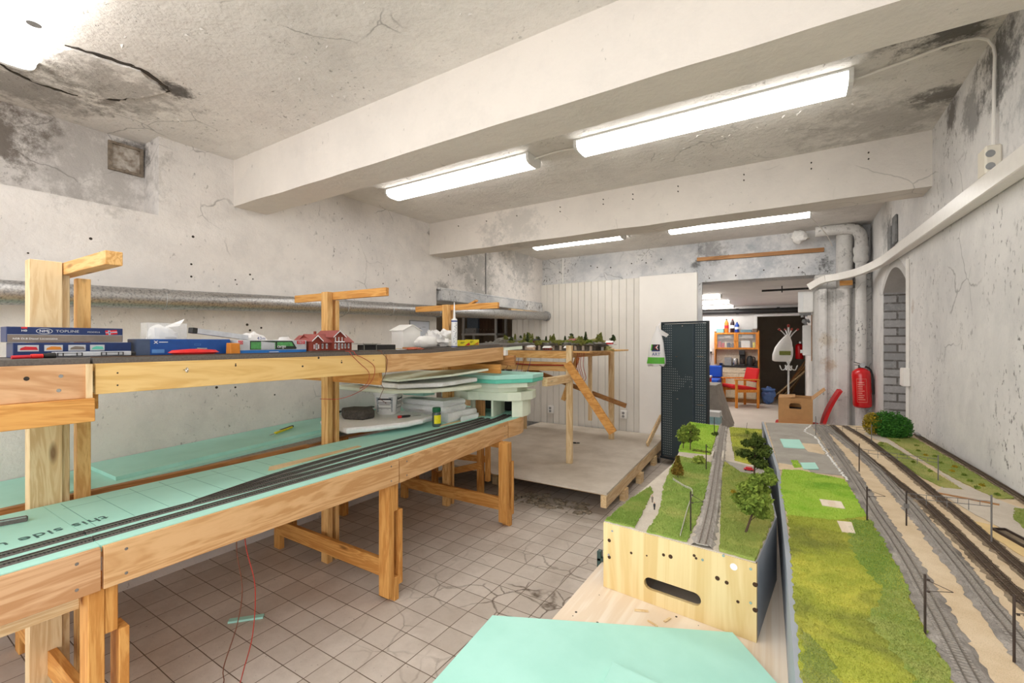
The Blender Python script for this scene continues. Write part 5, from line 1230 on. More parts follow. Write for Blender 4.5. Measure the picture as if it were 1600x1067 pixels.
for x, y, h in ((-.255,3.2,.05),(-.232,2.95,.04)): MB().tube([(x,y,zg),(x+.006,y,zg+h)], .0009, 5).build('sapling', M['trunk'], sm)

# ------------------------------------------------------------------ station yard module on the right
zm = .884; r2 = random.Random(18)
ym = thing('yard_module', 'large scenery module with lime field, yard tracks and masts, right foreground', 'model railway module', (.25, 2, .6805))
edgeL = [(.012,.30),(.003,.87),(-.017,1.36),(-.063,2.281),(-.189,3.60)]
out = edgeL+[(.135,3.70),(.38,3.79),(.56,3.60),(.62,3.58),(.645,3.1),(.697,2.35),(.697,.30)]
MB().prism([(x+.006 if i < 5 else x, y) for i, (x, y) in enumerate(out)], .8685, zm).build('ground', M['sand'], ym)
for i in range(4):
    a, b = Vector(edgeL[i]+(0,)), Vector(edgeL[i+1]+(0,)); n_ = (b-a).normalized(); s_ = Vector((n_.y, -n_.x, 0))*.012
    MB().prism([a[:2], b[:2], (b+s_)[:2], (a+s_)[:2]], .6805, .8870).build('side_panel', M['slate'], ym)
MB().prism([(-.18,3.59),(.38,3.775),(.375,3.79),(-.185,3.605)], .6805, .868).build('back_panel', M['slate'], ym)
MB().prism([(.03,.31),(.69,.31),(.69,.33),(.03,.33)], .6805, .868).build('front_panel', M['ply'], ym)
MB().box(.665,.69,.34,2.3,.6805,.868).build('side_rail', M['amberY'], ym)
g0 = zm+.0004
MB().prism(jitter([(-.165,3.585),(.095,3.665),(.142,2.95),(.178,2.34),(.10,2.33),(-.05,2.315)], .03, .003, r2), g0, g0+.0016).build('grey_ground', M['asphalt'], ym)
MB().prism(jitter([(-.06,2.42),(.05,2.40),(.06,2.30),(-.052,2.29)], .02, .004, r2), g0+.0016, g0+.0028).build('sand_patch', M['sand'], ym)
MB().prism(jitter([(.02,2.95),(.12,2.98),(.135,2.72),(.06,2.75)], .02, .006, r2), g0+.0016, g0+.0026).build('sand_patch', M['sand'], ym)
M['pathgrey'] = M['path']
def gy(poly, m, n, th=.003, h=.004, amp=.003): return grass(ym, poly, g0+.0002, th, G[m], n, r2, h, amp=amp)
gy([(-.040,2.30),(.02,2.33),(.176,2.27),(.19,2.05),(.20,1.83),(.10,1.72),(-.018,1.70),(-.045,2.05)], 'bright', 9000, amp=.004)
gy([(-.016,1.71),(.10,1.73),(.201,1.83),(.205,1.765),(.218,1.446),(.215,1.154),(.222,1.01),(.222,.32),(.022,.32),(.012,.87),(-.006,1.36)], 'lime', 34000, .0032, amp=.004)
gy([(.15,1.75),(.203,1.80),(.207,1.765),(.219,1.446),(.216,1.154),(.222,1.01),(.222,.60),(.16,.75),(.17,1.0),(.125,1.16),(.175,1.3),(.13,1.5)], 'mid', 9000, .0042, amp=.008)
gy([(.012,1.05),(.05,1.0),(.07,.85),(.09,.4),(.025,.35),(.014,.87)], 'olive', 4000, .0042, amp=.008)
MB().prism([(-.066,3.005),(.028,3.04),(.050,2.81),(-.044,2.785)], g0+.0017, g0+.006).build('mint_inlay', M['mint'], ym)
MB().prism([(.026,2.462),(.084,2.50),(.094,2.385),(.037,2.35)], g0+.0032, g0+.0065).build('mint_inlay', M['mint'], ym)
gy([(-.01,2.50),(.015,2.51),(.03,2.38),(.0,2.36)], 'bright', 300, .0045)
MB().prism([(.078,1.930),(.141,1.940),(.146,1.866),(.083,1.864)], g0+.0034, g0+.0062).build('bare_patch', M['pale_ply'] if 'pale_ply' in M else M['board'], ym)
MB().prism([(.115,1.724),(.152,1.735),(.153,1.643),(.121,1.634)], g0+.0036, g0+.0064).build('bare_patch', M['board'], ym)
MB().prism(jitter([(.36,3.45),(.40,3.60),(.46,3.35),(.505,2.9),(.56,2.50),(.62,2.27),(.66,2.20),(.67,1.9),(.58,1.80),(.545,1.88),(.49,2.10),(.455,2.28),(.49,2.37),(.545,2.36),(.53,2.70),(.44,3.2)], .03, .004, r2), g0+.0006, g0+.0018).build('gravel_path', M['path'], ym)
gy([(.385,3.13),(.41,3.22),(.437,3.215),(.505,2.69),(.545,2.36),(.49,2.35),(.447,2.5)], 'olive', 2600, .004)
gy([(.47,3.35),(.42,3.58),(.50,3.60),(.60,3.45),(.632,3.0),(.665,2.5),(.672,2.32),(.615,2.29),(.56,2.54),(.51,2.92)], 'olive', 4200, .004)
gy([(.655,3.05),(.635,3.5),(.643,3.5),(.692,2.4),(.695,2.1),(.69,2.1),(.683,2.4)], 'olive', 900, .006)
gy([(.633,2.19),(.69,2.18),(.69,1.75),(.62,1.86),(.588,1.97),(.592,2.05)], 'olive', 2200, .004)
for a, b, c in ((.41,3.17,'mid'),(.40,3.10,'mid'),(.455,2.9,'mid'),(.47,2.75,'mid'),(.50,2.6,'mid'),(.54,3.05,'mid'),(.55,2.95,'gold'),(.575,2.8,'mid'),(.58,2.65,'gold'),(.60,2.5,'mid'),(.605,2.6,'mid'),(.62,2.45,'gold'),(.56,3.2,'mid'),(.50,3.3,'mid'),(.595,2.4,'mid'),(.63,2.33,'mid'),(.585,2.95,'mid'),(.61,2.75,'gold')):
    foliage('grass_tuft', (a,b,g0+.006), (.010,.014,.006), 50, .0045, LF['gold' if c == 'gold' else 'birch'], ym, r2)
T = dict(spacing=.0085)
railtrack(ym, [(.249,.34),(.249,.70),(.249,1.024),(.248,1.254),(.247,1.446),(.240,1.654),(.226,1.906),(.213,2.277),(.183,2.834),(.132,3.66)], g0, bedmat=M['stone_grey'], tiemat=M['tie_grey'], railmat=M['rail'], w=.062, bed=.005, stones=True, **T)
railtrack(ym, [(.361,.34),(.361,.9),(.359,1.198),(.354,1.35),(.352,1.512),(.347,1.699),(.341,1.951),(.332,2.16),(.316,2.473),(.289,2.804),(.242,3.168),(.176,3.665)], g0, bedmat=M['stone_grey'], tiemat=M['tie_grey'], railmat=M['rail'], w=.055, bed=.005, stones=True, **T)
railtrack(ym, [(.50,.34),(.47,.9),(.435,1.25),(.418,1.482),(.410,1.65),(.402,1.817),(.386,2.072),(.352,2.319),(.324,2.572),(.288,2.9),(.22,3.68)], g0, bedmat=M['stone_brown'], tiemat=M['tie_brown'], railmat=M['rustrail'], w=.045, bed=.004, stones=True, **T)
railtrack(ym, [(.50,1.15),(.49,1.4),(.475,1.65),(.462,1.923),(.450,2.106),(.438,2.278),(.423,2.495),(.397,2.841),(.355,3.286),(.29,3.70)], g0, bedmat=M['stone_brown'], tiemat=M['tie_brown'], railmat=M['rustrail'], w=.042, bed=.004, stones=True, **T)
railtrack(ym, [(.685,1.95),(.690,2.15),(.688,2.342),(.672,2.678),(.646,3.128),(.622,3.57)], g0+.0045, bedmat=M['stone_brown'], tiemat=M['tie_brown'], railmat=M['rustrail'], w=.030, bed=.003, stones=True, tie=.024, **T)
MB().box(.615,.632,3.50,3.575,g0+.012,g0+.02).build('buffer_block', M['grey'], ym)
pit = MB().prism([(.505,1.90),(.535,1.915),(.62,1.60),(.585,1.58)], g0+.002, g0+.0028); pit.build('pit_floor', M['stone_brown'], ym)
pe = MB()
for a, b in (((.505,1.90),(.585,1.58)),((.535,1.915),(.62,1.60)),((.505,1.90),(.535,1.915))): pe.bar(a+(g0+.005,), b+(g0+.005,), .004, .008)
pe.build('pit_edge', M['mast'], ym)
MB().prism(jitter([(.46,1.97),(.52,1.95),(.59,1.60),(.53,1.62)], .02, .003, r2), g0+.0005, g0+.0015).build('light_sand', plain('light_tan_sand', lin(226,196,140), .9, 0, .08, 30, .1, 400), ym)
MB().bar((.455,2.25,g0+.003),(.60,2.20,g0+.003), .012, .004).build('bare_strip', M['brownX'], ym)
ms = [(.215,1.157,.115,'mast',.04),(.329,1.139,.118,'mast',.03),(.469,1.776,.135,'greymast',0),(.293,1.807,.107,'mast',0),(.195,1.782,.109,'mast',.045),(.241,2.447,.122,'mast',0),(.495,2.451,.105,'greymast',0),(.368,3.183,.102,'greymast',0),(.113,3.262,.113,'greymast',0)]
for x, y, h, m_, arm in ms: mast(ym, x, y, g0+.001, h, m_, arm or None)
def gantry(a, b, za, zb_):
    A_, B_ = Vector(a+(za,)), Vector(b+(zb_,)); mb = MB()
    for dz in (0, -.014): mb.bar(A_+Vector((0,0,dz)), B_+Vector((0,0,dz)), .0016, .0016)
    for k in range(9):
        p = A_.lerp(B_, k/8); mb.bar(p, p-Vector((0,0,.014)), .0012, .0012, (0,1,0))
        if k in (2, 4, 6): mb.bar(p-Vector((0,0,.012)), p-Vector((0,0,.03)), .0016, .0016, (0,1,0))
    return mb.build('gantry_beam', M['greymast'], ym)
gantry((.293,1.807), (.469,1.776), g0+.100, g0+.118); gantry((.241,2.447), (.495,2.451), g0+.10, g0+.09); gantry((.113,3.262), (.368,3.183), g0+.075, g0+.08)
MB().box(.287,.299,1.803,1.811,g0+.055,g0+.068).build('relay_box', M['greymast'], ym)
bs = bpy.data.objects.new('model_bush', None); COL.objects.link(bs); bs.parent = ym; bs.location = Vector((.49,3.47,g0))-Vector(ym.location)
lv = MB()
for c, rr_ in (((.50,3.46,g0+.07),(.075,.07,.085)),((.455,3.45,g0+.075),(.06,.06,.08)),((.545,3.46,g0+.055),(.05,.05,.07)),((.49,3.42,g0+.045),(.08,.06,.055))): lv.leaves(c, rr_, 1500, .006, r2, .55)
lv.build('foliage', LF['bush'], bs)
foliage('foliage', (.405,3.46,g0+.065), (.05,.055,.07), 1300, .006, LF['gold'], bs, r2, .5)
for c in ((.47,3.46),(.52,3.45)): MB().tube([(c[0],c[1],g0),(c[0],c[1],g0+.06)], .004, 6).build('stem', M['trunk'], bs)
cr2 = MB()
P = spline([(.10,3.62,g0+.004),(.06,3.35,g0+.004),(.105,3.2,g0+.004),(.13,2.9,g0+.004),(.165,2.5,g0+.004),(.185,2.27,g0+.004)], .02)
for p in P: cr2.blob((p.x+r2.uniform(-.004,.004),p.y,p.z-.001), (.005,.008,.003), .3, 2, 8, 5, r2.random()*9)
cr2.build('plaster_crumbs', M['white'], ym)

# ------------------------------------------------------------------ wooden platform and the stand with the small mountain layout
pf = thing('wooden_platform', 'low grey board platform in front of panelled back wall', 'platform', (-2.3, 4.8, 0))
MB().prism([(-3.29,3.49),(-1.285,3.49),(-1.425,6.055),(-3.29,6.055)], .198, .215).build('deck_board', M['grey_board'], pf, bevel=.001)
MB().prism([(-1.330,3.47),(-1.280,3.47),(-1.42,6.05),(-1.47,6.05)], .10, .1975).build('side_beam', M['paleY'], pf, bevel=.002)
B(-3.28, -1.36, 5.9, 5.95, .10, .1975).build('joist', M['paleX'], pf); B(-3.28, -1.36, 4.7, 4.75, .10, .1975).build('joist', M['paleX'], pf); B(-3.28,-1.36,3.75,3.80,.10,.1975).build('joist', M['paleX'], pf)
for x, y in ((-1.345,3.98),(-1.365,4.55),(-1.42,5.3),(-2.6,3.76),(-3.2,3.76),(-2,5.9),(-3.1,5.9)): B(x, x+.05, y, y+.11, 0, .0995).build('support_block', M['paleX'], pf)
rub = MB(); rb_ = random.Random(61)
for _ in range(70): x, y = rb_.uniform(-2.4,-1.45), rb_.uniform(3.45,3.72); s_ = rb_.uniform(.006,.03); rub.blob((x,y,s_*.4), (s_*1.5,s_,s_*.6), .4, 2, 8, 5, rb_.random()*20)
tag(solo('rubble', rub, plain('dusty_rubble', lin(150,136,116), .95, 0, .3, 40), 'heap of dusty rubble and debris under the platform edge', 'rubble'), kind='stuff')
st = thing('layout_stand', 'rough pine stand on the platform with long diagonal braces', 'stand', (-2.5, 4.8, .215))
def S_(n, mb, m): return mb.build(n, m, st, bevel=.002)
S_('leg', B(-1.955,-1.895,4.14,4.18,.2155,1.41), M['paleZ'])
S_('leg', B(-1.955,-1.925,4.18,4.21,.2155,1.07), M['paleZ'])
S_('leg', B(-1.985,-1.92,5.45,5.49,.2155,1.365), M['paleZ'])
S_('leg', B(-2.015,-1.975,4.86,4.89,.536,1.3355), M['paleZ'])
S_('leg', B(-3.25,-3.20,4.14,4.18,.2155,1.35), M['paleZ']); S_('leg', B(-3.25,-3.20,5.45,5.49,.2155,1.35), M['paleZ'])
S_('top_rail', B(-3.27,-1.956,4.17,4.20,1.275,1.335), M['pineX']); S_('top_rail', B(-3.27,-1.99,5.41,5.445,1.275,1.335), M['pineX'])
S_('cross_rail', B(-3.27,-1.96,4.215,4.25,1.14,1.235), M['pineX']); S_('cross_rail', B(-2.01,-1.96,4.2,5.45,1.28,1.335), M['pineY'])
S_('cross_rail', B(-3.26,-3.20,4.2,5.45,1.28,1.335), M['pineY'])
S_('shelf_bearer', B(-1.953,-1.898,3.625,4.138,1.04,1.115), M['paleY'])
S_('diagonal_brace', MB().bar((-1.925,4.115,1.245),(-1.44,4.115,.575), .025, .085, (0,1,0)) if False else MB().bar((-1.935,4.125,1.235),(-1.50,4.25,.555), .022, .085, (1,0,1)), M['amberX'])
S_('diagonal_brace', MB().bar((-3.45,5.25,1.20),(-1.74,5.40,.66), .03, .055, (0,0,1)), M['brownX'])
S_('diagonal_brace', MB().bar((-2.01,4.55,1.275),(-2.16,4.50,.80), .022, .05, (1,0,0)), M['pineZ'])
ml = thing('mountain_layout', 'small scale layout with rocks, firs and tiny houses on the stand', 'model railway layout', (-2.6, 4.8, 1.336))
B(-3.28,-1.72,4.19,5.43,1.3365,1.352).build('baseboard', M['pineX'], ml)
r3 = random.Random(33)
def hill(c, r, seed, m): return MB().blob(c, r, .22, 2.4, 24, 12, seed, 1.3525).build('hill', m, ml, smooth=50)
M['moss'] = grass_mat('mossy_hill', lin(120,122,66), lin(150,140,88), lin(100,104,64)); M['rock'] = plain('grey_rock', lin(136,132,122), .9, 0, .3, 40, .6, 60, lin(104,100,92))
hill((-3.0,4.75,1.36), (.30,.35,.13), 1, M['rock']); hill((-2.55,5.0,1.36), (.32,.35,.09), 2, M['moss']); hill((-2.1,5.0,1.38), (.28,.35,.10), 3, M['moss']); hill((-1.95,4.8,1.36), (.20,.25,.10), 4, M['moss']); hill((-2.3,4.6,1.36), (.22,.12,.075), 6, M['rock']); hill((-3.1,4.45,1.355),(.12,.1,.09),7,M['rock'])
rt_ = MB()
for k in range(16): rt_.blob((-2.75+.068*k, 4.55+r3.uniform(-.03,.03), 1.418), (.07,.17,.020), .5, 2.5, 14, 8, k*1.7)
rt_.build('rock_terrace', M['rock'], ml, smooth=50)
for k in range(11):
    MB().box(-2.70+.088*k, -2.675+.088*k, 4.432, 4.449, 1.3525, 1.405).build('viaduct_pier', M['path'], ml)
MB().box(-2.72,-1.76,4.45,4.70,1.3525,1.41).build('viaduct_wall', plain('dark_grey_stone', lin(110,104,94), .9, 0, .3, 30), ml)  # plain grey-brown stone colour with random variation
for k in range(30):
    x = -3.0+1.3*k/29+r3.uniform(-.03,.03); z = 1.425 if x > -2.7 else 1.43; y = r3.uniform(4.5, 4.9)
    tree(ml, x, y, z, r3.uniform(.07,.13), 'cone' if r3.random() < .6 else 'round', 'fir' if r3.random() < .6 else 'moss', r3, 420, .30, (0,0), .008)
for _ in range(34): foliage('bush', (r3.uniform(-2.95,-1.8), r3.uniform(4.40,4.7), 1.437), (.06,.05,.030), 170, .010, LF['moss'] if r3.random() < .6 else LF['birch'], ml, r3)
for x, y, z, w_, h_, mm, rm in ((-2.86,4.25,1.3525,.05,.035,'brickred','rooftile'),(-2.47,4.33,1.3525,.08,.035,'board','white'),(-2.5,4.5,1.428,.06,.03,'brickred','ink'),(-2.25,4.30,1.3525,.08,.028,'brickred','white'),(-2.1,4.62,1.43,.06,.03,'board','rooftile'),(-2.0,4.27,1.3525,.05,.03,'brown_ink','white')):
    hs = bpy.data.objects.new('model_house', None); COL.objects.link(hs); hs.parent = ml; hs.location = Vector((x,y,z))-Vector(ml.location)
    MB().box(x-w_/2,x+w_/2,y-.025,y+.025,z,z+h_).build('wall', M[mm], hs)
    MB().xprism([(y-.035,z+h_),(y+.035,z+h_),(y,z+h_+.022)], x-w_/2-.006, x+w_/2+.006).build('roof', M[rm], hs)
    wmb = MB()
    for q in (-.3,0,.3): wmb.box(x+q*w_-.005,x+q*w_+.005,y-.0258,y-.025,z+.010,z+.022)
    wmb.build('windows', M['ink'], hs)
B(-3.27,-1.75,4.21,4.24,1.3525,1.36).build('track', M['roadbed'], ml)
cab = thing('far_cabin', 'tiny white and red cabin at right end of the mountain layout', 'model building', (-1.64, 4.6, 1.40)) if False else None
ar = bpy.data.objects.new('model_house', None); COL.objects.link(ar); ar.parent = ml; ar.location = Vector((-1.66,4.6,1.42))-Vector(ml.location)
B(-1.74,-1.60,4.55,4.65,1.413,1.42).build('shelf', M['white'], ar); B(-1.69,-1.63,4.575,4.625,1.42,1.438).build('wall', M['red_ink'], ar); MB().xprism([(4.565,1.438),(4.635,1.438),(4.60,1.458)], -1.70, -1.62).build('roof', M['white'], ar)
B(-1.75,-1.735,4.58,4.62,1.352,1.413).build('bracket', M['white'], ar)
rw_ = random.Random(71); wcol = {'r':'wire_red','b':'wire_blue','n':'wire_brown'}
for k in range(13):
    x = -2.98+.075*k if k < 9 else -2.05+.03*(k-9)
    if k >= 9: x = (-1.87,-1.85,-1.83,-1.80)[k-9]
    l = rw_.uniform(.08,.28) if k < 9 else rw_.uniform(.2,.42); c = rw_.choice('rrbn') if k < 9 else 'r'
    if k >= 9: MB().tube(spline([(x,4.235,1.335),(x-.01,4.24,1.2),(x+.02,4.24,1.08),(x-.01,4.235,1.335-l*1.1)], .03), .003, 5).build('loose_wire', M['wire_red'], ml)
    else: MB().tube(spline([(x,4.165,1.27),(x+rw_.uniform(-.02,.02),4.15,1.27-l*.4),(x+rw_.uniform(-.03,.03),4.14,1.27-l*.75),(x+rw_.uniform(-.04,.04),4.14,1.27-l)], .03), .0025, 5).build('loose_wire', M[wcol[c]], ml)
MB().tube(spline([(-3.0,4.205,1.205),(-2.7,4.20,1.21),(-2.4,4.205,1.20),(-2.0,4.20,1.205)], .05), .007, 6).build('wire_bundle', M['wire_red'], ml)
solo('floor_debris', MB().blob((-2.25,5.0,.2235),(.03,.012,.008),.4,2,10,6,3).blob((-2.21,5.02,.222),(.02,.01,.006),.4,2,10,6,5), M['black'], 'small black scrap on the platform floor', 'scrap')
solo('leaning_board', MB().bar((-1.455,5.30,.237),(-1.40,5.72,.518), .055, .022, (1,0,.2)), M['paleY'], 'short plank leaning at the platform corner by the dark rack', 'plank', bevel=.002)

# ------------------------------------------------------------------ perforated metal rack with a carrier bag
def peg():
    t = NT('dark_metal_lit_holes'); p = t.obj(); s = t.n('SeparateXYZ'); t.put(p, s.inputs[0])
    u, v = t.math('DIVIDE', s.outputs[0], .025), t.math('DIVIDE', s.outputs[2], .028)
    fu, fv = t.math('SUBTRACT', t.math('FRACT', u), .5), t.math('SUBTRACT', t.math('FRACT', v), .5)
    d = t.math('SQRT', t.math('ADD', t.math('MULTIPLY', fu, fu), t.math('MULTIPLY', fv, fv)))
    dot = t.math('LESS_THAN', d, .19)
    band = t.math('MAXIMUM', t.math('LESS_THAN', s.outputs[0], .125), t.math('GREATER_THAN', s.outputs[0], .40))
    scat = t.math('GREATER_THAN', t.noise(t.pos(), 3.2, 2), .66)
    dot = t.math('MULTIPLY', dot, t.math('MAXIMUM', band, scat))
    c = t.mix(dot, lin(60,74,80), lin(160,168,170))  # pale dots paint the light showing through the holes; the panel is solid
    return t.fin(c, .45, .3)
ra = thing('perforated_rack', 'tall dark perforated metal rack on castors beside the platform', 'rack', (-1.325, 5.48, .08))
ra.rotation_euler = (0, 0, math.atan2(-.14, .50))
W_ = .53
MB().box(0, W_, 0, .012, .02, 1.575).build('panel', peg(), ra, local=True)
MB().box(-.012, .0, -.01, .05, .0, 1.58).box(W_, W_+.012, -.01, .05, 0, 1.58).build('side_post', plain('dark_metal', lin(44,54,60), .4, .3), ra, local=True)
MB().box(.375, .392, -.012, 0, .02, 1.57).build('rib', plain('blue_grey_metal', lin(70,84,94), .35, .4), ra, local=True)
MB().box(-.012, W_+.012, -.01, .05, 1.58, 1.60).build('top_rail', plain('dark_metal_rail', lin(48,58,64), .4, .3), ra, local=True)
MB().box(-.012, W_+.012, -.03, .32, -.012, .012).build('base', plain('dark_metal_base', lin(40,48,54), .4, .3), ra, local=True)
for x, y in ((-.045,-.02),(.50,0),(.0,.28),(.5,.28)):
    c_ = bpy.data.objects.new('caster', None); COL.objects.link(c_); c_.parent = ra; c_.location = (x, y, -.08)
    MB().tube([(-.012,0,.03),(.012,0,.03)], .03, 16).build('wheel', M['black'], c_, local=True, smooth=True)
    MB().box(-.018,.018,-.012,.03,.045,.07).box(-.018,-.014,-.01,.01,.02,.06).box(.014,.018,-.01,.01,.02,.06).build('fork', M['steel'], c_, local=True)
hk = MB()
for x, z, l in ((.43,1.20,.05),(.43,.66,.05)): hk.box(x, x+.08, -.02, -.012, z, z+.006)
hk.box(.17,.19,-.004,0,1.19,1.198).box(.18,.20,-.004,0,.70,.708).tube([(.25,-.004,1.55),(.25,0,1.55)], .008, 10).build('hook', M['steel'], ra, local=True)
bg = thing('carrier_bag', 'white carrier bag with green band and red arrow logo hung on the rack', 'bag', (-1.36, 5.39, 1.2))
bgm = MB(); secs = [(1.165,.095,.05),(1.19,.105,.06),(1.26,.098,.06),(1.36,.088,.055),(1.44,.075,.045),(1.52,.052,.03),(1.585,.024,.016),(1.63,.016,.012)]
rb2 = random.Random(2); nS = 26
for z, a, b in secs:
    for k in range(nS):
        th = 2*math.pi*k/nS; q = 1+.07*noise.noise(Vector((math.cos(th)*2, math.sin(th)*2, z*9)))*2
        bgm.v.append(Vector((-1.362+.035*(z-1.4)+a*q*math.cos(th), 5.375+b*q*math.sin(th), z+(.012*math.sin(th*5) if z < 1.18 else 0))))
for i in range(len(secs)-1):
    for k in range(nS): bgm.f.append((i*nS+k, i*nS+(k+1)%nS, (i+1)*nS+(k+1)%nS, (i+1)*nS+k))
bgm.f += [tuple(range(nS-1,-1,-1)), tuple((len(secs)-1)*nS+k for k in range(nS))]
bgm.build('bag', M['plastic_bag'], bg, smooth=60)
MB().add([(-1.33,5.365,1.60),(-1.22,5.35,1.53),(-1.25,5.36,1.50),(-1.325,5.365,1.53)], [(0,1,2,3)]).tube([(-1.35,5.38,1.62),(-1.338,5.45,1.675)], .006, 6).build('handle', M['plastic_bag'], bg)
def wrapband(z0, z1, a0, a1, m, nm, off=1.035):
    mb = MB(); n = 10
    def pt_(th, z):
        for (za, aa, ba), (zb2, ab, bb) in zip(secs, secs[1:]):
            if za <= z <= zb2: f = (z-za)/(zb2-za); a, b = aa+(ab-aa)*f, ba+(bb-ba)*f; break
        q = (1+.07*noise.noise(Vector((math.cos(th)*2, math.sin(th)*2, z*9)))*2)*off+.012
        return (-1.362+.035*(z-1.4)+a*q*math.cos(th), 5.375+b*q*math.sin(th), z)
    for i in range(n):
        for j in range(4):
            t0, t1 = R(a0+(a1-a0)*i/n), R(a0+(a1-a0)*(i+1)/n); zz0, zz1 = z0+(z1-z0)*j/4, z0+(z1-z0)*(j+1)/4
            mb.add([pt_(t0,zz0),pt_(t1,zz0),pt_(t1,zz1),pt_(t0,zz1)], [(0,1,2,3)])
    return mb.build(nm, M[m], bg, smooth=60)
wrapband(1.19, 1.265, 190, 340, 'green_ink', 'green_band'); wrapband(1.345,1.415,240,300,'ink','logo_ground', 1.05); wrapband(1.335,1.345,240,300,'blue_ink','logo_line',1.05); wrapband(1.345,1.415,225,240,'green_ink','logo_edge',1.05)
ly = 5.375-.064
for s_, c in ((0,'red_ink'),(.014,'white_ink')):
    x0 = -1.372+s_
    MB().add([(x0,ly-.004-s_*.05,1.38),(x0+.038-s_,ly-.004-s_*.05,1.412-s_*.4),(x0+.038-s_,ly-.004-s_*.05,1.400-s_*.2),(x0+.012,ly-.004-s_*.05,1.38),(x0+.038-s_,ly-.004-s_*.05,1.360+s_*.2),(x0+.038-s_,ly-.004-s_*.05,1.348+s_*.4)], [(0,1,2,3),(0,3,4,5)]).build('arrow_logo', M[c], bg)
text('lettering', 'ART', (-1.402, 5.375-.071, 1.285), (1,.0,0), ZU, .050, M['blue_ink'], bg, sx=1.0)

# ------------------------------------------------------------------ extinguishers
def extinguisher(x, y, z, label, h=.50, r=.078, tilt=0, detail=True):
    t = thing('fire_extinguisher', label, 'fire extinguisher', (x, y, z)); t.rotation_euler = (0, tilt, 0)
    k = h/.5
    MB().lathe([(r*.75,0),(r*.97,.012*k),(r,.03*k),(r,.34*k),(r*.93,.375*k),(r*.6,.40*k),(r*.3,.412*k)], (0,0,0), 28).build('cylinder', M['redgloss'], t, local=True, smooth=50)
    MB().lathe([(.022,.405*k),(.022,.43*k),(.014,.445*k)], (0,0,0), 14).build('valve', M['black'], t, local=True, smooth=True)
    MB().bar((.01,0,.45*k),(-.055,-.01,.475*k), .02, .006).bar((.01,0,.44*k),(-.05,-.01,.445*k), .02, .005).build('handle', M['ink'], t, local=True)
    MB().tube([(.012,-.03,.44*k),(.012,-.012,.44*k)], .024, 16).build('gauge', M['steel'], t, local=True, smooth=True)
    MB().tube(spline([(.02,0,.43*k),(.065,.0,.41*k),(r+.012,0,.34*k),(r+.012,0,.14*k)], .03), .009, 8).build('hose', M['black'], t, local=True, smooth=True)
    if detail:
        lb = MB(); 
        for z0, z1, a0, a1 in ((.06,.063,-125,-65),(.30,.303,-125,-65),(.06,.303,-125,-123.5),(.06,.303,-66.5,-65)):
            n = 8
            for i in range(n):
                b0, b1 = R(a0+(a1-a0)*i/n), R(a0+(a1-a0)*(i+1)/n); q = r+.0008
                lb.add([(q*math.cos(b0),q*math.sin(b0),z0*k),(q*math.cos(b1),q*math.sin(b1),z0*k),(q*math.cos(b1),q*math.sin(b1),z1*k),(q*math.cos(b0),q*math.sin(b0),z1*k)], [(0,1,2,3)])
        for j in range(9):
            z0 = .085+.022*j; a0, a1 = -118, -118+rc.uniform(25, 44)
            for i in range(5):
                b0, b1 = R(a0+(a1-a0)*i/5), R(a0+(a1-a0)*(i+.8)/5); q = r+.0008
                lb.add([(q*math.cos(b0),q*math.sin(b0),z0*k),(q*math.cos(b1),q*math.sin(b1),z0*k),(q*math.cos(b1),q*math.sin(b1),(z0+.008)*k),(q*math.cos(b0),q*math.sin(b0),(z0+.008)*k)], [(0,1,2,3)])
        lb.build('label_print', plain('pale_red_print', lin(240,170,150), .5), t, local=True)
        MB().box(-.02,.03,r-.002,r+.018,.20*k,.24*k).build('bracket', M['black'], t, local=True)
    return t
M['redgloss'] = plain('extinguisher_red', lin(214,20,26), .25, 0, .05, 5, coat=.4)
extinguisher(.598, 5.80, .775, 'red fire extinguisher hung on white drain pipe', .49, .080, R(-2.0))
extinguisher(.12, 13.0, 1.02, 'red fire extinguisher in the dark store beyond doorway', .46, .085, 0, False)
# ------------------------------------------------------------------ poster and the shelf in the left recess
po = thing('wall_poster', 'pale framed diagram poster on left wall beside the opening', 'poster', (LX, 3.44, 1.45))
B(LX, LX+.008, 3.29, 3.585, 1.42, 1.667).build('frame', M['grey'], po)
B(LX+.0081, LX+.0095, 3.30, 3.575, 1.43, 1.657).build('sheet', plain('poster_sheet', lin(206,210,222), .5, 0, .05, 4), po)
pm = MB()
for a, b, c, d in ((3.47,3.55,1.50,1.512),(3.46,3.54,1.475,1.487),(3.47,3.52,1.6,1.603),(3.4,3.45,1.585,1.589)): pm.box(LX+.0095, LX+.0105, a, b, c, d)
pm.build('drawing', M['ink'], po)
su = thing('metal_shelf', 'white metal shelf unit in the dark recess behind lintel', 'shelf', (-4.95, 6.9, 0))
for x in (-5.35, -4.60):
    for y in (6.72, 7.05): B(x, x+.045, y, y+.03, 0, 2.0).build('upright', M['white_metal'], su)
for z in (.6, 1.10, 1.565): B(-5.35, -4.555, 6.70, 7.09, z, z+.035).build('shelf_board', M['white_metal'], su)
for k in range(5):
    x = -4.96+.068*k
    b_ = thing('ring_binder', 'brown ring binder on the recess shelf, '+('first','second','third','fourth','fifth')[k]+' from the grey box file', 'binder', (x+.03, 6.8, 1.60), 'brown binders in the recess')
    B(x, x+.064, 6.75, 7.02, 1.6005, 1.90).build('spine', plain('binder_brown', lin(92,68,52), .6), b_)
    MB().tube([(x+.032,6.751,1.67),(x+.032,6.748,1.67)], .010, 10).build('finger_ring', M['steel'], b_)
bf = thing('box_file', 'grey white box file on the recess shelf, left of the binders', 'box', (-5.2, 6.8, 1.60))
B(-5.28, -5.03, 6.73, 7.0, 1.6005, 1.70).build('box', M['silver_card'], bf); MB().tube([(-5.06,6.731,1.65),(-5.06,6.727,1.65)], .008, 8).build('finger_ring', M['ink'], bf)
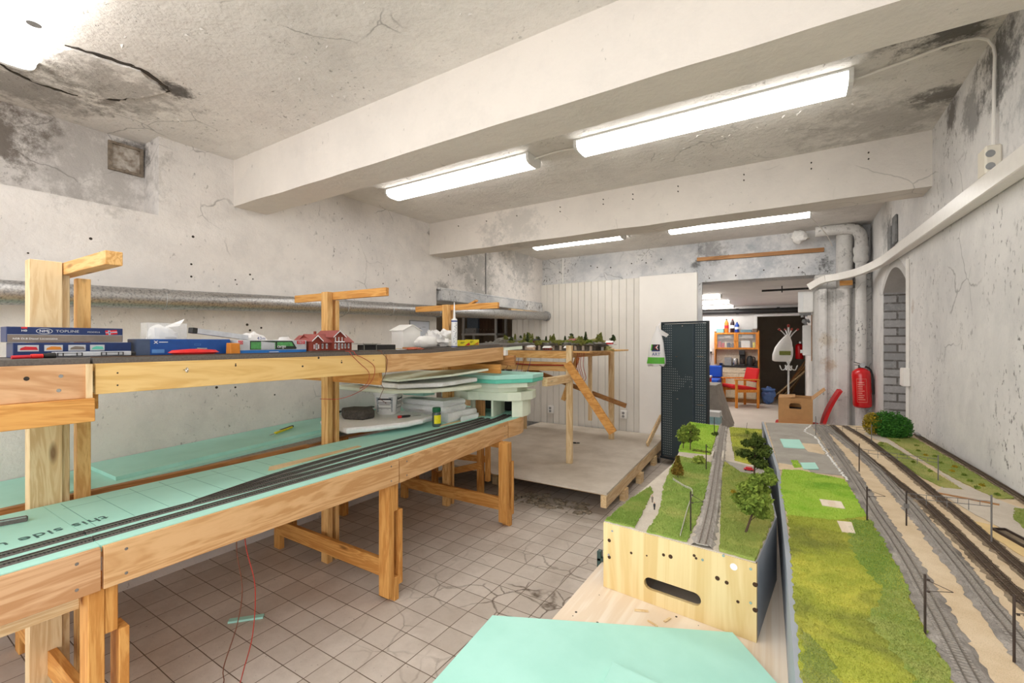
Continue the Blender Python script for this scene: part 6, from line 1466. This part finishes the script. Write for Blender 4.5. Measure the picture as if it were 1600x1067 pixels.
bf2 = solo('storage_box', B(-5.26, -5.0, 6.76, 7.02, 1.7005, 1.93), plain('blue_grey_box', lin(120,136,156), .5), 'blue grey storage box on top of the box file', 'box')
for k, (x, w) in enumerate(((-5.25,.10),(-5.08,.08),(-4.95,.07),(-4.84,.13))):
    solo('small_jar', MB().lathe([(w*.4,0),(w*.42,.02),(w*.42,w*1.1),(w*.3,w*1.3)], (x+w/2, 6.82, 1.1355), 12), M['silver_card'] if k % 2 else M['brown_ink'], 'pale jar on the lower recess shelf, '+('farthest left','second from left','third from left','right most')[k], 'jar', 'jars in the recess', smooth=True)

# ------------------------------------------------------------------ back room
sf = thing('blue_sofa', 'blue cushioned sofa against the far white wall', 'sofa', (-1.9, 11.2, 0))
B(-2.9,-1.42,11.60,11.80,.30,.60).build('back_frame', M['chairwood'], sf)
B(-2.0,-1.42,11.45,11.63,.61,.88).build('back_cushion', M['blue_cloth'], sf, bevel=.03, seg=2); B(-2.75,-2.01,11.45,11.63,.61,.88).build('back_cushion', M['blue_cloth'], sf, bevel=.03, seg=2)
B(-2.0,-1.42,10.85,11.44,.44,.60).build('seat_cushion', M['blue_cloth'], sf, bevel=.03, seg=2); B(-2.75,-2.01,10.85,11.44,.44,.60).build('seat_cushion', M['blue_cloth'], sf, bevel=.03, seg=2)
B(-2.76,-1.42,10.85,11.59,.20,.43).build('base', M['grey'], sf)
for x in (-2.7,-1.49):
    for y in (10.9,11.5): B(x,x+.05,y,y+.05,0,.199).build('leg', M['black'], sf)
ac = thing('armchair', 'red armchair with light wooden frame in front of kitchen unit', 'chair', (-1.0, 11.21, 0)); ac.rotation_euler = (0, 0, R(121.9))
cwd = M['chairwood']
for x in (-.30, .26):
    B(x, x+.04, .21, .26, 0, .60).build('leg', cwd, ac, local=True, bevel=.006); B(x, x+.04, -.26, -.21, 0, .60).build('leg', cwd, ac, local=True, bevel=.006)
    B(x-.005, x+.045, -.27, .28, .601, .63).build('armrest', cwd, ac, local=True, bevel=.006)
    B(x+.008, x+.03, -.21, .21, .34, .40).build('side_rail', cwd, ac, local=True)
MB().add([(-.265,-.22,.36),(.265,-.22,.36),(.265,.30,.42),(-.265,.30,.42),(-.265,-.22,.44),(.265,-.22,.44),(.265,.30,.50),(-.265,.30,.50)], [(0,3,2,1),(4,5,6,7),(0,1,5,4),(1,2,6,5),(2,3,7,6),(3,0,4,7)]).build('seat', M['red_cloth'], ac, local=True, bevel=.02, seg=2)
MB().add([(-.26,-.24,.56),(.26,-.24,.56),(.26,-.18,.56),(-.26,-.18,.56),(-.25,-.30,.86),(.25,-.30,.86),(.25,-.245,.86),(-.25,-.245,.86)], [(0,3,2,1),(4,5,6,7),(0,1,5,4),(1,2,6,5),(2,3,7,6),(3,0,4,7)]).build('backrest', M['red_cloth'], ac, local=True, bevel=.02, seg=2)
tb_ = thing('side_table', 'small table with pale top and orange legs by the sofa', 'table', (-1.6, 10.1, 0))
B(-1.85,-1.46,9.9,10.3,.70,.73).build('top', M['white'], tb_); B(-1.84,-1.47,9.91,10.29,.62,.699).build('apron', M['red_cloth'], tb_)
for x in (-1.84,-1.515):
    for y in (9.92,10.24): B(x,x+.045,y,y+.045,0,.619).build('leg', M['chairwood'], tb_)
ct = thing('covered_table', 'low table draped in a long grey cloth behind the dark rack', 'table', (-1.3, 7.9, 0))
dr = MB(); rd = random.Random(12)
top = [(-1.75,7.7),(-1.04,7.72),(-1.03,8.3),(-1.75,8.3)]
lo = [(-1.85,7.5),(-.87,7.55),(-.85,8.45),(-1.85,8.45)]
pt0 = jitter(top, .06, 0, rd); n0 = len(pt0); rows = 6; pb0 = []
for i in range(4):
    a, b = Vector(lo[i]), Vector(lo[(i+1)%4]); a2, b2 = Vector(top[i]), Vector(top[(i+1)%4]); k = max(1, int((b2-a2).length/.06))
    for j in range(k): q = a+(b-a)*j/k; pb0.append((q.x+.025*math.sin(j*2.1), q.y+.025*math.cos(j*1.7)))
for r_ in range(rows+1):
    f = r_/rows
    for (x0_, y0_), (x1_, y1_) in zip(pt0, pb0): dr.v.append(Vector((x0_+(x1_-x0_)*f**1.2, y0_+(y1_-y0_)*f**1.2, .755-.70*f)))
for r_ in range(rows):
    for i in range(n0): dr.f.append((r_*n0+i, r_*n0+(i+1)%n0, (r_+1)*n0+(i+1)%n0, (r_+1)*n0+i))
dr.f.append(tuple(range(n0)))
dr.build('cloth', M['grey_cloth'], ct, smooth=50)
for x in (-1.7,-1.12):
    for y in (7.76,8.2): B(x,x+.04,y,y+.04,0,.74).build('leg', M['chairwood'], ct)
wc = thing('white_carton', 'white carton with teal band beside the grey draped table', 'carton', (-.97, 7.0, 0))
B(-1.06,-.88,6.9,7.1,0,.45).build('carton', M['white'], wc, bevel=.004); B(-1.061,-.879,6.898,7.102,.28,.38).build('teal_band', plain('pale_teal', lin(160,198,204), .5), wc)
MB().add([(-.88,6.9,.45),(-.82,6.88,.36),(-.83,6.98,.33),(-.88,7.0,.45)], [(0,1,2,3)]).build('flap', M['white'], wc)
# kitchen unit
ku = thing('kitchen_unit', 'wooden kitchen unit with glazed top doors and cream base', 'cabinet', (-1.16, 12.0, 0))
kx0, kx1, ky = -1.62, -.705, 11.86
B(kx0+.16,kx1-.03,ky,12.18,.10,.835).build('base_carcass', M['cream'], ku); B(kx0+.16,kx1-.03,ky+.03,12.18,0,.0995).build('plinth', M['brownX'], ku)
B(kx0+.17,kx1-.04,ky-.018,ky-.001,.70,.825).build('drawer', M['cream'], ku, bevel=.003)
for a, b in ((kx0+.17,-1.10),(-1.095,kx1-.04)): B(a,b,ky-.018,ky-.001,.12,.69).build('door', M['cream'], ku, bevel=.003)
B(-1.0,-.86,ky-.03,ky-.0185,.765,.78).build('handle', M['grey'], ku)
B(kx0+.08,kx1+.0,ky-.03,12.18,.836,.875).build('worktop', M['black'], ku)
B(kx1,kx1+.025,ky+.02,12.18,0,1.70).build('side_panel', M['chairwood'], ku); B(kx0-.02,kx0,ky+.04,12.18,.90,1.70).build('side_panel', M['chairwood'], ku)
B(kx0,kx1,12.16,12.18,.876,1.66).build('back_panel', M['board'], ku)
for z in (1.265, 1.645): B(kx0,kx1,ky+.06,12.159,z,z+.02).build('shelf', M['chairwood'], ku)
B(kx0,kx1,ky+.08,12.159,1.535,1.545).build('shelf', M['board'], ku)
for a, b in ((kx0,-1.165),(-1.16,kx1)):
    d = MB().box(a,a+.045,ky+.04,ky+.0595,1.265,1.665).box(b-.045,b,ky+.04,ky+.0595,1.265,1.665).box(a+.045,b-.045,ky+.04,ky+.0595,1.265,1.305).box(a+.045,b-.045,ky+.04,ky+.0595,1.625,1.665).build('door', M['chairwood'], ku)
    B(a+.045,b-.045,ky+.048,ky+.052,1.305,1.625).build('pane', clear('cabinet_glass', lin(235,240,240), .12, .05), d)
    MB().tube([(b-.02 if a == kx0 else a+.02, ky+.04, 1.46),(b-.02 if a == kx0 else a+.02, ky+.02, 1.46)], .008, 8).build('knob', M['black'], d)
def item(nm, x, y, z, w, h, m, lb, cat, shape='can'):
    if shape == 'can': mb = MB().lathe([(w/2*.9,0),(w/2,.01),(w/2,h-.01),(w/2*.9,h)], (x,y,z), 12)
    elif shape == 'mug': mb = MB().lathe([(w/2*.8,0),(w/2,.01),(w/2,h),(w/2*.85,h)], (x,y,z), 12).tube([(x+w/2,y,z+h*.25),(x+w*.8,y,z+h*.35),(x+w*.8,y,z+h*.7),(x+w/2,y,z+h*.8)], .006, 6)
    else: mb = MB().box(x-w/2,x+w/2,y-.05,y+.05,z,z+h)
    return solo(nm, mb, M[m], lb, cat, smooth=True if shape != 'box' else False)
zs = 1.2855
item('red_packet', -1.535, 12.02, zs, .07, .17, 'red_ink', 'red packet behind left glass door, farthest left', 'packet', 'box'); item('red_packet', -1.455, 12.03, zs, .06, .13, 'red_ink', 'second red packet behind left glass door', 'packet', 'box')
item('white_bottle', -1.395, 12.0, zs, .05, .16, 'cream', 'pale bottle behind left glass door', 'bottle'); item('blue_mug', -1.335, 12.0, zs, .075, .13, 'navy', 'blue mug behind left glass door, left of two', 'mug', 'mug'); item('blue_mug', -1.215, 12.0, zs, .075, .13, 'navy', 'blue mug behind left glass door, right of two', 'mug', 'mug')
item('white_packet', -.965, 12.0, zs, .19, .18, 'white', 'large white packet behind right glass door', 'packet', 'box'); item('yellow_packet', -.79, 12.0, zs, .05, .14, 'yellow', 'yellow packet behind right glass door', 'packet', 'box'); item('dark_jar', -1.10, 12.0, zs, .05, .16, 'black', 'dark jar behind right glass door', 'jar')
item('plate_stack', -1.34, 12.05, 1.5455, .18, .045, 'white', 'white plates on top shelf of left cupboard', 'plates', 'can'); item('white_box', -.93, 12.05, 1.5455, .24, .07, 'white', 'white flat box on top shelf of right cupboard', 'box', 'box'); item('white_cup', -1.09, 12.05, 1.5455, .07, .06, 'cream', 'cream cup on top shelf of right cupboard', 'cup', 'mug')
cm = thing('coffee_maker', 'black coffee maker with glass jug on the worktop', 'coffee maker', (-.98, 11.95, .875))
MB().box(-1.10,-.98,11.90,12.10,.8755,.91).box(-1.10,-.98,12.02,12.10,.91,1.22).box(-1.10,-.98,11.90,12.10,1.13,1.23).build('body', M['black'], cm, bevel=.006)
MB().lathe([(.045,0),(.055,.03),(.05,.10),(.04,.13)], (-1.04,11.955,.9105), 16).build('jug', clear('coffee_glass', lin(60,50,44), .7, .05), cm, smooth=True)
kt = thing('black_kettle', 'black kettle right of coffee maker', 'kettle', (-.88, 11.98, .875))
MB().lathe([(.075,0),(.08,.02),(.072,.16),(.055,.22),(.02,.235)], (-.87,11.98,.8755), 18).build('body', M['black'], kt, smooth=True)
MB().tube(spline([(-.81,11.98,1.09),(-.77,11.98,1.06),(-.77,11.98,.95),(-.80,11.98,.92)], .03), .012, 8).build('handle', M['black'], kt, smooth=True)
item('coffee_tin', -1.19, 11.95, .8755, .12, .17, 'steel', 'shiny tin on worktop left of the coffee maker', 'tin'); item('grey_box', -1.34, 11.96, .8755, .15, .19, 'grey', 'grey printed box on the worktop', 'box', 'box'); item('blue_cup', -1.50, 11.96, .8755, .07, .05, 'navy', 'small dark blue cup at left of the worktop', 'cup', 'mug')
solo('toaster', B(-.755,-.71,11.95,12.1,.8755,1.0), M['black'], 'black toaster at right end of the worktop', 'toaster', bevel=.01)
ztop = 1.7005
def soda(x, y, h, m, cap, lb):
    t = thing('soda_bottle', lb, 'bottle', (x, y, 1.6655), 'bottles on top of the kitchen unit'); k = h/.32; r = .048
    MB().lathe([(r*.9,0),(r,.01),(r,.18*k),(r*.92,.2*k),(r*.98,.22*k),(r*.5,.28*k),(.014,.295*k)], (x,y,1.6655), 16).build('bottle', M[m], t, smooth=True)
    MB().lathe([(.016,.295*k),(.016,h),(.01,h+.002)], (x,y,1.6655), 12).build('cap', M[cap], t, smooth=True)
    MB().lathe([(r+.001,.10*k),(r+.001,.17*k)], (x,y,1.6655), 16).build('label', M['red_ink' if m == 'orange' else 'white_ink'], t, smooth=True)
M['cola'] = plain('cola_dark', lin(52,34,40), .15); M['clearblue'] = plain('blue_bottle', lin(36,76,170), .2)
soda(-1.38, 12.0, .33, 'orange', 'black', 'orange soda bottle on top of the kitchen unit'); soda(-1.25, 12.0, .33, 'cola', 'red_ink', 'dark soda bottle with pink label on the kitchen unit'); soda(-1.15, 11.99, .25, 'clearblue', 'blue_ink', 'blue bottle, shortest on top of the kitchen unit')
solo('teal_tray', B(-1.60,-1.44,11.95,12.15,1.6655,1.76), plain('pale_teal_box', lin(140,186,190), .5), 'pale teal box on top of kitchen unit at left', 'box'); solo('blue_tray', B(-1.07,-.84,11.95,12.15,1.6655,1.73), plain('slate_blue_tray', lin(110,144,160), .5), 'slate blue tray on the kitchen unit beside the bottles', 'tray'); solo('small_pack', B(-.82,-.73,11.95,12.1,1.6655,1.75), M['brown_ink'], 'small pack at right end of the kitchen unit top', 'packet')
ws = thing('wall_socket', 'white socket with plugged cable on the far wall left of kitchen unit', 'socket', (-1.76, 12.19, 1.2))
B(-1.79,-1.71,12.16,12.20,1.14,1.27).build('box', M['white'], ws, bevel=.006); B(-1.77,-1.73,12.12,12.16,1.15,1.20).build('plug', M['black'], ws)
MB().tube(spline([(-1.75,12.13,1.15),(-1.76,12.15,.95),(-1.82,12.17,.7)], .05), .006, 6).build('cable', M['ink'], ws, smooth=True)
bb = thing('blue_bag', 'blue translucent rubbish sack right of the kitchen unit', 'bag', (-.50, 12.0, 0))
MB().blob((-.50,12.0,.19), (.13,.13,.19), .18, 2.4, 24, 14, 8, 0.0).build('sack', M['bin_blue'], bb, smooth=40)
MB().lathe([(.12,.30),(.15,.33),(.14,.36),(.10,.34)], (-.50,12.0,0), 18).build('rim', M['bin_blue'], bb, smooth=True)
cs = thing('coat_stand', 'white metal coat stand with wooden tipped arms in the doorway', 'coat stand', (-.076, 9.3, 0))
MB().tube([(-.076,9.3,.02),(-.076,9.3,1.70)], .014, 12).build('pole', M['white_metal'], cs, smooth=True)
MB().lathe([(.20,0),(.20,.015),(.03,.03),(.02,.06)], (-.076,9.3,0), 28).build('base', M['white_metal'], cs, smooth=True)
MB().lathe([(.012,1.70),(.022,1.72),(.02,1.745),(.008,1.755)], (-.076,9.3,0), 12).build('knob', M['wire_red'], cs, smooth=True)
for k in range(4):
    a = R(20+90*k); dx, dy = math.cos(a), math.sin(a); arm_pts = spline([(-.076+.01*dx,9.3+.01*dy,1.06),(-.076+.06*dx,9.3+.06*dy,1.18),(-.076+.06*dx,9.3+.06*dy,1.34),(-.076+.01*dx,9.3+.01*dy,1.48),(-.076+.08*dx,9.3+.08*dy,1.60),(-.076+.13*dx,9.3+.13*dy,1.65)], .04)
    h_ = MB().tube(arm_pts, .009, 8).build('arm', M['white_metal'], cs, smooth=True)
    MB().tube([arm_pts[-1], arm_pts[-1]+Vector((.03*dx,.03*dy,.022))], .016, 10).build('tip', M['wire_red'], h_, smooth=True)
    MB().tube(spline([(-.076+.012*dx,9.3+.012*dy,1.03),(-.076+.06*dx,9.3+.06*dy,.96),(-.076+.11*dx,9.3+.11*dy,.95),(-.076+.14*dx,9.3+.14*dy,1.03)], .03), .009, 8).build('hook', M['white_metal'], cs, smooth=True)
wb_ = thing('cloth_bag', 'white cloth bag with olive label hanging on the coat stand', 'bag', (-.15, 9.12, 1.12))
bm2 = MB()
for z, cx, a, b in [(1.10,-.18,.10,.06),(1.12,-.18,.135,.075),(1.22,-.17,.145,.08),(1.34,-.15,.13,.07),(1.44,-.125,.10,.055),(1.52,-.10,.055,.035),(1.57,-.09,.02,.02)]:
    for k in range(22):
        th = 2*math.pi*k/22; q = 1+.12*noise.noise(Vector((math.cos(th)*2.2, math.sin(th)*2.2, z*6))); bm2.v.append(Vector((cx+a*q*math.cos(th), 9.16+b*q*math.sin(th), z)))
for i in range(6):
    for k in range(22): bm2.f.append((i*22+k, i*22+(k+1)%22, (i+1)*22+(k+1)%22, (i+1)*22+k))
bm2.f += [tuple(range(21,-1,-1)), tuple(6*22+k for k in range(22))]
bm2.build('bag', M['white'], wb_, smooth=60)
B(-.21,-.04,9.06,9.085,1.215,1.285).build('olive_label', plain('olive_label', lin(128,134,52), .6), wb_, bevel=.004)
for k in range(11):
    y = 12.75+.17*k; x0 = -.50+.06*(k%5)+.02*k; top = 1.05+.10*((k*7)%5)
    solo('leaning_plank', MB().bar((x0,y,.0135),(.535,y+.05,top), .09, .025, (0,0,1)), M['paleX'] if k % 3 == 0 else M['brownX'], 'long timber plank leaning in the dark store beyond the far doorway', 'plank', 'planks leaning in the dark store')

# cardboard box on a red chair in the doorway
rcx = thing('red_chair', 'red padded chair under the cardboard box by the pillar', 'chair', (.05, 5.6, 0))
B(-.17,.23,5.40,5.80,.50,.585).build('seat', M['red_cloth'], rcx, bevel=.02, seg=2)
bkp = MB()
for i in range(8):
    z0 = .57+.055*i; x = .235+.010*i+.004*i*i*.4
    for y in (5.46+.006*i, 5.80-.004*i): bkp.v += [Vector((x, y, z0)), Vector((x+.03, y, z0))]
for i in range(7):
    a = 4*i
    for k, l in ((0,1),(1,3),(3,2),(2,0)): bkp.f.append((a+k, a+l, a+4+l, a+4+k))
bkp.f += [(0,1,3,2), (28,30,31,29)]
bkp.build('backrest', M['red_cloth'], rcx, smooth=40)
for x in (-.15,.19):
    for y in (5.42,5.75): MB().tube([(x,y,0),(x,y,.499)], .012, 10).build('leg', M['black'], rcx)
cbx = thing('cardboard_box', 'open brown cardboard box with dark handle hole on the red chair', 'box', (.02, 5.6, .586))
x0,x1,y0,y1,z0,z1 = -.135,.165,5.45,5.78,.5865,.865
B(x0,x1,y0,y1,z0,z0+.006).build('bottom', M['cardboard'], cbx)
Mx = Matrix.Translation((x0,y0,z0+.006))
hh = [(.10,.165),(.20,.165),(.205,.20),(.19,.222),(.11,.222),(.095,.20)]
holed([(0,0),(x1-x0,0),(x1-x0,z1-z0-.006),(0,z1-z0-.006)], hh, .005).build('front_side', M['cardboard'], cbx)
MB().box(x0,x1,y1-.005,y1,z0+.006,z1).box(x0,x0+.005,y0+.005,y1-.005,z0+.006,z1).box(x1-.005,x1,y0+.005,y1-.005,z0+.006,z1).build('side', M['cardboard'], cbx)
MB().add([(x0,y0+.005,z1),(x0,y1-.005,z1),(x0+.15,y1-.01,z1+.012),(x0+.15,y0+.01,z1+.012),(x0,y0+.005,z1-.004),(x0,y1-.005,z1-.004),(x0+.15,y1-.01,z1+.008),(x0+.15,y0+.01,z1+.008)], [(0,1,2,3),(7,6,5,4),(0,4,5,1),(2,6,7,3),(0,3,7,4),(1,5,6,2)]).build('flap', M['cardboard'], cbx)
for y_, dy_ in ((y0,.0),(y0+.17,.0)):
    MB().add([(x1,y_+.005,z1),(x1,y_+.15,z1),(x1+.105,y_+.14,z1+.10),(x1+.105,y_+.015,z1+.10),(x1+.004,y_+.005,z1-.003),(x1+.004,y_+.15,z1-.003),(x1+.109,y_+.14,z1+.097),(x1+.109,y_+.015,z1+.097)], [(0,1,2,3),(7,6,5,4),(0,4,5,1),(2,6,7,3),(0,3,7,4),(1,5,6,2)]).build('flap', M['cardboard'], cbx)
pr_ = MB()
for k, (a, b) in enumerate(((.10,.20),(.11,.19))): pr_.box(x0+a,x0+b,y0-.0008,y0,z0+.236+.011*k,z0+.242+.011*k)
pr_.box(x0+.08,x0+.24,y0-.0008,y0,z0+.06,z0+.063).build('print_lines', M['brownX'], cbx)
B(x0+.005,x1-.005,y0+.006,y1-.006,z0+.007,z0+.15).build('contents', M['ink'], cbx)

# ------------------------------------------------------------------ light and camera
w = bpy.data.worlds.new('daylight_fill'); SC.world = w; w.use_nodes = True
bgn = w.node_tree.nodes['Background']; bgn.inputs[0].default_value = (.985, .99, 1, 1); bgn.inputs[1].default_value = 1.9
cam_d = bpy.data.cameras.new('camera'); cam_d.sensor_width = 36; cam_d.lens = 700/1600*36; cam_d.clip_start = .02; cam_d.clip_end = 60
cam = bpy.data.objects.new('camera', cam_d); COL.objects.link(cam); cam.location = (0, 0, 1.45); cam.rotation_euler = (R(90), 0, R(32.15)); SC.camera = cam
SC.view_settings.view_transform = 'Standard'; SC.view_settings.look = 'None'; SC.view_settings.gamma = 1.0; SC.view_settings.use_curve_mapping = False
SC.view_settings.exposure = 0.57
